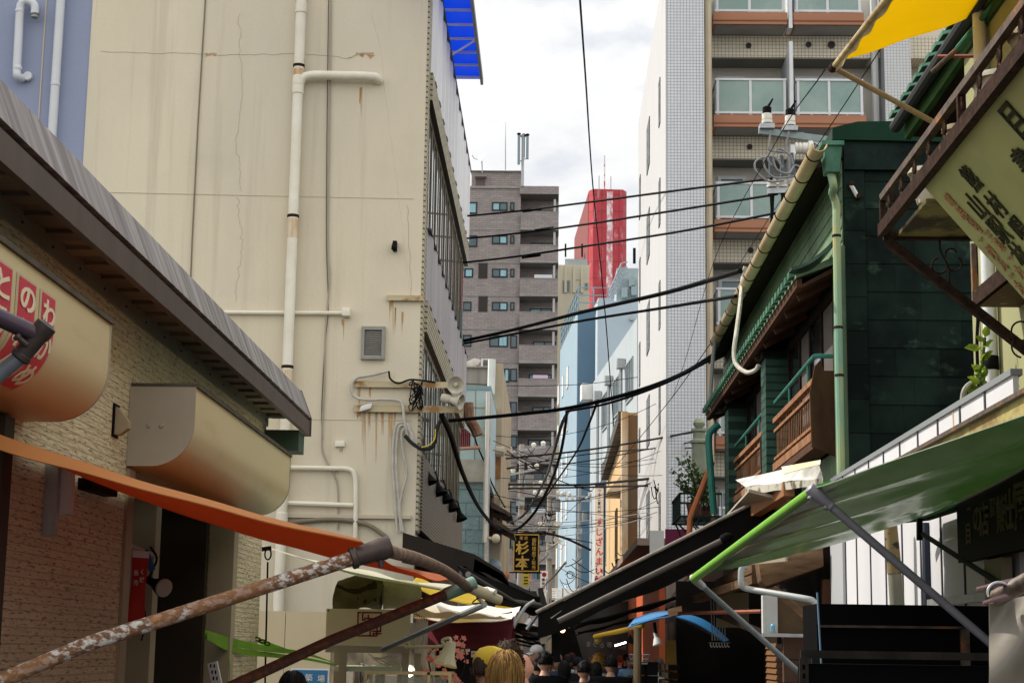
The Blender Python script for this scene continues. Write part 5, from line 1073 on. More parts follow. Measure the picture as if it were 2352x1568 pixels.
hp.hexa([(hx - .055, 14.87, hz - .14), (hx + .065, 14.87, hz - .14), (hx + .065, 15.03, hz - .14), (hx - .055, 15.03, hz - .14), (hx - .075, 14.84, hz + .09), (hx + .085, 14.84, hz + .09), (hx + .085, 15.06, hz + .09), (hx - .075, 15.06, hz + .09)]); hp.box((hx - .1, 14.81, hz + .09), (hx + .1, 15.09, hz + .13))
ho = hp.build('rain_hopper', mat('verdigris_hopper', (.02, .085, .055), (.09, .22, .15), 5, (1, 1, .5), rough=.55), gh)
MB().tube(arc([(hx, 14.95, hz - .13), (hx + .02, 14.95, hz - .25), (P(1912, 445, 15.1).x, 15.1, zat(445, 15.1, 1912)), (P(1921, 475, 15.15).x, 15.15, zat(475, 15.15, 1921)), (P(1922, 560, 15.15).x, 15.15, zat(560, 15.15, 1922)), (P(1922, 560, 15.15).x + .0, 15.15, 3.05)], 5), .036, 10).build('downpipe', m_gstain, gh)
mb = MB()
for py in (545, 755, 865): q = P(1924, py, 15.15); mb.lathe((P(1922, 560, 15.15).x, 15.15, q.z), Z1, [(.036, 0), (.043, .004), (.043, .02), (.036, .025)], 10)
mb.parts('pipe_bracket', m_rust, gh)
# pent roof over the windows
XE, ZE = 2.2, 5.05; mb = MB()
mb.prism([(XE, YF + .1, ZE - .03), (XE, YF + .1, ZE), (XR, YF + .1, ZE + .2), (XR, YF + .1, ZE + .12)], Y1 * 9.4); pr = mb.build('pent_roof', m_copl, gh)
mb = MB()
for k in range(40):
    y = YF + .2 + .232 * k; mb.hexa([(XE - .05, y, ZE - .012), (XE + .06, y, ZE + .02), (XE + .06, y + .15, ZE + .02), (XE - .05, y + .15, ZE - .012), (XE - .05, y + .02, ZE + .055), (XE + .06, y + .02, ZE + .085), (XE + .06, y + .13, ZE + .085), (XE - .05, y + .13, ZE + .055)])
mb.build('edge_tile', m_vtile, pr)
MB().sheet(lambda u, v: V((XE - .06 + .40 * u, YF - .02 + .14 * v, ZE + .03 + .26 * u ** 1.7 - .05 * v * math.sin(u * 3.1))), 14, 4, .03).build('curved_end', mat('black_green_sheet', (.02, .045, .035), (.06, .1, .07), 4, rough=.35, metal=.3), pr)
mb = MB(); mb.box((XE + .01, YF + .15, ZE - .11), (XE + .06, YF + 9.4, ZE - .031))
mb.prism([(XE + .06, YF + .15, ZE - .08), (XR, YF + .15, ZE + .11), (XR, YF + .15, ZE + .06), (XE + .06, YF + .15, ZE - .11)], Y1 * 9.2); mb.build('eave_timber', m_redw_, gh)
mb = MB()
for k in range(11): y = YF + .5 + .85 * k; mb.beam((XE + .07, y, ZE - .14), (XR, y, ZE + .03), .05, .06)
mb.parts('rafter', m_redw_, gh)
m_shoji = mat('grey_net_shutter', (.12, .105, .10), (.09, .08, .075), 1.5, rough=.7)
for y0, y1 in ((15.6, 18.75), (19.4, 22.8)):
    mb = MB(); mb.box((XR - .03, y0, 3.5), (XR, y0 + .1, 4.98)); mb.box((XR - .03, y1 - .1, 3.5), (XR, y1, 4.98)); mb.box((XR - .03, y0 + .1, 4.9), (XR, y1 - .1, 4.98)); mb.box((XR - .03, y0 + .1, 3.5), (XR, y1 - .1, 3.58))
    st = (y1 - y0 - .2) / 4
    for k in range(1, 4): mb.box((XR - .025, y0 + .1 + st * k - .04, 3.58), (XR + .0, y0 + .1 + st * k + .04, 4.9))
    wn_ = mb.build('window', m_dkwood, gh); mb = MB(); mb2 = MB()
    for k in range(4): (mb2 if k % 2 else mb).box((XR - .004, y0 + .1 + st * k + .045, 3.585), (XR + .012, y0 + .1 + st * (k + 1) - .045, 4.895))
    mb.parts('net_shutter', m_shoji, wn_); mb2.parts('pane', m_dkgl, wn_)
    # timber balcony in front of the windows
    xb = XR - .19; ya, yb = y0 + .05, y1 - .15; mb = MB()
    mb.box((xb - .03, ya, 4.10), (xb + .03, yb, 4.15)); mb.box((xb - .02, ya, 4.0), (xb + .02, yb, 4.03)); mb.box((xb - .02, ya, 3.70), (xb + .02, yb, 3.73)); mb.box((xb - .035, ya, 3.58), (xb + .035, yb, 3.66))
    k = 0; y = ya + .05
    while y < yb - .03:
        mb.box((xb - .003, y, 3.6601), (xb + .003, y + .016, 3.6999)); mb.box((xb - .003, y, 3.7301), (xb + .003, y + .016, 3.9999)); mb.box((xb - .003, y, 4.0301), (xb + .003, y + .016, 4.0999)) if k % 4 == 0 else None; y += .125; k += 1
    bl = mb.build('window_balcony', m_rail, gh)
    MB().prism([(xb - .06, ya - .04, 3.5), (xb - .07, ya - .04, 4.0), (xb - .02, ya - .04, 4.24), (xb + .03, ya - .04, 4.3), (xb + .06, ya - .04, 4.2), (XR - .001, ya - .04, 4.2), (XR - .001, ya - .04, 3.4)], Y1 * .035).build('end_panel', mat('dark_end_board', (.045, .024, .014), (.08, .045, .024), 6, (1, 1, .3)), bl)
    B((xb - .03, ya, 3.5), (XR - .001, yb, 3.57)).build('floor', m_redw_, bl)
    MB().tube([(XR - .02, ya + .1, 4.36), (xb, ya + .12, 4.36), (xb, yb, 4.33)], .021, 8).build('hand_rail', m_teal_p, bl); mb = MB()
    for f_ in (.18, .62): yy = ya + (yb - ya) * f_; mb.tube([(xb, yy, 4.14), (xb, yy, 4.35)], .013, 6)
    mb.parts('rail_post', m_teal_p, bl)
m_scale = mat('green_scale_sheet', (.045, .12, .085), (.02, .05, .04), 2, rough=.5, bump=.7, bscale=16, pat=dict(axis='yz', w=.11, h=.09, m=.012, mc=(.012, .03, .022), offset=.5))
for y in (18.85, 22.9):
    B((XR - .26, y, 3.2), (XR - .001, y + .42, 4.93)).build('wing_wall', m_scale, gh); B((XR - .29, y - .02, 4.87), (XR - .001, y + .45, 4.94)).build('wing_cap', m_cop, gh)
B((XR + .0, YF + .23, 2.9), (XR + .019, YB_, 3.49)).build('lower_board', m_copl, gh)
mb = MB(); mb.box((XR - .02, YF + .23, 0), (XR + .019, YB_, 2.89)); mb.build('shop_level', m_dkwood, gh)
# pole-top electrical gear behind the gutter
Yq = 27.5; up = thing('utility_pole', 'utility pole behind the green house carrying white insulators on steel arms', 'utility pole')
q = P(1925, 330, Yq); MB().tube([(q.x, Yq, 0), (q.x, Yq, q.z)], .16, 14).build('pole', m_conc, up)
m_ins = mat('white_porcelain', (.72, .70, .62), rough=.2)
ca = MB().beam(P(1743, 301, Yq), P(1900, 322, Yq), .09, .11).build('crossarm', mat('green_grey_steel', (.26, .33, .32), (.2, .25, .25), 6, rough=.5), up)
MB().beam(P(1840, 308, Yq), P(1905, 345, Yq), .06, .06).build('brace', m_steel, up)
def insul(px, py, px2, par):
    b = P(px, py, Yq); i_ = MB().lathe(b, Z1, [(.05, 0), (.09, .01), (.09, .06), (.07, .065), (.085, .08), (.085, .17), (.06, .18)], 14).build('insulator', m_ins, par)
    MB().lathe(b + Z1 * .18, Z1, [(.05, 0), (.075, .01), (.075, .1), (.05, .12)], 12).build('cap', m_blk, i_); MB().tube([b + Z1 * .26, P(px2, py - 58, Yq)], [.03, .015], 6).build('terminal', m_blk, i_)
    MB().ob(b + V((-.13, -.12, -.1)), X1 * .24, Y1 * .24, Z1 * .08).build('seat', m_steel, i_)
insul(1762, 285, 1775, up); insul(1815, 290, 1828, up)
MB().beam(P(1763, 440, Yq), P(1840, 436, Yq), .1, .09).build('crossarm', m_steel, up); MB().beam(P(1835, 436, Yq), P(1915, 445, Yq), .09, .08).build('arm', m_steel, up)
for k, px in enumerate((1773, 1799, 1822)):
    b = P(px, 432 - (k == 2) * 6, Yq); i_ = MB().lathe(b, Z1, [(.05, 0), (.085, .01), (.085, .05), (.06, .055), (.075, .07), (.075, .14), (.05, .15)], 14).build('insulator', m_ins, up)
    MB().tube([b + Z1 * .15, b + Z1 * .55 + V((-.02, 0, 0))], [.05, .032], 8).build('sleeve', mat('grey_sleeve', (.12, .14, .15)), i_); MB().tube([b - Z1 * .05, b - Z1 * .35, b - Z1 * .8 + V((.05 * (k - .5), 0, 0))], [.045, .03, .018], 8).build('drop_sleeve', m_blk, i_)
b = P(1852, 341, Yq); MB().lathe(b, X1, [(.03, -.2), (.1, -.18), (.1, -.15), (.08, -.14), (.1, -.12), (.1, -.09), (.08, -.08), (.1, -.06), (.1, .02), (.13, .03), (.13, .1), (.05, .12)], 16).build('bushing', m_ins, up)
loops = MB()
for pts in (((1772, 380), (1757, 362), (1735, 372), (1738, 395), (1765, 416), (1800, 415)), ((1798, 385), (1780, 362), (1758, 362), (1757, 385), (1780, 408), (1830, 405)), ((1822, 378), (1815, 358), (1790, 342), (1776, 358), (1785, 390), (1812, 398), (1826, 380), (1845, 388)), ((1770, 300), (1767, 330), (1768, 345), (1800, 350)), ((1812, 302), (1806, 330), (1802, 350))):
    c_ = MB().tube(arc([P(a, b_, Yq - .15) for a, b_ in pts], 6), .018, 6); loops.add(c_.v, c_.f)
loops.build('jumper_loop', m_grycab, up)
# conduit drooping from the gutter of the green house
tag(MB().tube(arc([P(1712, 612, 20.5), P(1706, 640, 20.5), P(1700, 700, 20), P(1692, 760, 19.6), P(1686, 810, 19.5), P(1692, 838, 19.4), P(1715, 855, 19.2), P(1735, 850, 19), P(1743, 838, 18.95)], 8), .026, 8).build('conduit', mat('weathered_white_conduit', (.5, .49, .43), (.3, .28, .22), 8)), 'weathered white conduit looping in a U over the tiled pent roof', 'conduit')
tag(MB().tube(arc([P(1668, 740, 23.5), P(1650, 755, 23.8), P(1640, 800, 24), P(1634, 870, 24), P(1632, 930, 24), P(1640, 945, 24), P(1665, 942, 23.9), P(1675, 930, 23.8)], 8), .03, 8).build('conduit', mat('grey_conduit', (.22, .23, .22))), 'dark grey conduit looping down at the far end of the pent roof', 'conduit')
tag(MB().tube(arc([P(1652, 975, 24), P(1638, 985, 24), P(1628, 1005, 24), P(1632, 1080, 24), P(1640, 1180, 24)], 6), .05, 10).build('drain_pipe', m_teal_p), 'teal drain pipe at the far corner of the green house', 'drain pipe')
tag(MB().tube([P(1636, 1060, 25), P(1585, 1190, 25.2), P(1583, 1240, 25.2)], .045, 8).build('drain_pipe', mat('orange_pipe', (.45, .14, .05))), 'orange drain pipe rising behind the flower balcony', 'drain pipe')
q = P(1606, 1012, 28)
mbp = MB().lathe(q, Z1, [(.12, -1.2), (.12, -.05), (.15, -.04), (.15, 0), (.1, .03), (.1, .14), (.13, .15), (.13, .19), (.05, .2), (.09, .25), (.1, .29), (.07, .35), (.02, .38)], 16); tag(mbp.build('finial_post', mat('pale_green_post', (.36, .4, .28), (.25, .28, .2), 5)), 'pale green ball finial on a grey post beyond the green house', 'post')
# flower balcony
t = thing('flower_balcony', 'green wrought iron balcony with scroll brackets at the far end of the green house', 'balcony'); m_iron = mat('green_black_iron', (.02, .035, .03)); x0, x1, y0, y1 = 1.95, 2.58, 26.3, 28.0; z0, z1 = zat(1187, 26.5, 1550), zat(1135, 26.5, 1550); mb = MB()
for z in (z0, z1):
    for a, b in (((x0, y0, z), (x0, y1, z)), ((x0, y0, z), (x1, y0, z)), ((x0, y1, z), (x1, y1, z))): mb.beam(a, b, .03, .03)
for k in range(22): f_ = k / 21; mb.beam((x0, y0 + (y1 - y0) * f_, z0), (x0, y0 + (y1 - y0) * f_, z1), .012, .012, Y1)
for k in range(12): f_ = k / 11; mb.beam((x0 + (x1 - x0) * f_, y0, z0), (x0 + (x1 - x0) * f_, y0, z1), .012, .012, Y1)
for k in range(8): mb.beam((x0, y0 + .24 * k, z0 - .01), (x1, y0 + .24 * k, z0 - .01), .02, .015)
mb.build('railing', m_iron, t); mb = MB()
for yy in (y0, y1): mb.tube(arc([(x0 + .05, yy, z0), (x0 + .2, yy, z0 - .3), (x0 + .38, yy, z0 - .1), (x0 + .3, yy, z0 - .02), (x0 + .25, yy, z0 - .12)], 6), .014, 6); mb.tube([(x0 + .1, yy, z0), (x1, yy, z0 - .55)], .016, 6)
mb.parts('scroll_bracket', m_iron, t)
m_leaf = mat('young_leaf', (.13, .20, .02), (.07, .12, .015), 9, rough=.5, trans=.4, tcol=(.3, .42, .03), island=.3); m_leafd = mat('deep_leaf', (.035, .075, .015), (.06, .11, .02), 9, rough=.5, trans=.3, tcol=(.12, .22, .02), island=.35)
def leaf(mb, c, d, n, l, w_):
    d = d.normalized(); s_ = d.cross(n).normalized(); n = s_.cross(d)
    mb.add([c, c + d * l * .35 + s_ * w_, c + d * l * .75 + s_ * w_ * .7, c + d * l - n * l * .15, c + d * l * .75 - s_ * w_ * .7, c + d * l * .35 - s_ * w_, c + d * l * .5 - n * w_ * .3], [(0, 1, 6), (1, 2, 6), (2, 3, 6), (3, 4, 6), (4, 5, 6), (5, 0, 6)])
t = thing('climbing_plant', 'straggling leafy shrub in pots on the green iron balcony', 'plant'); rr = random.Random(21); st = MB(); lf = MB()
m_pot = mat('terracotta', (.3, .1, .05), (.22, .07, .035), 6)
for i, (px, py) in enumerate(((1548, 1080), (1560, 1060), (1578, 1052), (1592, 1068), (1604, 1085), (1556, 1105), (1612, 1110), (1585, 1090), (1620, 1090), (1572, 1120), (1600, 1130))):
    b = V((2.25 + .03 * i, 27.1, z0 + .15)); e = P(px, py, 27.0 + rr.uniform(-.5, .5)); md = b.lerp(e, .55) + V((rr.uniform(-.1, .1), 0, .06)); pth = arc([b, md, e], 6); st.tube(pth, .008, 4)
    for p in pth[3:]:
        for _ in range(4): leaf(lf, p + V((rr.uniform(-.05, .05), rr.uniform(-.05, .05), rr.uniform(-.05, .05))), V((rr.uniform(-1, 1), rr.uniform(-1, 1), rr.uniform(-.4, .8))), V((rr.uniform(-1, 1), -.6, 1)), rr.uniform(.05, .1), rr.uniform(.02, .035))
st.build('stem', m_dkwood, t); lf.build('foliage', m_leafd, t); mb = MB()
for x, y in ((2.2, 26.8), (2.42, 27.3), (2.3, 27.7)): mb.lathe((x, y, z0 + .005), Z1, [(.08, 0), (.12, .2), (.13, .22), (.11, .22), (.1, .18)], 14)
mb.parts('pot', m_pot, t)
# ================================================================ nearer yellow-green house with iron balcony
m_yg = mat('stained_yellow_wall', (.30, .30, .145), (.22, .225, .115), 1.3, (1, 1, .3), rough=.8, layers=[((.50, .26, .04), 2.2, (1, 4, .25), .60, .72, .7), ((.14, .16, .09), 1.6, (1, 3, .3), .58, .74, .6)])
nh = thing('yellow_house', 'near house with a stained yellow-green wall and a tiled eave', 'house')
XN = 2.95
B((XN, 4, 2.9), (6, 12.0, 6.3)).build('wall', m_yg, nh)
mb = MB(); mb.box((2.9, 5, 6.06), (3.6, 14.0, 6.12)); rf = mb.build('eave', m_dkwood, nh); mb = MB()
for k in range(38): y = 5.2 + .234 * k; mb.hexa([(2.80, y, 6.09), (2.96, y, 6.13), (2.96, y + .16, 6.13), (2.80, y + .16, 6.09), (2.80, y + .02, 6.125), (2.96, y + .02, 6.165), (2.96, y + .14, 6.165), (2.80, y + .14, 6.125)])
mb.build('edge_tile', m_vtile, rf); MB().tube([(2.86, 5, 6.03), (2.86, 14.05, 6.03)], .05, 10).build('gutter', mat('dark_gutter', (.04, .042, .042), rough=.4), rf)
MB().beam((2.95, 5, 5.97), (2.95, 14, 5.97), .05, .13).build('fascia', mat('moss_green_fascia', (.035, .09, .015), (.015, .045, .015), 3), rf); mb = MB()
for k in range(30): mb.box((3.1, 5.5 + .28 * k, 5.94), (3.13, 5.56 + .28 * k, 6.058))
mb.parts('rafter_end', mat('pale_rafter', (.3, .29, .22)), rf)
mb = MB(); mb.box((2.98, 5, 5.9), (3.6, 13.9, 5.93)); mb.build('soffit', m_dkwood, rf)
dp = thing('drain_pipe', 'white drain pipe wrapped in black tape and rusty foil on the yellow wall', 'drain pipe'); q0, q1 = P(2258, 20, 11.3), P(2283, 950, 11.3); xq = (P(2256, 300, 11.3).x + q1.x) / 2
MB().tube([(xq, 11.3, q1.z + .1), (xq, 11.3, 6.0)], .046, 14).build('pipe', m_wpp, dp); mb = MB(); mb.lathe((xq, 11.3, zat(850, 11.3, 2280)), Z1, [(.047, 0), (.05, .005), (.05, .09), (.047, .095)], 14); mb.lathe((xq, 11.3, zat(900, 11.3, 2280)), Z1, [(.047, 0), (.05, .005), (.05, .03), (.047, .035)], 14); mb.parts('black_tape', m_blk, dp)
MB().lathe((xq, 11.3, q1.z - .02), Z1, [(.05, 0), (.055, .01), (.054, .09), (.06, .1), (.05, .16)], 12).build('rusty_foil', mat('copper_foil', (.4, .2, .1), (.2, .1, .06), 18, rough=.4, metal=.4), dp)
pipe2 = lambda nm, lab, pts, r, m, cat: tag(MB().tube(arc([P(*p) for p in pts], 6), r, 8).build(nm, m), lab, cat)
pipe2('cable', 'thick grey drain hose curving up beside the potted plant', [(2215, 950, 11.0), (2212, 915, 11), (2220, 890, 11), (2245, 875, 11.1), (2262, 880, 11.2)], .02, mat('grey_hose', (.3, .3, .24), (.2, .2, .15), 30), 'hose')
pipe2('cable', 'dark electric cables clipped to the yellow wall beside the drain pipe', [(2245, 560, 11.8), (2242, 640, 11.8), (2246, 720, 11.8), (2244, 800, 11.8), (2250, 930, 11.8)], .012, m_rub, 'cable')
# balcony
bl = thing('iron_balcony', 'rusty iron balcony with scrollwork projecting from the yellow house', 'balcony'); XB = 1.95; yn, yf = 5.0, 10.0
zu, zl = zat(455, yf, 2035), zat(531, yf, 2040)
mb = MB(); mb.box((XB - .02, yn, zu - .02), (XB + .02, yf, zu + .02)); mb.build('top_rail', m_rustpale, bl)
mb = MB(); mb.box((XB - .035, yn, zl - .035), (XB + .01, yf, zl + .04)); mb.build('bottom_rail', m_rust, bl)
mb = MB(); mb.box((XB - .02, yf - .02, zl), (XB + .01, yf + .01, zu)); mb.box((XB, yf - .01, zl - .05), (XN, yf + .03, zl - .0)); mb.box((XB, yf - .01, zu - .02), (XN, yf + .02, zu + .02)); mb.box((XB - .02, 8.0, zl + .041), (XB + .02, 8.03, zu - .0201)); mb.box((XB - .02, 6.0, zl + .041), (XB + .02, 6.03, zu - .0201)); mb.parts('end_frame', m_rust, bl)
MB().beam((XB + .02, yf, zl - .06), (XN, yf, zl - .06 - .80), .05, .06, Y1).build('brace', m_rust, bl)
mb = MB(); mb.box((XB + .08, yn, zl - .03), (XN, 9.05, zl - .01)); mb.box((XB + .08, 9.2, zl - .035), (XN, yf - .02, zl - .012)); mb.parts('floor_plate', mat('flaking_yellow_plate', (.17, .14, .05), (.035, .025, .016), 3.5, (1, 1, 1), .42, .56, rough=.85), bl)
mb = MB(); y = 9.82
while y > 5.2:
    for zc, sg in ((zl + .06, 1), (zu - .07, -1)):
        mb.tube([(XB, y + .03 * math.cos(a) * (1 - .35 * i / 10), zc + .028 * math.sin(a) * sg) for i, a in enumerate([R(36 * k) for k in range(11)])], .009, 5)
    mb.tube(arc([(XB, y + .03, zl + .03), (XB, y + .005, (zl + zu) / 2), (XB, y - .03, zu - .03)], 4), .009, 5); y -= .36
mb.build('scrollwork', mat('black_rust_iron', (.03, .022, .018), (.07, .04, .025), 20, rough=.9), bl)
pipe2('brace_scroll', 'rusty wire trefoil scroll hanging inside the balcony brace', [(2158, 545, 10), (2160, 575, 10), (2172, 600, 10), (2180, 620, 10), (2180, 645, 10), (2186, 670, 10)], .006, m_rust, 'scrollwork')
o_ = MB()
for cx_, cy_, r_, a0, a1 in ((2158, 610, 18, 100, 330), (2192, 606, 17, -190, 60), (2185, 585, 14, 20, 200)): o_.tube([P(cx_ + r_ * math.cos(R(a)), cy_ - r_ * math.sin(R(a)), 10) for a in [a0 + (a1 - a0) * i / 14 for i in range(15)]], .006, 5)
tag(o_.build('brace_scroll', m_rust), 'curled iron rings around the trefoil under the balcony', 'scrollwork')
o_ = MB()
for cx_, cy_, r_, a0, a1 in ((2345, 760, 22, 60, 300), (2350, 795, 26, 120, 260)): o_.tube([P(cx_ + r_ * math.cos(R(a)), cy_ - r_ * math.sin(R(a)), 9.7) for a in [a0 + (a1 - a0) * i / 14 for i in range(15)]], .006, 5)
tag(o_.build('brace_scroll', m_rust), 'curled iron wire at the far right beside the yellow wall', 'scrollwork')
# flower pots on the balcony
m_wpot = mat('dusty_white_pot', (.62, .58, .48), (.48, .42, .3), 6, rough=.6); m_dirty = mat('dirty_cream_pot', (.36, .29, .17), (.26, .2, .1), 6, rough=.6)
for i, (y, m_, s_) in enumerate(((9.45, m_wpot, .9), (8.65, m_dirty, .8), (7.85, m_wpot, 1.15), (7.25, m_dirty, 1.0), (6.9, m_wpot, 1))):
    tag(MB().lathe((XB + .15, y, zl + .02), Z1, [(.07 * s_, 0), (.115 * s_, .17), (.125 * s_, .175), (.125 * s_, .2), (.11 * s_, .2), (.1 * s_, .15)], 18).build('flower_pot', m_), ['white flower pot at the far end of the iron balcony', 'brownish flower pot second from the balcony end', 'largest white flower pot behind the balcony upright', 'dirty cream flower pot right of the largest white one', 'white flower pot nearest the yellow awning'][i], 'flower pot', 'flower pots on the iron balcony')
# second small bracket platform
t = thing('bracket_platform', 'small rusty platform on angle irons below the slanted sign', 'platform'); m_pl = m_rust; q = P(2240, 705, 10.8)
B((q.x, 8.5, q.z), (XN + .4, 10.8, q.z + .03)).build('plate', mat('speckled_rust_plate', (.09, .05, .03), (.35, .24, .1), 8, (1, 1, 1), .58, .68), t); MB().beam((q.x, 10.8, q.z), (q.x, 10.8, zat(560, 10.8, 2240)), .03, .03, Y1).build('hanger', m_rustpale, t); MB().beam((q.x, 8.5, q.z + .05), (q.x, 10.8, q.z + .05), .03, .1).build('angle_iron', m_rust, t)
# slanted sign
m_sign = mat('faded_yellow_sign', (.34, .345, .125), (.27, .275, .105), 1.8, (1, 1, 1), rough=.55, layers=[((.40, .38, .24), 3, (1, .6, 2), .60, .74, .6), ((.12, .11, .05), 2, (1, 1, 3), .66, .78, .6)])
sg = thing('slanted_sign', 'faded yellow slanted signboard with black and red brush characters under the iron balcony', 'sign')
S0 = V((1.97, 8.96, zat(431, 8.96, 2135))); sv = V((-.92, 0, 1.10)).normalized(); su = -Y1; sn = su.cross(sv)
MB().ob(S0 - sn * .03, su * 4.4, -sv * 1.42, sn * .028).build('board', m_sign, sg)
MB().ob(S0 - sn * .032 + sv * .012, su * 4.4, -sv * .012, sn * .034).build('edge_strip', m_rustpale, sg)
def sgp(px, py):
    d = ray(px, py); return CAM + d * ((S0 - CAM).dot(sn) / d.dot(sn))
def zz(x, y): return ((2060 + x * .4462) * .98, (60 + y * .4462) * .98)
m_ink = mat('faded_black_ink', (.018, .018, .012), (.05, .05, .02), 14, rough=.7); m_rink = mat('faded_red_ink', (.28, .09, .05), (.36, .2, .08), 14, rough=.7)
it = []
for ch, x, y, s in (('熊', 485, 800, .15), ('村', 615, 940, .15), ('唱', 745, 1070, .16), ('山', 515, 945, .17), ('駅', 635, 1075, .17), ('林', 745, 1205, .16), ('目', 720, 500, .2), ('書', 770, 725, .18)):
    it.append((ch, sgp(*zz(x, y)), su * s * 1.05, sv * s * 1.05, .014))
lettering(it, m_ink, sg); it = []
for ch, x, y, s in (('電', 375, 915, .085), ('話', 435, 980, .085), ('番', 480, 1020, .08), ('号', 520, 1062, .08), ('三', 585, 1105, .085), ('五', 635, 1150, .085), ('一', 690, 1215, .09), ('六', 740, 1290, .09), ('二', 552, 1140, .085), ('四', 600, 1195, .085), ('九', 650, 1250, .085), ('一', 695, 1310, .085), ('大', 740, 1370, .09)):
    it.append((ch, sgp(*zz(x, y)), su * s, sv * s, .012))
lettering(it, m_rink, sg, 'red_lettering')
# ledge, white panel wall, plant
t = thing('canopy_ledge', 'rusty yellow timber ledge over the shop in front of the yellow house', 'ledge'); m_led = mat('rusty_yellow_ledge', (.34, .29, .10), (.20, .12, .04), 3, (1, 1.2, 3), .42, .6, rough=.8, layers=[((.07, .07, .03), 5, (1, 2, 1), .60, .70, .7)])
mb = MB(); mb.box((2.3, 4, 2.78), (2.36, 12.6, 2.905)); mb.build('fascia', m_led, t); mb = MB(); mb.box((2.27, 4, 2.906), (XN, 12.6, 2.93)); mb.build('top_plate', m_rustpale, t)
MB().tube([(2.33, 12.5, 2.86), (2.33, 15.0, 2.93)], .042, 12).build('gutter_pipe', m_wpp, t); B((2.4, 4, 2.79), (XN + .5, 12.5, 2.8)).build('soffit', m_dkwood, t)
m_wp = mat('white_wall_panel', (.63, .63, .66), (.55, .55, .58), 1.2, (1, 1, .3), rough=.55)
t = thing('panel_wall', 'white panel wall with thin dark battens catching the sun', 'wall'); y = 9.2; mb = MB(); bt = MB(); zt = 3.14
while y < 15.2:
    y1 = min(y + .61, 15.25); mb.box((2.47, y + .012, 1.0), (2.5, y1 - .012, zt)); bt.box((2.462, y1 - .0119, 1.0), (2.5, y1 + .0119, zt)); y = y1
mb.build('panel', m_wp, t); bt.build('batten', mat('grey_batten', (.06, .065, .075)), t); B((2.455, 9.2, zt), (2.52, 15.27, zt + .035)).build('top_rail', mat('zinc_rail', (.2, .22, .23), rough=.5), t)
B((2.44, 14.6, 1.0), (2.461, 15.24, 2.6)).build('shadow_strip', mat('grey_shadow_panel', (.35, .36, .38)), t)  # grey strip paints shadow onto the far end of the white panels
B((2.52, 9.2, 0), (2.6, 15.25, .99)).build('base', m_dkwood, t)
t = thing('cardboard_sheet', 'bent tan cardboard sheets at the end of the white panel wall', 'cardboard'); q = P(2195, 960, 10.6)
MB().prism([P(2187, 946, 10.6), P(2215, 938, 10.5), P(2222, 985, 10.5), P(2190, 1000, 10.6)], V((.02, .02, 0))).build('sheet', mat('tan_card', (.45, .32, .16)), t)
t = thing('potted_plant', 'bright green leafy plant with round fruits beside the taped drain pipe', 'plant'); rr = random.Random(2); lf = MB(); st = MB(); fr = MB(); Yp = 11.0
stem = arc([P(2248, 945, Yp), P(2252, 890, Yp), P(2256, 840, Yp), P(2262, 775, Yp)], 6); st.tube(stem, .01, 5)
for px, py, dx, dy, l in ((2255, 800, -1, .15, .11), (2262, 775, .3, 1, .09), (2250, 858, -.5, .6, .08), (2250, 905, -1, .35, .1), (2252, 930, -1, -.15, .12), (2262, 905, .7, .5, .07), (2245, 945, -.8, -.3, .1), (2262, 940, .8, .2, .08), (2258, 820, .6, .3, .07), (2250, 880, -.9, .5, .09), (2240, 940, -.9, .6, .12), (2256, 918, -.3, .9, .09), (2225, 925, -1, -.6, .09)):
    leaf(lf, P(px, py, Yp + rr.uniform(-.06, .06)), V((dx, rr.uniform(-.4, .2), dy)), V((rr.uniform(-.2, .2), -.9, .5)), l, l * .3)
for k in range(16):
    p = stem[rr.randrange(2, len(stem))]; leaf(lf, p, V((rr.uniform(-1, .6), rr.uniform(-.8, .2), rr.uniform(-.3, .9))), V((rr.uniform(-.3, .3), -.8, .6)), rr.uniform(.05, .09), rr.uniform(.016, .03))
for px, py in ((2245, 860), (2250, 866), (2258, 872), (2252, 905), (2244, 908), (2260, 855)): fr.ball(P(px, py, Yp - .04), .016, 10, 7)
st.build('stem', m_leafd, t); lf.build('foliage', m_leaf, t); fr.build('fruit', mat('green_fruit', (.12, .2, .03), rough=.3), t); MB().box(P(2232, 985, Yp - .1), P(2275, 945, Yp + .1)).build('planter', mat('grey_planter', (.2, .19, .17)), t)
# yellow awning
t = thing('yellow_awning', 'bright yellow canvas awning on a rusty cream pole high at the right', 'awning'); m_yc = mat('yellow_canvas', (.78, .58, .012), (.70, .50, .008), 2, rough=.7, trans=.55, tcol=(.85, .66, .0), bump=.15, bscale=70)
c0, c1 = P(1914, 155, 12), P(2062, -35, 10.2); w0, w1 = P(2330, 6, 11.2), V((XN, 8.6, 6.3))
MB().sheet(bil(P(1926, 142, 12.0), P(2072, -45, 10.2), w1, w0, .03, .012, 1.6, 2), 26, 22, .004).build('canvas', m_yc, t)
MB().tube([c0, c1], .021, 10).build('front_pole', mat('rusty_cream_pole', (.52, .42, .22), (.22, .12, .05), 7, rough=.7), t); MB().tube([c0, P(2160, 290, 12.2)], .021, 10).build('arm', mat('tan_arm', (.30, .22, .12), (.22, .15, .08), 8, rough=.6), t)
MB().lathe(c0, (c0 - c1).normalized(), [(.024, -.06), (.032, -.05), (.034, .03), (.02, .04)], 10).build('elbow', m_rust, t)
MB().sheet(lambda u, v: c0.lerp(c1, .02 + .98 * u) + V((.012 * v + .02 * v * u + .006 * math.sin(26 * u) * v, 0, -.05 * v * (1 - u * .4) + .009 * math.sin(31 * u + 1) * v)), 40, 6, .004).build('ragged_hem', mat('sun_bleached_hem', (.55, .47, .3), (.42, .32, .14), 10, rough=.85, trans=.3), t)
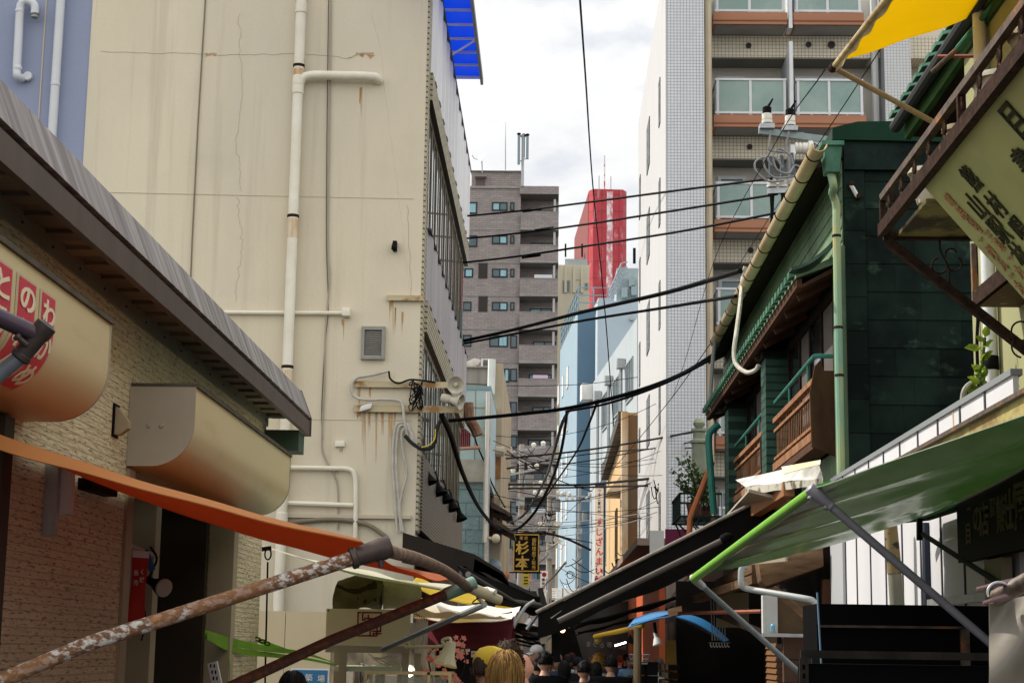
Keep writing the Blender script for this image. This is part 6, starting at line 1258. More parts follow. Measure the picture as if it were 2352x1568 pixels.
tag(MB().tube([P(2300, -12, 11), P(2200, 112, 11.6)], .022, 8).build('awning_pole', mat('green_pole', (.03, .13, .08), (.04, .17, .11), 5)), 'green pole slanting below the yellow awning', 'pole')
tag(MB().tube([P(2200, 112, 11.6), P(2142, 165, 11.9)], .018, 8).build('pole_stub', m_rustpale), 'rusty stub continuing the green pole under the yellow awning', 'pole')
tag(MB().tube([P(2155, 130, 11.8), P(2330, 128, 11.4)], .014, 8).build('tie_rod', mat('red_rust_rod', (.26, .07, .03), (.16, .05, .03), 12)), 'red rusty tie rod crossing level below the yellow awning', 'rod')
t = thing('wire_bracket', 'small white wall clamp on the copper front of the green house', 'clamp'); q = P(1962, 440, YF - .05); MB().tube([P(1955, 425, YF - .06), P(1970, 452, YF - .06)], .02, 8).build('sleeve', m_white, t); mb = MB()
for a, b in ((1955, 425), (1970, 452)): mb.lathe(P(a, b, YF - .03), -Y1, [(.03, -.01), (.035, .02), (.02, .05)], 10)
mb.parts('clip', m_rust, t)
# ================================================================ stalls under the right-hand houses
m_gcan = mat('green_canvas', (.035, .30, .02), (.03, .25, .018), 2, rough=.55, trans=.4, tcol=(.10, .62, .02)); m_gcan2 = mat('grey_sheen_underside', (.52, .55, .50), (.20, .28, .16), 1.3, (.7, .5, 2), .4, .62, rough=.15, spec=.8, trans=.28, tcol=(.27, .44, .19))  # grey-white in the underside colour stands for the reflected white panels
m_lbar = mat('lime_green_bar', (.16, .42, .03), (.13, .36, .02), 6, rough=.45)
NC, FC = P(1868, 1128, 8.5), P(1594, 1328, 12.0); BN, BF = V((2.35, 6.2, 2.74)), P(2115, 1186, 11.0)
t = thing('green_awning', 'lime green awning on grey-mauve pipe arms in front of the white panel wall', 'awning')
MB().sheet(lambda u, v: bil(NC + V((0, 0, .015)), FC + V((0, 0, .015)), BF, BN, .05, .0, 1)(u, v) + V((0, 0, .026 * math.sin(26 * u + 2.5 * v + .8 * math.sin(5 * v)) * math.sin(3.14 * v) ** .6)), 46, 26, .004).build('canvas', m_gcan2, t)
MB().sheet(lambda u, v: NC.lerp(FC, u) + V((-.01, 0, .024)) + V((.10 * v, 0, .028 * v)), 20, 3, .004).build('front_hem', m_gcan, t)
MB().tube([NC, NC.lerp(FC, .5), FC], .029, 14).build('front_bar', m_lbar, t)
aN, aF = P(2300, 1498, 8.7), P(1860, 1565, 12.5)
MB().tube([NC, aN], .0215, 14).build('near_arm', m_gpipe, t); MB().tube([FC, aF], .0195, 12).build('far_arm', mat('blue_grey_arm', (.20, .25, .27), (.15, .18, .2), 8, rough=.4), t)
ax = (aN - NC).normalized(); MB().lathe(NC - ax * .0, ax, [(.012, -.035), (.028, -.028), (.036, 0), (.036, .02), (.03, .06), (.026, .10), (.031, .105), (.031, .115), (.024, .12)], 16).build('near_elbow', m_gpipe, t); mb = MB()
mb.lathe(NC + V((-.02, -.02, -.03)), V((-.4, -.5, -.8)), [(.01, 0), (.009, .014)], 8); mb.lathe(NC + ax * .09 + V((-.01, -.02, -.02)), V((-.4, -.5, -.8)), [(.01, 0), (.009, .014)], 8); mb.build('bolt', m_gpipe, t)
ax = (aF - FC).normalized(); MB().lathe(FC, ax, [(.012, -.03), (.026, -.02), (.03, .01), (.026, .09), (.022, .1)], 14).build('far_elbow', m_steel, t)
# second dark rib / bracket under awning with pipe in front of the white wall
t = thing('awning_cassette', 'dark green awning roller bar with a folding arm against the white panels', 'awning'); a, b = P(2105, 1190, 11), V((2.38, 6.2, 2.58)); MB().tube([P(2066, 1195, 11.3), P(2130, 1183, 11), P(2352, 1108, 8.8), b], [.02, .035, .04, .04], 10).build('roller', mat('black_green_cloth', (.01, .035, .012)), t)
MB().tube([P(2118, 1225, 11), P(2300, 1342, 9.2)], .016, 8).build('folding_arm', mat('dark_arm', (.05, .055, .05)), t); MB().beam(P(2112, 1190, 11.02), P(2112, 1240, 11.02), .03, .05, Y1).build('bracket', m_blk, t)
t = thing('vent_pipe', 'taped green-grey vent pipe standing in front of the white panel wall', 'vent pipe'); q0, q1 = P(2045, 1190, 11.9), P(2068, 1480, 11.9)
MB().tube([q1, q0.lerp(q1, .42)], [.055, .046], 14).build('pipe', mat('grey_green_pipe', (.2, .2, .15), (.15, .15, .11), 3), t); MB().tube([q0.lerp(q1, .44), q0], [.05, .042], 14).build('taped_top', mat('brown_taped', (.20, .15, .07), (.03, .025, .02), 9, (1, 1, 2), .5, .56), t)
tag(MB().tube([P(2128, 1200, 11.4), P(2132, 1420, 11.4)], .032, 10).build('pipe', mat('blue_black_wall_pipe', (.035, .04, .06))), 'blue black pipe running down the white panel wall', 'pipe')
tag(B((2.44, 9.5, zat(1380, 10, 2200)), (2.46, 11.4, zat(1372, 10, 2200) + .03)).build('rail', m_steel), 'grey rail at the foot of the white panels', 'rail')
# shop under the yellow house: dark interior with sign
t = thing('dark_sign', 'dark brown shop signboard with faint cream characters below the green awning', 'sign'); XS_ = 2.3; y0, y1 = 10.0, 4.5; zt, zb = 2.47, 2.10
q = PX(2200, 1262, 2.35); y0 = q.y; MB().box((2.35, 4.0, 2.18), (2.41, y0, 2.62)).build('board', mat('dark_sign_board', (.016, .012, .008), (.010, .008, .006), 4, rough=.6), t); it = []
def dk(px, py): return PX(px, py, 2.35)
for ch, px, py, s in (('目', 2226, 1225, .13), ('一', 2228, 1168, .10), ('の', 2246, 1192, .17), ('店', 2262, 1192, .19), ('豚', 2282, 1165, .11), ('熊', 2302, 1178, .2), ('出', 2322, 1170, .23), ('屋', 2344, 1158, .24)): it.append((ch, dk(px, py), -Y1 * s * 1.1, Z1 * s, .02))
lettering(it, mat('faded_cream_ink', (.16, .125, .06), (.09, .07, .035), 9), t)
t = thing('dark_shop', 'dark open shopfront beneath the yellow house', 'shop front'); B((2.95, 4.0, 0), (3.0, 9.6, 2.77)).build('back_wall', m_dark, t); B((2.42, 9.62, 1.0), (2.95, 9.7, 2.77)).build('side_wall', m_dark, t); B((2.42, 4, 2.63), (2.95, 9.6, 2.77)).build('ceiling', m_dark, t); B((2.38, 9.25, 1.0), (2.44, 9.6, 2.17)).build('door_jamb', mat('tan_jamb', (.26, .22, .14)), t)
# black cabinet and slotted steel rack
t = thing('black_cabinet', 'large black cabinet standing in front of the white panel wall', 'cabinet'); Yc = 9.0; x0, x1 = xat(1876, Yc, 1400), xat(2240, Yc, 1400)
B((x0, Yc, .3), (x1 + .2, Yc + .5, zat(1388, Yc, 2050))).build('body', mat('matt_black', (.0025, .0025, .003), rough=.7), t); mb = MB(); mb.beam(P(1880, 1437, Yc - .02), P(2226, 1441, Yc - .02), .02, .012); mb.build('shelf_edge', m_rustpale, t)
B((xat(2205, Yc, 1480), Yc - .03, .8), (xat(2225, Yc, 1480), Yc - .001, zat(1441, Yc, 2215))).build('side_post', m_rustpale, t)
t = thing('steel_rack', 'slotted dark steel rack in front of the black cabinet', 'rack'); Yr = 8.0; a, b = P(1840, 1492, Yr), P(2290, 1500, Yr)
m_rk = mat('dark_slotted_steel', (.016, .015, .013), (.035, .03, .025), 8, rough=.6); mb = MB(); mb.box((a.x, Yr, a.z - .035), (b.x, Yr + .04, a.z + .0)); mb.build('top_beam', m_rk, t)
sl_ = mat('slot_gap', (.002, .002, .002), rough=1)
for px in (1846, 1874):
    x = xat(px, Yr + (.0 if px < 1860 else .25), 1530); yy = Yr + (.0 if px < 1860 else .25); up_ = B((x - .018, yy, .2), (x + .018, yy + .02, a.z - .036)).build('upright', m_rk, t); mb = MB()
    for k in range(10): z = a.z - .075 - .04 * k; mb.box((x - .006, yy - .0015, z - .011), (x + .006, yy + .001, z + .011))
    mb.build('slot', sl_ if px < 1860 else mat('sunlit_slot', (.4, .28, .16)), up_)  # tan colour paints sunlight showing through the second upright's slots
B((a.x + .04, Yr + .05, .3), (b.x, Yr + .4, a.z - .06)).build('load', mat('matt_black', (.006, .006, .007)), t)
tag(MB().beam(P(1877, 1360, 8.7), P(1890, 1590, 8.7), .006, .02, Y1).build('blue_strip', mat('sky_blue_edge', (.10, .19, .28))), 'thin pale blue edge strip at the left of the black cabinet', 'strip')
# plastic sheet with clothes pegs
t = thing('plastic_sheet', 'cloudy plastic sheet hung over a brass pole at the right edge', 'sheet'); Yk = 5.2; m_cl = mat('cloudy_plastic', (.30, .27, .22), (.20, .18, .15), 5, (1, 1, .6), rough=.3, trans=.3)
MB().sheet(lambda u, v: P(2272 + 130 * u, 1385 + 4 * math.sin(5 * u) + (215 - 30 * (1 - u)) * v - 40 * u * (1 - v), Yk + .03 * math.sin(4 * u + 5 * v)), 16, 14, .003).build('film', m_cl, t)
MB().tube([P(2290, 1372, Yk), P(2420, 1300, Yk - .2)], .026, 14).build('pole', mat('brass_pole', (.30, .27, .24), (.16, .09, .05), 26, rough=.3, metal=.8), t)
for i, (x0, y0, x1, y1, x2, y2) in enumerate(((2243, 1352, 2292, 1341, 2352, 1330), (2258, 1384, 2300, 1372, 2352, 1360))):
    k = thing('clothes_peg', ['upper mauve plastic peg clipping the cloudy sheet', 'lower mauve plastic peg clipping the cloudy sheet'][i], 'clothes peg', 'mauve pegs on the plastic sheet'); MB().tube(arc([P(x0, y0, Yk - .06), P(x1, y1, Yk - .06), P(x2, y2, Yk - .05)], 5), [.006 + .006 * j / 10 for j in range(11)], 6).build('jaw', mat('mauve_plastic', (.19, .115, .125), rough=.4), k); MB().tube([P(2295 + 27 * math.cos(a), 1360 - 24 * math.sin(a), Yk - .065 - .01 * i) for a in [R(20 + 40 * i + 16 * j) for j in range(10)]], .004, 5).build('spring', m_steel, k)
# aluminium canopy, timber eaves, wooden shop fronts below the green house
t = thing('tin_canopy', 'bright bent sheet-metal canopy jutting below the green house balcony', 'canopy'); m_tin = mat('bright_tin', (.62, .62, .60), (.34, .33, .31), 3.5, (1, 1, 1), .45, .68, rough=.4, metal=.35)
a, b, c, d = P(1690, 1102, 17.2), P(1880, 1062, 15.05), P(1890, 1098, 14.9), P(1712, 1118, 16.4); MB().sheet(bil(a, b, c, d, .0, .006, 2), 10, 5, .006).build('top_sheet', m_tin, t); MB().sheet(bil(d, c, c + V((0, .02, -.055)), d + V((0, .02, -.07)), 0, .003, 3), 10, 3, .006).build('front_lip', mat('mouldy_tin', (.5, .48, .4), (.12, .1, .07), 12, (1, 1, .5), .5, .62), t); MB().sheet(bil(P(1795, 1072, 15.2), P(1885, 1056, 14.95), P(1884, 1066, 14.9), P(1800, 1088, 15.1)), 4, 2, .005).build('patch', mat('rusty_tin_patch', (.5, .4, .22), (.6, .58, .5), 8), t)
t = thing('timber_eave', 'timber eave with pale boards and an orange-brown beam under the tin canopy', 'eave'); m_bd = mat('pale_eave_board', (.32, .28, .22), (.24, .2, .15), 4)
MB().sheet(bil(P(1655, 1198, 20), P(1720, 1126, 16), V((2.58, 16, 2.95)), V((2.58, 20, 2.95))), 8, 4, .03).build('board', m_bd, t); MB().beam(P(1705, 1190, 17.6), P(1812, 1122, 15.6), .1, .13).build('beam', mat('orange_brown_beam', (.26, .11, .04), (.18, .075, .03), 3, (1, .4, 3)), t); mb = MB(); mb.tube([P(1688, 1172, 18), P(1706, 1175, 17.8), P(1704, 1200, 17.8), P(1690, 1203, 18), P(1688, 1172, 18)], .012, 6); mb.build('iron_loop', m_steel, t)
t = thing('timber_beam', 'huge weathered log beam end jutting from the wooden shop front', 'beam'); MB().prism([P(1742, 1290, 15.6), P(1890, 1252, 15.2), P(1892, 1300, 15.2), P(1760, 1346, 15.6), P(1748, 1332, 15.6)], V((.1, 1.6, 0))).build('log', m_wood, t, bevel=.01); MB().beam(P(1728, 1290, 15.4), P(1806, 1282, 15.2), .04, .05).build('wedge', mat('pale_wedge', (.45, .38, .27)), t)
for k, (a, b) in enumerate((((1650, 1340), (1735, 1305)), ((1655, 1352), (1740, 1322)), ((1600, 1375), (1735, 1330)))): tag(MB().beam(P(*a, 18), P(*b, 16.2), .07, .08).build('log', m_wood), ['broken sunlit log stub stacked at the timber eave end', 'lower log stub under the broken sunlit one', 'long dark timber pole beneath the log stubs'][k], 'log')
tag(MB().tube(arc([P(1716, 1300, 15.0), P(1705, 1303, 15), P(1702, 1320, 15), P(1704, 1342, 15), P(1716, 1351, 15), P(1780, 1362, 14.8), P(1850, 1374, 14.6), P(1868, 1380, 14.6), P(1873, 1395, 14.6), P(1872, 1420, 14.6), P(1872, 1480, 14.6)], 5), .027, 12).build('drain_pipe', mat('pale_grey_pipe', (.33, .36, .36), (.26, .28, .28), 4, rough=.4)), 'pale grey drain pipe bending round the log beam end', 'drain pipe')
t = thing('wooden_shopfront', 'brown wooden shop front with slatted shutters below the green house', 'shop front')
m_slat = mat('varnished_slat', (.24, .115, .04), (.17, .08, .03), 3, (1, 5, 1), rough=.45); mb = MB(); Xs = 2.42
for k in range(26): z = .05 + .066 * k; mb.prism([(Xs, 15.6, z), (Xs + .02, 15.6, z + .06), (Xs + .04, 15.6, z + .06), (Xs + .04, 15.6, z)], Y1 * 4.2)
mb.build('slatted_shutter', m_slat, t); B((Xs - .02, 17.0, 0), (Xs + .02, 17.12, 1.9)).build('post', m_redw_, t); B((Xs - .02, 15.4, 0), (Xs + .15, 15.52, 2.3)).build('post', m_redw_, t)
B((xat(1752, 15.2, 1400), 15.2, zat(1455, 15.2, 1760)), (xat(1786, 15.2, 1400), 15.3, zat(1366, 15.2, 1760))).build('white_board', mat('worn_white_board', (.5, .5, .48), (.25, .23, .2), 3, (1, 1, .4), .55, .66), t); B((xat(1787, 15.2, 1400), 15.22, zat(1452, 15.2, 1800)), (xat(1868, 15.2, 1400), 15.3, zat(1370, 15.2, 1800))).build('brown_board', mat('brown_hatch', (.1, .065, .035), (.07, .045, .025), 8), t)
B((xat(1800, 15.25, 1500), 15.25, 0), (xat(1872, 15.25, 1500), 15.35, zat(1456, 15.25, 1830))).build('plank_wall', mat('dark_plank', (.085, .045, .03), (.06, .032, .022), 5, pat=dict(axis='xz', w=2, h=.2, m=.006, mc=(.01, .007, .005))), t)
MB().beam(P(1750, 1457, 15.15), P(1868, 1459, 15.15), .05, .03).build('sill', m_steel, t); MB().tube([P(1560, 1408, 18), P(1750, 1403, 16)], .02, 6).build('rod', mat('red_rust_rod', (.26, .07, .03)), t); MB().beam(P(1650, 1410, 17.5), P(1790, 1470, 15.3), .04, .06).build('brace', m_dkwood, t); MB().beam(P(1776, 1350, 15), P(1850, 1415, 14.9), .04, .05).build('brace', m_wood, t)
mb = MB()
for k in range(6): mb.tube([P(1633 + 6 * k, 1375, 19), P(1636 + 6 * k, 1470, 19)], .006, 5)
mb.parts('hanging_rod', m_steel, t); B((xat(1650, 18.5, 1400), 18.5, zat(1440, 18.5, 1690)), (xat(1720, 18.5, 1400), 18.6, zat(1360, 18.5, 1690))).build('pale_board', mat('pale_hatch', (.36, .31, .2), (.25, .2, .12), 3), t)
t = thing('wall_bottle', 'small blue plastic bottle on the worn white board', 'bottle'); q = P(1775, 1449, 15.15); MB().lathe(q, Z1, [(.018, 0), (.02, .01), (.02, .05), (.008, .065), (.008, .075)], 10).build('body', mat('blue_bottle', (.15, .4, .55), rough=.2), t)
# big black sloping awning
t = thing('black_awning', 'big black awning sloping from the right houses to mid lane with a grey front bar', 'awning'); A, Bq = P(1236, 1409, 17), P(1668, 1190, 17)
bk = (Bq - A).normalized(); Bw = A + bk * ((2.45 - A.x) / bk.x) if bk.x else Bq
MB().sheet(bil(A, Bw, Bw + V((0, 2.4, .03)), A + V((0, 2.4, .03)), .03, .01, 2), 20, 10, .008).build('canvas', m_dkt, t)
MB().sheet(lambda u, v: A.lerp(Bw, u) + V((0, -.015 - .02 * math.sin(8 * u) * v, -v * (.24 + .22 * u + .02 * math.sin(17 * u)))), 30, 6, .006).build('valance', m_dkt, t)
MB().tube([A + V((-.02, -.03, .012)), Bw + V((0, -.03, .012))], .018, 8).build('top_bar', mat('worn_pale_edge', (.24, .21, .17), (.09, .08, .07), 12, rough=.5), t)
MB().tube([P(1282, 1426, 16.85), P(1668, 1236, 16.85)], .03, 10).build('front_bar', mat('taupe_bar', (.095, .084, .076), (.07, .062, .055), 8, rough=.5), t); MB().lathe(P(1660, 1238, 16.83), (P(1668, 1236, 16.85) - P(1282, 1426, 16.85)).normalized(), [(.03, -.02), (.045, 0), (.045, .06), (.02, .1)], 10).build('end_crank', m_rub, t)
MB().sheet(bil(P(1252, 1400, 17.0), P(1300, 1380, 17), P(1290, 1402, 16.98), P(1266, 1420, 16.98)), 4, 4, .006).build('lit_patch', mat('sunlit_patch', (.42, .4, .34), (.2, .19, .17), 8), t)  # pale sheet paints the sunlit part of the black awning
MB().sheet(bil(P(1246, 1418, 17.1), P(1262, 1412, 17.1), P(1256, 1480, 17.1), P(1240, 1474, 17.1), 0, .01), 4, 8, .006).build('pale_flap', mat('pale_flap', (.5, .47, .38), rough=.8, trans=.3), t)
MB().beam(P(1272, 1425, 17.3), P(1280, 1520, 17.3), .07, .07, Y1).build('post', m_blk, t)
for i, (x0, y0, x1, y1, yy) in enumerate(((1330, 1432, 1560, 1385, 22), (1330, 1452, 1480, 1425, 36))):
    a = thing('lane_awning', ['black awning hidden below the big sloping one', 'dark awning behind the grey lettered tarpaulin'][i], 'awning'); p, q = P(x0, y0, yy), P(x1, y1, yy); MB().sheet(bil(p, q + V((.6, 0, .3)), q + V((.6, 4, .3)), p + Y1 * 4, .03, .02, 3), 10, 8, .02).build('canvas', m_dkt, a); MB().beam(p, p + Y1 * 4, .05, .05).build('front_bar', m_blk, a)
# grey lettered tarpaulin
t = thing('lettered_tarp', 'dark grey tarpaulin with white Japanese lettering hanging across a stall', 'tarpaulin'); Yt = 42.0; ta, tb, tc_, td = P(1308, 1404, Yt), P(1482, 1372, Yt), P(1490, 1560, Yt), P(1352, 1560, Yt)
def tf(u, v):
    p = ta.lerp(tb, u).lerp(td.lerp(tc_, u), v); return p + V((0, .05 * math.sin(7 * u + 4 * v) + .03 * math.sin(15 * u - 5 * v), 0))
MB().sheet(tf, 30, 20, .006).build('cloth', mat('grey_tarp_cloth', (.095, .088, .085), (.07, .065, .062), 3, rough=.65), t); it = []
for ch, px, py, s in (('ま', 1352, 1478, .14), ('ぐ', 1367, 1479, .14), ('ろ', 1382, 1481, .14), ('専', 1400, 1480, .15), ('門', 1417, 1482, .15), ('店', 1432, 1484, .15), ('大', 1369, 1508, .22), ('森', 1404, 1512, .22)): it.append((ch, P(px, py, Yt - .11), X1 * s, Z1 * s, .0))
lettering(it, mat('white_print', (.42, .4, .37)), t); MB().tube([ta + V((0, -.05, .02)), tb + V((0, -.05, .02))], .025, 8).build('top_pole', m_white, t)
# blue curved awnings, yellow pole, lamps
m_ba = mat('blue_plastic_sheet', (.03, .24, .52), (.025, .2, .45), 3, rough=.45, trans=.25, tcol=(.05, .4, .8))
t = thing('blue_awning', 'curved bright blue plastic awning sheet on a timber arm, left half', 'awning'); Yb_ = 20.0
MB().sheet(lambda u, v: P(1441 + 111 * u, 1442 - 27 * u - 5 * math.sin(3.14 * u), Yb_).lerp(P(1458 + 92 * u, 1420 - 17 * u - 6 * math.sin(3.14 * u), Yb_ + 1.0), v), 16, 6, .012).build('sheet', m_ba, t); MB().beam(P(1450, 1436, Yb_ + .1), P(1552, 1408, Yb_ + .1), .03, .03).build('batten', m_wood, t)
t = thing('blue_awning', 'straight blue plastic awning sheet sloping right toward the wooden shutters', 'awning')
MB().sheet(lambda u, v: P(1545 + 117 * u, 1415 + 58 * u - 9 * math.sin(3.14 * u), 19.6).lerp(P(1572 + 102 * u, 1410 + 60 * u - 13 * math.sin(3.14 * u), 20.5), v), 16, 6, .015).build('sheet', m_ba, t); MB().beam(P(1556, 1416, 20.2), P(1664, 1470, 20.2), .03, .03).build('batten', m_wood, t)
tag(MB().beam(P(1540, 1407, 19.6), P(1572, 1400, 19.4), .07, .09).build('timber_block', m_wood), 'short timber block joining the two blue awning sheets', 'timber')
t = thing('yellow_pole', 'yellow wrapped pole with a hanging pouch before the lettered tarpaulin', 'pole'); MB().tube([P(1366, 1461, 22), P(1478, 1436, 21)], .03, 8).build('pole', mat('yellow_wrap', (.62, .37, .02), (.5, .28, .015), 6), t); MB().lathe(P(1374, 1478, 22), Z1, [(.03, 0), (.05, .03), (.045, .1), (.02, .12)], 10).build('pouch', mat('ochre_pouch', (.3, .2, .04)), t)
t = thing('pendant_lamp', 'white cone reflector lamp hanging below the blue awning', 'lamp'); q = P(1506, 1458, 19.5); MB().lathe(q, V((.25, -.2, -1)), [(.02, -.03), (.022, .02), (.035, .04), (.06, .11), (.058, .112), (.02, .06)], 16).build('shade', m_white, t); MB().tube([q, P(1503, 1428, 19.5)], .018, 8).build('socket', m_blk, t)
t = thing('strip_light', 'lit white strip light in a black hood left of the cone lamp', 'lamp'); MB().tube([P(1412, 1482, 21.5), P(1438, 1474, 21.5)], .011, 8).build('tube', mat('lit_tube', (.9, .97, 1), emit=5), t); MB().prism([P(1436, 1474, 21.6), P(1448, 1456, 21.6), P(1462, 1480, 21.6)], Y1 * .12).build('hood', m_blk, t)
t = thing('timber_post', 'tan timber post under the blue awning', 'post'); MB().tube([P(1465, 1440, 21), P(1463, 1600, 21)], .05, 10).build('shaft', mat('tan_timber', (.34, .25, .13), (.22, .15, .08), 4, (1, 1, .3)), t)
tag(MB().sheet(bil(P(1528, 1470, 20.5), P(1552, 1470, 20.5), P(1556, 1560, 20.5), P(1526, 1560, 20.5), 0, .02), 6, 6, .01).build('ochre_cloth', mat('ochre_cloth', (.32, .2, .03), (.22, .13, .02), 6)), 'ochre cloth hanging behind the cone lamp', 'cloth')
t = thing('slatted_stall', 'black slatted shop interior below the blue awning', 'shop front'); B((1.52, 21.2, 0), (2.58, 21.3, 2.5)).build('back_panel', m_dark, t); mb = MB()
for k in range(16): mb.box((1.3, 19.4, .1 + .09 * k), (1.42, 21.1, .16 + .09 * k))
mb.build('slat', m_dkwood, t)
q = P(1486, 1516, 28)
for k in range(7):
    t = thing('plastic_crate', ['topmost', 'second from the top', 'third from the top', 'fourth from the top', 'fifth from the top', 'sixth from the top', 'lowest'][k] + ' black plastic crate of the stack beside the smiling woman', 'crate', 'stacked black crates'); zq = q.z - .23 - .22 * k; B((q.x - .2, 27.9, zq), (q.x + .17, 28.3, zq + .185)).build('box', mat('black_plastic', (.012, .012, .013), rough=.4), t); B((q.x - .21, 27.89, zq + .1851), (q.x + .18, 28.31, zq + .21)).build('rim', mat('black_plastic', (.012, .012, .013)), t)
# wall of the street further down the right, and left, closing the view below the far buildings
for nm, lab, x0, x1, y0, y1, h, cc in (('shop_row', 'dim shop row continuing down the right of the lane', 2.75, 5, 26.3, 43.9, 3.3, (.06, .05, .042)), ('shop_row', 'dim shop row continuing down the left of the lane', -5, -2.1, 45.5, 100, 4.2, (.22, .19, .16)), ('shop_row', 'low shop row at the far right of the lane', 2.3, 6, 82.5, 100, 5.0, (.2, .18, .16))):
    t = thing(nm, lab, 'shop'); B((x0, y0, 0), (x1, y1, h)).build('wall', mat('shop_row_wall_%d' % int(y0), cc, tuple(q * .6 for q in cc), .7), t); mb = MB(); y = y0 + .5
    xf = x0 if x0 > 0 else x1
    while y < y1 - 2: mb.box((xf - .03, y, .3), (xf + .03, y + 1.6, 2.3)); y += 2.4
    mb.parts('shutter', mat('brown_shutter', (.12, .08, .05), (.2, .17, .14), .8, lo=.45, hi=.55), t)
t = thing('white_canopy', 'white ribbed canopy roof far down the lane below the wires', 'canopy'); Yw_ = 92; a, b = P(1246, 1376, Yw_), P(1395, 1348, Yw_); mb = MB()
for k in range(7): z0 = a.z + (b.z - a.z) * k / 7; mb.box((a.x, Yw_ + .25 * k, z0), (b.x, Yw_ + .25 * k + .22, z0 + (b.z - a.z) / 7 - .03))
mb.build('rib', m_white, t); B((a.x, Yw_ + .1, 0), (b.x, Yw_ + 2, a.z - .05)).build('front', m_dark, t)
# ================================================================ small things that fill the lane
def vpipe(lab, px, y0, y1, Y, r, m): return tag(MB().tube([P(px, y0, Y), (P(px, y0, Y).x, Y, P(px, y1, Y).z)], r, 8).build('wall_pipe', m), lab, 'pipe')
vpipe('white service pipe up the edge of the pale blue house', 1121, 900, 1245, 39.4, .045, m_white)
vpipe('thin grey service pipe beside the white one on the pale blue house', 1114, 1050, 1245, 39.4, .03, m_steel)
vpipe('rust brown pipe on the tan wall end above the globe lamp', 1133, 1020, 1240, 43.5, .05, mat('rust_duct', (.16, .07, .04)))
vpipe('pale pipe standing left of the gold lettered sign', 1166, 1150, 1420, 56, .07, m_wpp)
vpipe('second pale pipe left of the gold lettered sign, stained brown', 1158, 1180, 1420, 54, .06, m_tanpost)
t = thing('orange_lantern', 'round orange paper lantern under the tin awnings', 'lantern'); c = P(1153, 1322, 50); MB().ball(c, .22, 14, 9, (1, 1, .8)).build('paper', mat('orange_paper', (.55, .2, .07), (.42, .14, .05), 8), t); MB().lathe(c + V((0, 0, .16)), Z1, [(.1, 0), (.1, .05)], 10).build('ring', m_blk, t)
t = thing('wall_meter', 'round glass-fronted electricity meter left of the gold sign', 'meter'); c = P(1136, 1298, 44); MB().lathe(c, -Y1, [(.16, -.1), (.17, 0), (.15, .05), (.1, .08)], 16).build('case', mat('meter_grey', (.3, .38, .42), rough=.3), t); MB().ob(c + V((-.17, .0, -.32)), X1 * .34, Y1 * .1, Z1 * .2).build('terminal_cover', m_steel, t)
t = thing('hook_rail', 'row of small white hooks hanging below the straight blue awning', 'rail'); mb = MB()
for k in range(7):
    q = P(1632 + 6.5 * k, 1476, 19); mb.tube([q, q + V((0, 0, -.03)), q + V((.012, 0, -.045)), q + V((.02, 0, -.03))], .006, 6)
mb.parts('hook', m_white, t); MB().tube([P(1628, 1475, 19), P(1678, 1475, 19)], .005, 6).build('bar', m_steel, t)
t = thing('wire_basket', 'chrome wire basket held up beside the smiling woman', 'basket'); q = P(1468, 1502, 27); mb = MB()
for z, s_ in ((0, .15), (-.07, .135), (-.14, .12)): mb.tube([q + V((-s_, -.1, z)), q + V((s_, -.1, z)), q + V((s_, .1, z)), q + V((-s_, .1, z)), q + V((-s_, -.1, z))], .006, 5)
for k in range(9): f_ = -1 + k / 4; mb.tube([q + V((.15 * f_, -.1, 0)), q + V((.12 * f_, -.1, -.14))], .004, 5); mb.tube([q + V((.15 * f_, .1, 0)), q + V((.12 * f_, .1, -.14))], .004, 5)
mb.build('wire', m_steel, t); MB().tube([q + V((.1, 0, -.14)), V((q.x + .1, q.y, 0))], .02, 8).build('stand', m_blk, t)
rr = random.Random(77)
for i in range(10):
    px = 1010 + 24 * i; yy = 16.8 + .05 * i; q = P(px if px < 1180 else px - 60, 1498 + rr.uniform(-8, 14), yy)
    t = thing('price_card', 'small hand-written price card in the dim stall, %s' % ['farthest left by the cherry blossom', 'second from the cherry blossom', 'third from the cherry blossom', 'fourth from the cherry blossom', 'over the bushy brown hair', 'left of the yellow cap', 'above the yellow cap', 'behind the yellow cap', 'right of the yellow cap', 'nearest the lane'][i], 'price card', 'price cards in the dim stall')
    B((q.x, yy, q.z), (q.x + .09, yy + .004, q.z + .06)).build('card', mat('card_white', (.5, .48, .42)), t); MB().beam((q.x + .01, yy - .002, q.z + .035), (q.x + .07, yy - .002, q.z + .035), .002, .012).build('marker_stroke', mat('sign_red', (.62, .01, .05)), t)
for i, (px, py, Y) in enumerate(((1215, 1440, 40), (1262, 1452, 46), (1292, 1446, 38))):
    t = thing('hanging_lamp', ['bare hanging bulb lamp left in the far lane', 'bare hanging bulb lamp in mid lane far away', 'bare hanging bulb lamp near the black awning post'][i], 'lamp', 'bulbs hanging deep in the lane'); q = P(px, py, Y); MB().ball(q, .06, 10, 7).build('bulb', mat('lit_bulb', (1, .75, .4), emit=3), t); MB().lathe(q + V((0, 0, .05)), Z1, [(.16, 0), (.06, .1), (.03, .16)], 12).build('shade', m_white, t); MB().tube([q + V((0, 0, .2)), q + V((0, 0, .9))], .01, 5).build('cord', m_blk, t)
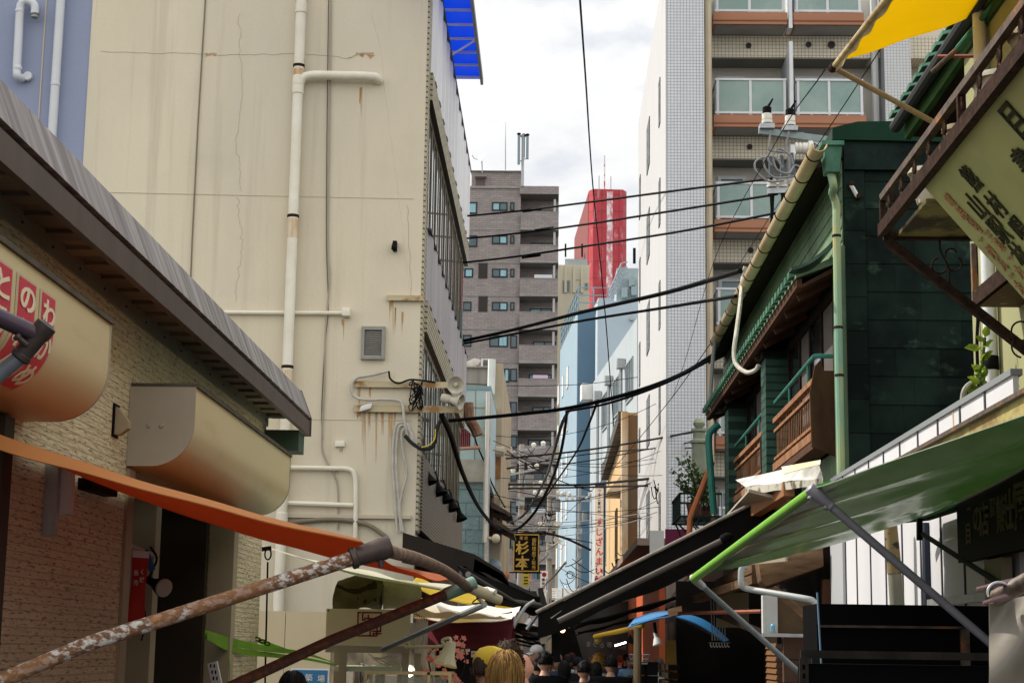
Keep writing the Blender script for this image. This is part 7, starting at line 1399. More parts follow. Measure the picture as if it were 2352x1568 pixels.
# ================================================================ hanging signs over the lane
t = thing('vertical_sign', 'tall white vertical sign with red hiragana and small black writing', 'sign'); Yv = 78.; u = Yv / F
x0, x1 = xat(1366, Yv, 1200), xat(1391, Yv, 1200); z0, z1 = zat(1335, Yv, 1380), zat(1110, Yv, 1380)
m_sgw = mat('sign_white', (.86, .84, .83), rough=.5); m_sgr = mat('sign_red', (.62, .01, .05)); m_sgb = mat('sign_black', (.03, .03, .035)); m_sgn = mat('sign_navy', (.05, .05, .14))
MB().box((x0, Yv, z0), (x1 - .1, Yv + .3, z1)).build('face', m_sgw, t); B((x1 - .099, Yv + .0, z0), (x1, Yv + .3, z1)).build('side_edge', mat('sign_edge', (.05, .07, .09)), t)
B((x0, Yv - .02, z1 - .12), (x1 - .1, Yv - .001, z1)).build('navy_band', m_sgn, t); B((x0, Yv - .02, z1 - .2), (x1 - .1, Yv - .001, z1 - .121)).build('red_band', m_sgr, t); B((x0, Yv - .02, z0), (x1 - .1, Yv - .001, z0 + .12)).build('navy_band', m_sgn, t); B((x0, Yv - .02, z0 + .121), (x1 - .1, Yv - .001, z0 + .18)).build('red_band', m_sgr, t)
xm = (x0 + x1 - .1) / 2
lettering(column('すしざんまい', (xm + .02, Yv - .01, zat(1198, Yv, 1378)), X1 * .36, Z1 * .40, .44, .012), m_sgr, t, 'red_lettering')
lettering(column('つきじ喜代村', (xm, Yv - .01, zat(1126, Yv, 1378)), X1 * .15, Z1 * .16, .19, .01) + column('年中無休', (x0 + .09, Yv - .01, zat(1293, Yv, 1370)), X1 * .1, Z1 * .1, .13) + [('本', (xm - .1, Yv - .01, zat(1325, Yv, 1375)), X1 * .16, Z1 * .18), ('店', (xm + .1, Yv - .01, zat(1325, Yv, 1383)), X1 * .16, Z1 * .18)], m_sgb, t)
B((xm + .07, Yv - .02, zat(1312, Yv)), (xm + .17, Yv - .001, zat(1305, Yv))).build('seal', m_sgr, t)
t = thing('gold_sign', 'black hanging signboard with gold brush characters and gold frame', 'sign'); Yg = 58.; x0, x1 = xat(1179, Yg, 1270), xat(1238, Yg, 1270); z0, z1 = zat(1312, Yg, 1208), zat(1226, Yg, 1208)
m_gold = mat('gold_leaf', (.55, .34, .06), (.42, .24, .03), 5, rough=.4, metal=.3); B((x0, Yg, z0), (x1, Yg + .12, z1)).build('board', mat('sign_lacquer', (.008, .007, .007), rough=.5), t); mb = MB(); e = .035
mb.box((x0, Yg - .03, z0), (x0 + e, Yg - .001, z1)); mb.box((x1 - e, Yg - .03, z0), (x1, Yg - .001, z1)); mb.box((x0 + e, Yg - .03, z0), (x1 - e, Yg - .001, z0 + e)); mb.box((x0 + e, Yg - .03, z1 - e), (x1 - e, Yg - .001, z1)); mb.build('frame', m_gold, t)
lettering([('杉', (x0 + .30, Yg - .01, z1 - .46), X1 * .46, Z1 * .46, .025), ('本', (x0 + .31, Yg - .01, z1 - .95), X1 * .48, Z1 * .48, .025), ('東', (x0 + .26, Yg - .01, z1 - .13), X1 * .13, Z1 * .13, .01), ('京', (x0 + .42, Yg - .01, z1 - .13), X1 * .13, Z1 * .13, .01)] + column('御料理庖丁販売', (x1 - .17, Yg - .01, z1 - .17), X1 * .14, Z1 * .15, .155, .012), m_gold, t)
MB().tube([(-2.2, Yg + .06, z1 + .03), (x1 + .1, Yg + .06, z1 + .03)], .03, 6).build('hanging_bar', m_rub, t); MB().tube([(-2.2, Yg + .06, z0 - .03), (x1 + .1, Yg + .06, z0 - .03)], .025, 6).build('hanging_bar', m_rub, t)
t = thing('white_sign', 'small white vertical sign with a dark red disc and blue strip', 'sign'); Yz = 64.; x0, x1 = xat(1241, Yz, 1340), xat(1258, Yz, 1340); z0, z1 = zat(1360, Yz, 1250), zat(1310, Yz, 1250); B((x0, Yz, z0), (x1, Yz + .1, z1)).build('face', m_sgw, t)
MB().lathe(((x0 + x1) / 2, Yz - .001, z1 - .14), -Y1, [(.085, 0), (.085, .01)], 18).build('red_disc', mat('disc_red', (.25, .01, .015)), t); B((x1 - .05, Yz - .006, z0 + .1), (x1 - .015, Yz - .001, z1 - .28)).build('blue_strip', mat('strip_blue', (.05, .25, .55)), t); lettering(column('築地市', ((x0 + x1) / 2 - .02, Yz - .006, z1 - .33), X1 * .12, Z1 * .12, .14, .02), m_sgb, t)
t = thing('yellow_sign', 'small yellow signboard with black bars below the gold lettered one', 'sign'); q = P(1208, 1330, 57); B((q.x - .1, 57, q.z - .22), (q.x + .1, 57.05, q.z + .18)).build('face', mat('sign_yellow', (.6, .48, .02)), t); B((q.x + .101, 57, q.z - .1), (q.x + .2, 57.05, q.z + .18)).build('red_face', mat('sign_red_white', (.55, .1, .06), (.7, .65, .6), 12), t); mb = MB()
for k in range(3): mb.box((q.x - .07, 56.99, q.z - .15 + .1 * k), (q.x + .07, 56.998, q.z - .11 + .1 * k))
mb.build('bar', m_sgb, t)
# ---- far utility poles
def pole(lab, px, pyt, Y, arms, r=.13):
    t = thing('utility_pole', lab, 'utility pole', 'utility poles down the lane'); x = xat(px, Y, 1300); zt = zat(pyt, Y, px); MB().tube([(x, Y, 0), (x, Y, zt)], [r * 1.2, r * .85], 10).build('pole', mat('pole_concrete', (.36, .34, .31), (.26, .24, .22), 1.5, (1, 1, .3)), t)
    for py, half, tilt in arms:
        z = zat(py, Y, px); ar = MB().beam((x - half, Y - .15, z - tilt), (x + half, Y - .15, z + tilt), .08, .08).build('crossarm', m_steel, t); mb = MB()
        for f_ in (-.9, -.5, .5, .9): mb.lathe((x + half * f_, Y - .15, z + tilt * f_ + .04), Z1, [(.05, 0), (.1, .02), (.06, .06), (.1, .08), (.1, .16), (.04, .2)], 8)
        mb.build('insulator', m_ins, ar)
    MB().lathe((x + .32, Y - .1, zt - 1.9), Z1, [(.05, 0), (.2, .02), (.22, .3), (.2, .6), (.05, .62)], 12).build('transformer', mat('transformer_grey', (.2, .22, .23)), t)
    mb = MB(); rr = random.Random(int(px))
    for k in range(3): z = zt - 2.6 - .8 * k; mb.box((x - .2, Y - .35, z), (x + .15, Y - .15, z + .35))
    mb.build('terminal_box', mat('terminal_grey', (.4, .42, .42), (.2, .22, .24), 5), t)
pole('utility pole with two tilted insulator arms before the brown apartment block', 1195, 1020, 72, ((1035, 1.0, .18), (1085, .7, .15), (1122, .9, .1)))
pole('bare-topped utility pole right of the tilted insulator arms', 1261, 1085, 84, ((1138, .8, 0), (1210, .5, 0)), .15)
pole('utility pole with level insulator arm before the slate blue building', 1330, 1120, 96, ((1140, 1.1, 0), (1150, .8, 0)), .12)
tag(MB().lathe(P(1300, 1400, 98), Z1, [(1.25, -9.5), (1.25, 14.5), (1.1, 14.6)], 28).build('cylinder_tower', mat('pale_blue_cylinder', (.34, .45, .52), (.28, .38, .45), .4, (1, 1, .4), rough=.4)), 'pale blue rounded stair column at the foot of the slate blue building', 'column') if 0 else None
# ---- overhead cables
def wire(lab, pts, r, m=m_rub, sag=None, k=8, name='overhead_cable', group=None):
    q = [P(*p) for p in pts]
    pth = sagline(q[0], q[1], sag, 20) if sag is not None and len(q) == 2 else arc(q, k)
    return tag(MB().tube(pth, r, 6).build(name, m), label=lab, cat='cable', group=group or 'overhead cables across the lane')
wire('single cable dropping from the top of the sky down to the street pole', [(1330, -30, 30), (1345, 180, 40), (1362, 430, 55), (1390, 720, 66), (1412, 1010, 74)], .022)
wire('topmost of the three cables from the porcelain insulators to the cream building', [(1040, 499, 36.8), (1180, 486, 35), (1340, 466, 33), (1560, 437, 30), (1773, 410, 27.4)], .022)
wire('middle of the three cables from the porcelain insulators to the cream building', [(1035, 551, 36.8), (1180, 537, 35), (1340, 516, 33), (1560, 482, 30), (1785, 446, 27.4)], .022)
wire('lowest of the three cables from the porcelain insulators to the cream building', [(1035, 606, 36.8), (1180, 590, 35), (1340, 566, 33), (1560, 532, 30), (1790, 488, 27.4)], .022)
for i, (px, py, yy) in enumerate(((1222, 482, 34.5), (1250, 527, 34.2), (1220, 588, 34.6))): tag(MB().tube([P(px - 22, py + 3, yy), P(px + 22, py - 3, yy)], .035, 6).build('cable_splice', m_rub), 'thick black splice sleeve on the %s of the three insulator cables' % ['topmost', 'middle', 'lowest'][i], 'splice', 'splices on the insulator cables')
wire('thick black cable rising from the cream building end to the green house gutter', [(1050, 786, 36.8), (1180, 757, 35), (1340, 716, 31), (1530, 672, 26), (1700, 622, 20.5)], .034)
wire('thin cable just under the thick one reaching the green house gutter', [(1050, 792, 36.8), (1190, 765, 34.5), (1340, 736, 31), (1530, 706, 26), (1690, 680, 20.8)], .024)
wire('heavy bundled cable from the loudspeaker bracket up to the far gutter', [(1030, 966, 30), (1180, 952, 30), (1310, 936, 29), (1450, 902, 27), (1560, 862, 25.5), (1640, 815, 24)], .034)
wire('second strand twisted on the heavy bundle near the gutter', [(1300, 945, 29), (1400, 925, 27.5), (1520, 883, 26), (1640, 822, 24)], .02)
wire('thick black hose drooping in a deep U from the bracket end over the lane', [(1015, 955, 27), (1035, 1000, 29), (1062, 1085, 32), (1100, 1165, 37), (1145, 1215, 42), (1185, 1216, 44), (1225, 1180, 44), (1262, 1115, 40), (1285, 1050, 35), (1297, 990, 31), (1302, 945, 29)], [.05 - .025 * i / 80 for i in range(81)])
wire('grey strands running up beside the drooping hose', [(1165, 1200, 44), (1205, 1180, 44), (1250, 1105, 40), (1272, 1040, 35.5), (1290, 975, 30.5), (1305, 945, 29)], .03, m_grycab)
wire('thin dark branch cable falling from the heavy bundle to the pole tangle', [(1370, 928, 28), (1348, 985, 32), (1325, 1035, 36), (1285, 1095, 42), (1240, 1160, 48)], .022)
wire('white cable looping down beside the gold lettered sign', [(1300, 1290, 50), (1275, 1320, 52), (1250, 1345, 54), (1240, 1375, 56)], .03, m_wcab)
lv = [(1003, 1024), (1012, 1034), (1058, 1060), (1074, 1084), (1098, 1098), (1106, 1112)]
labs = ['upper black lane cable level with the red sheeting', 'second black lane cable just below the upper one', 'thin cable passing behind the flower balcony', 'thick level black cable across the top of the white vertical sign', 'thick lower black cable crossing the white vertical sign', 'lowest level cable above the gold lettered sign']
for i, (lab, pts, r) in enumerate(((labs[0], [(1040, 1063, 40), (1190, 1050, 50), (1340, 1034, 52), (1480, 1012, 48), (1600, 990, 40)], .03), (labs[1], [(1040, 1072, 40), (1200, 1075, 52), (1350, 1058, 54), (1480, 1033, 50), (1605, 1012, 42)], .018), (labs[2], [(1050, 1098, 40), (1200, 1068, 52), (1340, 1044, 54), (1500, 1030, 50), (1600, 1028, 42)], .018), (labs[3], [(1055, 1115, 40), (1200, 1112, 55), (1330, 1113, 62), (1440, 1104, 56), (1570, 1090, 46)], .045), (labs[4], [(1055, 1123, 40), (1200, 1121, 55), (1330, 1119, 62), (1440, 1116, 56), (1580, 1113, 46)], .035), (labs[5], [(1045, 1134, 40), (1180, 1128, 55), (1300, 1150, 62), (1400, 1132, 58), (1540, 1100, 48)], .015))): wire(lab, pts, r)
for i, (lab, pts, r) in enumerate((('thin cable slanting down right across the apartment block', [(1100, 985, 45), (1200, 1060, 52), (1290, 1105, 60), (1360, 1128, 66)], .018), ('thin cable slanting down across the pale blue house', [(1052, 975, 39), (1110, 1040, 44), (1160, 1090, 50)], .016), ('kinked black wire hanging across the pale blue house', [(1082, 955, 38.5), (1092, 1010, 39), (1112, 1060, 39.5), (1130, 1110, 41), (1160, 1165, 46)], .02), ('fine cable slanting over the upper white tower down to the lane', [(1830, 540, 22), (1660, 750, 32), (1530, 930, 42), (1400, 1085, 60), (1290, 1190, 70)], .01), ('fine straight cable past the balconies toward the white tower foot', [(1895, 160, 14), (1780, 330, 20), (1640, 600, 30), (1560, 870, 42), (1470, 1110, 58)], .006), ('second fine cable beside the yellow awning running to the far gutter', [(2050, 70, 14), (1930, 255, 18), (1780, 480, 24), (1690, 620, 30)], .006), ('thin sagging cable between brown block and tan house at roof height', [(1052, 880, 40), (1200, 886, 55), (1340, 882, 66), (1450, 868, 66), (1600, 845, 60)], .014), ('fine wire from gold sign bar to the white vertical sign', [(1180, 1218, 58), (1265, 1228, 62), (1360, 1246, 70)], .02), ('crooked arm cable right of the gold sign ending in a white spacer', [(1250, 1222, 56), (1300, 1236, 58), (1356, 1262, 60)], .04), ('wavy pale wire under the drooping hose across the blue building', [(1280, 1232, 60), (1340, 1224, 62), (1420, 1206, 60), (1480, 1190, 52), (1580, 1165, 44)], .012), ('upper wavy pale wire across the blue building to the white tower foot', [(1260, 1200, 60), (1340, 1196, 62), (1440, 1184, 56), (1560, 1162, 46)], .012))): wire(lab, pts, r, m_rub if i < 9 else m_grycab)
rr = random.Random(15)
def tangle(lab, px, py, w_, h_, Y, n, r, m=m_rub):
    mb = MB()
    for i in range(max(5, n // 3)):
        x0, y0 = px + rr.uniform(-w_, w_ * .2), py + rr.uniform(-h_, h_ * .5); x1, y1 = x0 + rr.uniform(.4, 1.5) * w_, y0 + rr.uniform(-.6, .8) * h_
        c_ = MB().tube(sagline(P(x0, y0, Y + rr.uniform(-.4, .4)), P(x1, y1, Y + rr.uniform(-.4, .4)), rr.uniform(.05, .5), 10), r * rr.uniform(.5, 1.1), 5); mb.add(c_.v, c_.f)
    pts = [P(px + w_ * .2 * math.cos(j * 1.3 + n) * (1 - j / 16), py + h_ * .2 * math.sin(j * 1.3 + n) * (1 - j / 16), Y) for j in range(9)]
    c_ = MB().tube(arc(pts, 5), r * .8, 5); mb.add(c_.v, c_.f)
    tag(mb.build('cable_tangle', m), lab, 'cable tangle', 'tangles of cable at the poles')
tangle('dark cable tangle around the leaning insulator pole top', 1205, 1050, 45, 22, 71, 16, .018); tangle('grey cable tangle at mid height of the insulator pole', 1210, 1195, 42, 40, 70, 26, .022, m_grycab); tangle('black cable tangle behind the gold sign', 1230, 1260, 55, 50, 73, 22, .02); tangle('cable tangle before the slate blue wall above the white canopy', 1310, 1320, 55, 50, 80, 22, .022); tangle('pale wires looped beside the bare-topped pole', 1275, 1240, 22, 24, 82, 12, .025, m_wcab); tangle('white fittings tangle at the left of the gold sign', 1150, 1290, 20, 45, 60, 22, .03, m_wcab); tangle('cable tangle strung before the tan house foot', 1420, 1290, 35, 45, 55, 14, .02); tangle('black twisted joints on the level lane cables near the white tower', 1515, 1112, 24, 12, 47, 18, .016)
tangle('small cable tangle under the white vertical sign', 1385, 1375, 30, 18, 60, 12, .02); tangle('black cable coil hanging at the apartment block foot', 1262, 1180, 18, 30, 78, 12, .03)
for i, (lab, a, b, yy) in enumerate((('crossing white awning arm of a far stall left of the white canopy', (1245, 1480), (1330, 1400), 45), ('thin white arm of a far stall below the gold sign', (1210, 1445), (1245, 1395), 24))): tag(MB().tube([P(*a, yy), P(*b, yy)], .03, 6).build('stall_pole', m_steel), lab, 'pole')

rr = random.Random(41)
for i in range(11):
    y0 = rr.uniform(985, 1240); y1 = y0 + rr.uniform(-90, 90); x0 = rr.uniform(1045, 1105); x1 = rr.uniform(1468, 1526); Y0 = rr.uniform(41, 46)
    o = tag(MB().tube(sagline(P(x0, y0, Y0), PX(x1, y1, 2.95), rr.uniform(.1, .6), 16), .008, 5).build('fine_wire', m_rub), 'fine dark wire in the web of lines over the far lane', 'wire', 'fine wires over the far lane')
for i, (lab, pts) in enumerate((('thin black wire curling from the bracket tangle down the bronze windows', [(958, 935), (968, 985), (985, 1000), (1004, 985), (1010, 960), (1022, 955)]), ('looped black wire hanging below the lower loudspeaker', [(1030, 935), (1018, 975), (1008, 1010), (1012, 1045), (1022, 1060)]), ('pair-thin wire drooping from the upper bracket to the loudspeaker', [(940, 872), (985, 890), (1015, 898), (1040, 880)]), ('wire hugging the cream corner up to the short rusty bracket', [(965, 690), (960, 760), (962, 830), (955, 880)]), ('pale wire draped from the short rusty bracket toward the roof', [(972, 684), (976, 660), (966, 610), (958, 540)]))):
    pipe('cable', lab, pts, .008, m_rub if i < 4 else m_wcab, 'cable', yo=.22, k=6)
# ================================================================ people in the lane
m_skin = mat('skin', (.52, .30, .21), (.46, .25, .17), 9, rough=.55); m_skd = mat('tanned_skin', (.34, .19, .12), (.29, .15, .095), 9, rough=.55)
def skinmesh(name, joints, edges, m, par, sub=1, root=0):
    me = bpy.data.meshes.new(name); me.from_pydata([tuple(j[0]) for j in joints], edges, []); o = bpy.data.objects.new(name, me); COL.objects.link(o)
    md = o.modifiers.new('skin', 'SKIN'); md.use_smooth_shade = True
    for i, j in enumerate(joints):
        s = me.skin_vertices[0].data[i]; r = j[1]; s.radius = r if isinstance(r, tuple) else (r, r); s.use_root = i == root
    if sub: o.modifiers.new('sub', 'SUBSURF').levels = sub; o.modifiers['sub'].render_levels = sub
    dg = bpy.context.evaluated_depsgraph_get(); nm = bpy.data.meshes.new_from_object(o.evaluated_get(dg)); bpy.data.objects.remove(o)
    nm.name = name; nm.materials.clear(); nm.materials.append(m); nm.polygons.foreach_set('use_smooth', [True] * len(nm.polygons))
    r_ = bpy.data.objects.new(name, nm); COL.objects.link(r_); r_.parent = par; return r_
def headmesh(c, rot, s, tilt=0):
    """a head with brow, nose, chin and ears; faces -Y before the turn"""
    bm = bmesh.new(); bmesh.ops.create_uvsphere(bm, u_segments=20, v_segments=14, radius=1)
    for v in bm.verts:
        x, y, z = v.co; f = max(0, -y)
        jaw = max(0, -z); nx = x * .073 * (1 - .30 * jaw ** 1.5); ny = y * .095 * (1 - .12 * jaw); nz = z * .122
        if f > .55 and -.75 < z < .0 and abs(x) < .55: ny -= .006 * (1 - abs(x) / .55)
        if f > .8 and -.42 < z < .12: ny -= max(0, .03 * (1 - abs(x) / .24) * (.12 - z) / .5)
        if f > .6 and .05 < z < .3 and .18 < abs(x) < .5: ny += .008
        if f > .8 and -.62 < z < -.45 and abs(x) < .35: ny -= .004
        if abs(x) > .9 and abs(z) < .28 and abs(y) < .3: nx += math.copysign(.016, x)
        v.co = (nx * s, ny * s, nz * s)
    M = Matrix.Translation(c) @ Matrix.Rotation(rot, 4, 'Z') @ Matrix.Rotation(tilt, 4, 'X'); bmesh.ops.transform(bm, matrix=M, verts=bm.verts)
    vs = [v.co.copy() for v in bm.verts]; fs = [tuple(v.index for v in f.verts) for f in bm.faces]; bm.free(); return vs, fs, M
PN = [0]
def person(lab, px, pyt, Y, rot, hair, hairc, top, legs=(.03, .03, .035), skin=None, s=1.0, hat=None, extra=None, bald=False, vest=None, wide=1.0, bare=False):
    """px, pyt: crown of the head; rot 0 faces the camera; the whole figure stands on the paving"""
    skin = skin or m_skin; PN[0] += 1; n = PN[0]
    cr = P(px, pyt, Y); H = cr.z - .0; k = H / 1.72; x = cr.x; t = thing('person', lab, 'person', 'people walking in the lane')
    def g(a, b, c): 
        ca, sa = math.cos(rot), math.sin(rot); a *= k; b *= k; return V((x + ca * a - sa * b, Y + sa * a + ca * b, c * k))
    st = (.05 if n % 2 else -.06); w_ = wide
    J = [(g(0, .0, .95), (.15 * w_ * k, .11 * k)), (g(0, .0, 1.15), (.14 * w_ * k, .10 * k)), (g(0, 0, 1.36), (.16 * w_ * k, .105 * k)), (g(0, .01, 1.46), (.07 * k, .07 * k)), (g(0, 0, 1.56), (.052 * k, .055 * k)),
         (g(.1, 0, .86), .085 * k), (g(.105, -st, .48), .06 * k), (g(.11, st, .09), .042 * k), (g(.115, -.13 + st, .04), .035 * k), (g(-.1, 0, .86), .085 * k), (g(-.105, st, .48), .06 * k), (g(-.11, -st, .09), .042 * k), (g(-.115, -.13 - st, .04), .035 * k),
         (g(.19 * w_, 0, 1.40), .058 * k), (g(.235 * w_, .03, 1.13), .042 * k), (g(.225 * w_, -.10, .90), .03 * k), (g(.22 * w_, -.15, .80), .03 * k), (g(-.19 * w_, 0, 1.40), .058 * k), (g(-.235 * w_, .03, 1.13), .042 * k), (g(-.225 * w_, -.10, .90), .03 * k), (g(-.22 * w_, -.15, .80), .03 * k)]
    E = [(0, 1), (1, 2), (2, 3), (3, 4), (0, 5), (5, 6), (6, 7), (7, 8), (0, 9), (9, 10), (10, 11), (11, 12), (2, 13), (13, 14), (14, 15), (15, 16), (2, 17), (17, 18), (18, 19), (19, 20)]
    thin = {1: .78, 2: .72, 3: .72, 13: .72, 17: .72, 14: .9, 18: .9, 0: .85, 5: .8, 9: .8}
    body = skinmesh('body', [(j[0], tuple(q * thin.get(i, 1) for q in j[1]) if isinstance(j[1], tuple) else j[1] * thin.get(i, 1)) for i, j in enumerate(J)], E, skin, t, 1)
    hc = g(0, -.02, 1.60); vs, fs, M = headmesh(hc, rot, k * 1.0)
    bm = bmesh.new(); bm.from_mesh(body.data); vv = [bm.verts.new(p) for p in vs]
    for f in fs: bm.faces.new([vv[i] for i in f]).smooth = True
    for sd in (1, -1):   # five fingers on each hand
        for q in range(5):
            a = g(sd * (.215 + .012 * (q - 2)) * w_, -.155, .79); b = a + V((0, 0, -(.07 + .01 * (2 - abs(q - 2))) * k)); m_ = MB().tube([a, a.lerp(b, .5) + V((0, -.004, 0)), b + V((0, -.012, 0))], [.009 * k, .0085 * k, .006 * k], 6)
            if q == 4: m_ = MB().tube([a, a + g(sd * .03, -.02, -.03) - g(0, 0, 0), a + g(sd * .035, -.035, -.055) - g(0, 0, 0)], [.011 * k, .009 * k, .007 * k], 6)
            v2 = [bm.verts.new(p) for p in m_.v]
            for f in m_.f: bm.faces.new([v2[i] for i in f]).smooth = True
    bm.to_mesh(body.data); bm.free()
    skinmesh('trousers', [(J[i][0], tuple(q * 1.12 for q in J[i][1]) if isinstance(J[i][1], tuple) else J[i][1] * 1.18) for i in (0, 5, 6, 7, 9, 10, 11)], [(0, 1), (1, 2), (2, 3), (0, 4), (4, 5), (5, 6)], mat('trousers_%d' % n, legs, tuple(q * .7 for q in legs), 5, rough=.85), t, 1)
    sh = [(J[i][0], tuple(q * 1.12 + .006 for q in J[i][1]) if isinstance(J[i][1], tuple) else J[i][1] * 1.22) for i in (0, 1, 2, 3, 13, 14, 17, 18)]; sh[3] = (J[3][0] + V((0, 0, .005 * k)), (.078 * k, .075 * k)); sh[2] = (J[2][0], (.185 * w_ * k, .13 * k)); sh[4] = (J[13][0], .075 * k); sh[6] = (J[17][0], .075 * k)
    mt = top if not isinstance(top, tuple) else mat('top_%d' % n, top, tuple(q * .75 for q in top), 6, rough=.85, bump=.3, bscale=25)
    skinmesh('shirt', sh, [(0, 1), (1, 2), (2, 3), (2, 4), (4, 5), (2, 6), (6, 7)], mt, t, 1)
    if not bald and hair:
        bm = bmesh.new(); bmesh.ops.create_uvsphere(bm, u_segments=22, v_segments=16, radius=1); dl = []
        rr = random.Random(n)
        for v in bm.verts:
            a, b, c = v.co; low = {'short': -.25, 'bob': -1.0, 'long': -1.0, 'curly': -.45, 'bun': -.2}[hair]
            front = -b > .25 and c < (.42 - .25 * abs(a))
            if c < low or front: dl.append(v)
            j = 1 + rr.uniform(-.01, .02) + (.10 * rr.random() if hair == 'curly' else 0) + .018 * math.sin(a * 23 + b * 9)
            ext_ = (max(0, -c) * .55 if hair in ('bob', 'long') else 0)
            v.co = (a * .083 * j * k * (1 + .18 * ext_), (b * .106 * j + .008) * k, (c * .128 * j + .012 - ext_ * (.16 if hair == 'long' else .09)) * k)
        bmesh.ops.delete(bm, geom=dl, context='VERTS'); bmesh.ops.solidify(bm, geom=bm.faces[:], thickness=.008 * k)
        L_ = {'short': .05, 'bob': .16, 'long': .26, 'curly': .05, 'bun': .1}[hair]; ns = 260 if Y < 13 else 110
        for q in range(ns):
            th = rr.uniform(0, 6.283); cz = rr.uniform(-.1 if hair in ('short', 'bun') else -.5, .98) if hair != 'bun' else rr.uniform(.0, .95)
            if math.sin(th) < -.45 and cz < .45: continue
            if hat and cz > .12: continue
            pts = []; out_ = rr.uniform(1.0, 1.06) if hair != 'curly' else rr.uniform(1.0, 1.16); tw_ = rr.uniform(-.5, .5); ln = L_ * rr.uniform(.6, 1.15)
            ph = math.acos(max(-1, min(1, cz)))
            for j in range(6):
                a_ = ph + (ln / .12) * j / 5 * (.75 if hair != 'curly' else .5); o_ = out_ + (.05 * math.sin(j * 2.2 + q) if hair == 'curly' else .012 * math.sin(j + q)); drop = max(0, a_ - 1.75); a2 = min(a_, 1.75); t2 = th + tw_ * j / 5 * .35
                pts.append(V((math.sin(a2) * math.cos(t2) * .086 * o_ * k, (math.sin(a2) * math.sin(t2) * .109 * o_ + .008) * k, (math.cos(a2) * .131 * o_ + .012 - drop * .12) * k)))
            if hair == 'long' and pts[-1].z > -.02 * k: pts.append(pts[-1] + V((0, .01 * k, -.12 * k * rr.random()))); 
            m_ = MB().tube(pts, [.0035 * k] * (len(pts) - 1) + [.001 * k], 4); v2 = [bm.verts.new(p) for p in m_.v]
            for f in m_.f: bm.faces.new([v2[i] for i in f])
        bmesh.ops.transform(bm, matrix=M, verts=bm.verts); me = bpy.data.meshes.new('hair'); bm.to_mesh(me); bm.free(); me.polygons.foreach_set('use_smooth', [True] * len(me.polygons))
        me.materials.append(mat('hair_%02d_%02d_%02d' % tuple(int(q * 100) for q in hairc), hairc, tuple(q * .6 for q in hairc), 60, (1, 1, .12), rough=.7, spec=.15, bump=.3, bscale=140, bstretch=(1, 1, .1), island=.35)); o = bpy.data.objects.new('hair', me); COL.objects.link(o); o.parent = t
        if hair == 'bun': MB().ball(M @ V((0, .1 * k, .06 * k)), .045 * k, 12, 8).build('hair_bun', me.materials[0], t)
    # face
    if abs(rot) < 2.3:
        mb = MB(); mw = MB(); ml = MB()
        for sx in (-1, 1): mw.ball(M @ V((sx * .030 * k, -.083 * k, .012 * k)), .0125 * k, 10, 7, (1.2, .6, .75)); mb.ball(M @ V((sx * .030 * k, -.0905 * k, .012 * k)), .0062 * k, 8, 6); mb.tube([M @ V((sx * .016 * k, -.093 * k, .034 * k)), M @ V((sx * .032 * k, -.092 * k, .040 * k)), M @ V((sx * .05 * k, -.082 * k, .034 * k))], .0035 * k, 5)
        ml.tube([M @ V((-.024 * k, -.086 * k, -.064 * k)), M @ V((0, -.097 * k, -.067 * k)), M @ V((.024 * k, -.086 * k, -.064 * k))], [.003 * k, .006 * k, .003 * k], 6)
        mw.build('eye', m_white, t); mb.build('pupil', m_blk, t); ml.build('mouth', mat('lips', (.42, .13, .1)), t)
    if hat:
        hb = MB(); hb.tube_prof(M @ V((0, .005 * k, .035 * k)), (M.to_3x3() @ Z1), [(.092 * k, 0), (.098 * k, .02 * k), (.09 * k, .06 * k), (.06 * k, .095 * k), (.015 * k, .108 * k)], 20)
        ho = hb.build('cap', mat('cap_%d' % n, hat, tuple(q * .85 for q in hat), 8, rough=.8), t)
        MB().sheet(lambda u, v: M @ V(((u - .5) * .17 * k * (1 - .25 * v), (-.075 - .085 * v * math.sin(math.pi * (.2 + .6 * u))) * k, (.04 - .022 * v - .02 * (2 * u - 1) ** 2) * k)), 10, 5, .006).build('cap_peak', mat('cap_%d' % n, hat), ho)
    if extra: extra(t, M, k, g)
    return t
def shades(t, M, k, g):
    mb = MB()
    for sx in (-1, 1): mb.ball(M @ V((sx * .034 * k, -.085 * k, .085 * k)), .024 * k, 12, 8, (1, .5, .75))
    mb.tube([M @ V((-.05 * k, -.08 * k, .088 * k)), M @ V((0, -.092 * k, .092 * k)), M @ V((.05 * k, -.08 * k, .088 * k))], .004, 5); mb.build('sunglasses', mat('sunglass_lens', (.03, .03, .035), rough=.08), t)
    MB().sheet(lambda u, v: g(-.07 + .14 * u, -.135 + .02 * abs(u - .5), 1.34 - .4 * v), 6, 6, .01).build('patterned_top', mat('leopard_print', (.30, .20, .12), (.02, .015, .012), 60, (1, 1, 1), .46, .54), t)
    MB().tube([g(.17, -.1, 1.42), g(.02, -.16, 1.28), g(-.14, -.14, 1.08)], .014, 6).build('bag_strap', m_blk, t)
def glasses(t, M, k, g):
    MB().tube([M @ V((-.07 * k, -.02 * k, .012 * k)), M @ V((-.062 * k, -.088 * k, .012 * k)), M @ V((0, -.103 * k, .014 * k)), M @ V((.062 * k, -.088 * k, .012 * k)), M @ V((.07 * k, -.02 * k, .012 * k))], .0035, 5).build('glasses', m_blk, t)
blk = (.012, .011, .011); dkb = (.05, .03, .02)  # hair darkened to put the awnings' shade into the crowd
person('person with long golden blonde hair and glasses nearest in the crowd, seen from behind', 1158, 1502, 8.2, 2.7, 'long', (.29, .16, .05), (.10, .07, .06), extra=glasses)
person('person with bushy dark brown hair standing behind the blonde head', 1166, 1480, 9.6, 3.1, 'curly', (.06, .035, .022), (.10, .075, .065), wide=1.1)
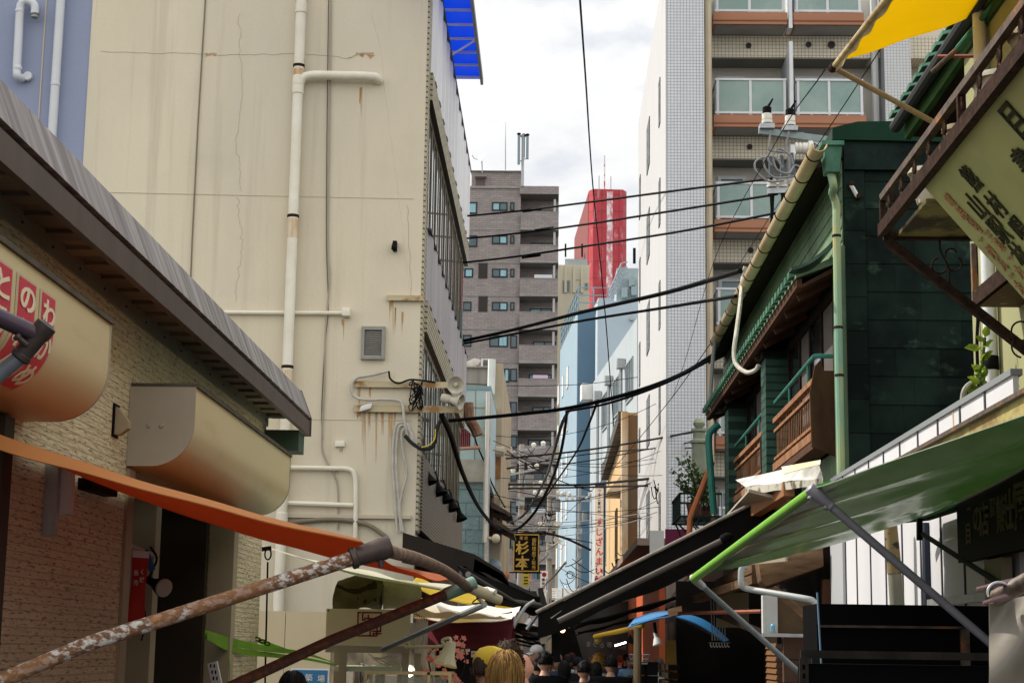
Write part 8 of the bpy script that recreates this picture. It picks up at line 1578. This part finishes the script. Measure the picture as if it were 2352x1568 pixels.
person('person in a bright yellow cap left of the blonde head', 1122, 1492, 9.0, 2.3, 'short', dkb, (.34, .28, .25), hat=(.50, .34, .015))
person('person with a pinkish bald head behind the bushy brown hair', 1203, 1503, 14.5, 2.9, None, dkb, (.36, .46, .54), bald=True, skin=mat('ruddy_skin', (.6, .30, .21), (.52, .24, .16), 9, rough=.5))
person('person in a white peaked cap among the dark heads', 1235, 1483, 24, -1.2, 'short', dkb, (.03, .03, .035), hat=(.66, .66, .64))
person('person with black hair right of the white cap, biggest dark silhouette', 1252, 1498, 19, 3.1, 'short', blk, (.012, .012, .014), wide=1.15)
person('person in black with a broad back left of the biggest dark silhouette', 1238, 1514, 20, 3.0, 'short', blk, (.010, .010, .011), wide=1.2)
person('person with dark hair in profile under the lettered tarpaulin', 1277, 1494, 32, 1.5, 'short', blk, (.03, .035, .05))
person('person with a bare forehead looking down near the middle of the crowd', 1274, 1507, 28, .9, 'bun', dkb, (.05, .07, .11))
person('person with round black hair in the front row of the crowd', 1296, 1519, 21, 3.1, 'bob', blk, (.010, .010, .012))
person('person with pale blue shirt and cropped dark hair in mid crowd', 1303, 1504, 29, 2.6, 'short', (.03, .025, .022), (.30, .44, .52), skin=m_skd)
person('person with long red-brown hair beside the pale blue shirt', 1313, 1500, 33, 2.9, 'long', (.09, .03, .02), (.14, .02, .03))
person('person in a dark cap between the pale blue shirt and the fluffy brown hair', 1326, 1510, 27, 3.0, 'short', blk, (.02, .022, .03), hat=(.02, .025, .04))
person('person with short black hair low in the front of the crowd', 1341, 1519, 20, 3.1, 'short', blk, (.012, .011, .011), wide=1.1)
person('person with fluffy brown hair under the large tarpaulin character', 1355, 1511, 30, 3.0, 'curly', (.08, .045, .03), (.04, .04, .05))
person('person with curly golden hair catching the sun', 1375, 1503, 23, 2.2, 'curly', (.52, .27, .06), (.30, .28, .26))
person('person with a round dark head below the curly golden hair', 1369, 1522, 22, 3.1, 'bob', (.014, .01, .014), (.011, .011, .013))
person('person with a tall dark head right of the curly golden hair', 1403, 1506, 21, 3.1, 'short', blk, (.008, .008, .009), wide=1.2)
person('person with short reddish hair in a navy jacket behind the tall dark head', 1423, 1506, 36, 3.0, 'short', (.16, .06, .03), (.02, .05, .16))
person('person with black hair behind the smiling woman', 1438, 1503, 38, 2.9, 'short', blk, (.02, .04, .10))
person('person smiling in a light blue denim shirt with sunglasses on her head', 1446, 1508, 34, .15, 'bun', (.12, .06, .03), (.22, .44, .66), extra=shades)
person('person with grey-brown hair in a white top beside the black crates', 1514, 1511, 30, 2.4, 'bob', (.16, .12, .09), (.6, .58, .55))
person('person with dark hair at the right end of the crowd', 1527, 1516, 31, 3.0, 'short', dkb, (.4, .42, .45))
person('person with blond grey hair between the bald head and the white cap', 1222, 1503, 30, 3.0, 'short', (.4, .33, .2), (.12, .1, .1))
person('person with black hair low at the foot of the hoarding', 672, 1547, 9.5, 3.0, 'bob', blk, (.02, .02, .02))
for o in list(ROOTS):
    if not o.get('kind'): fin(o)
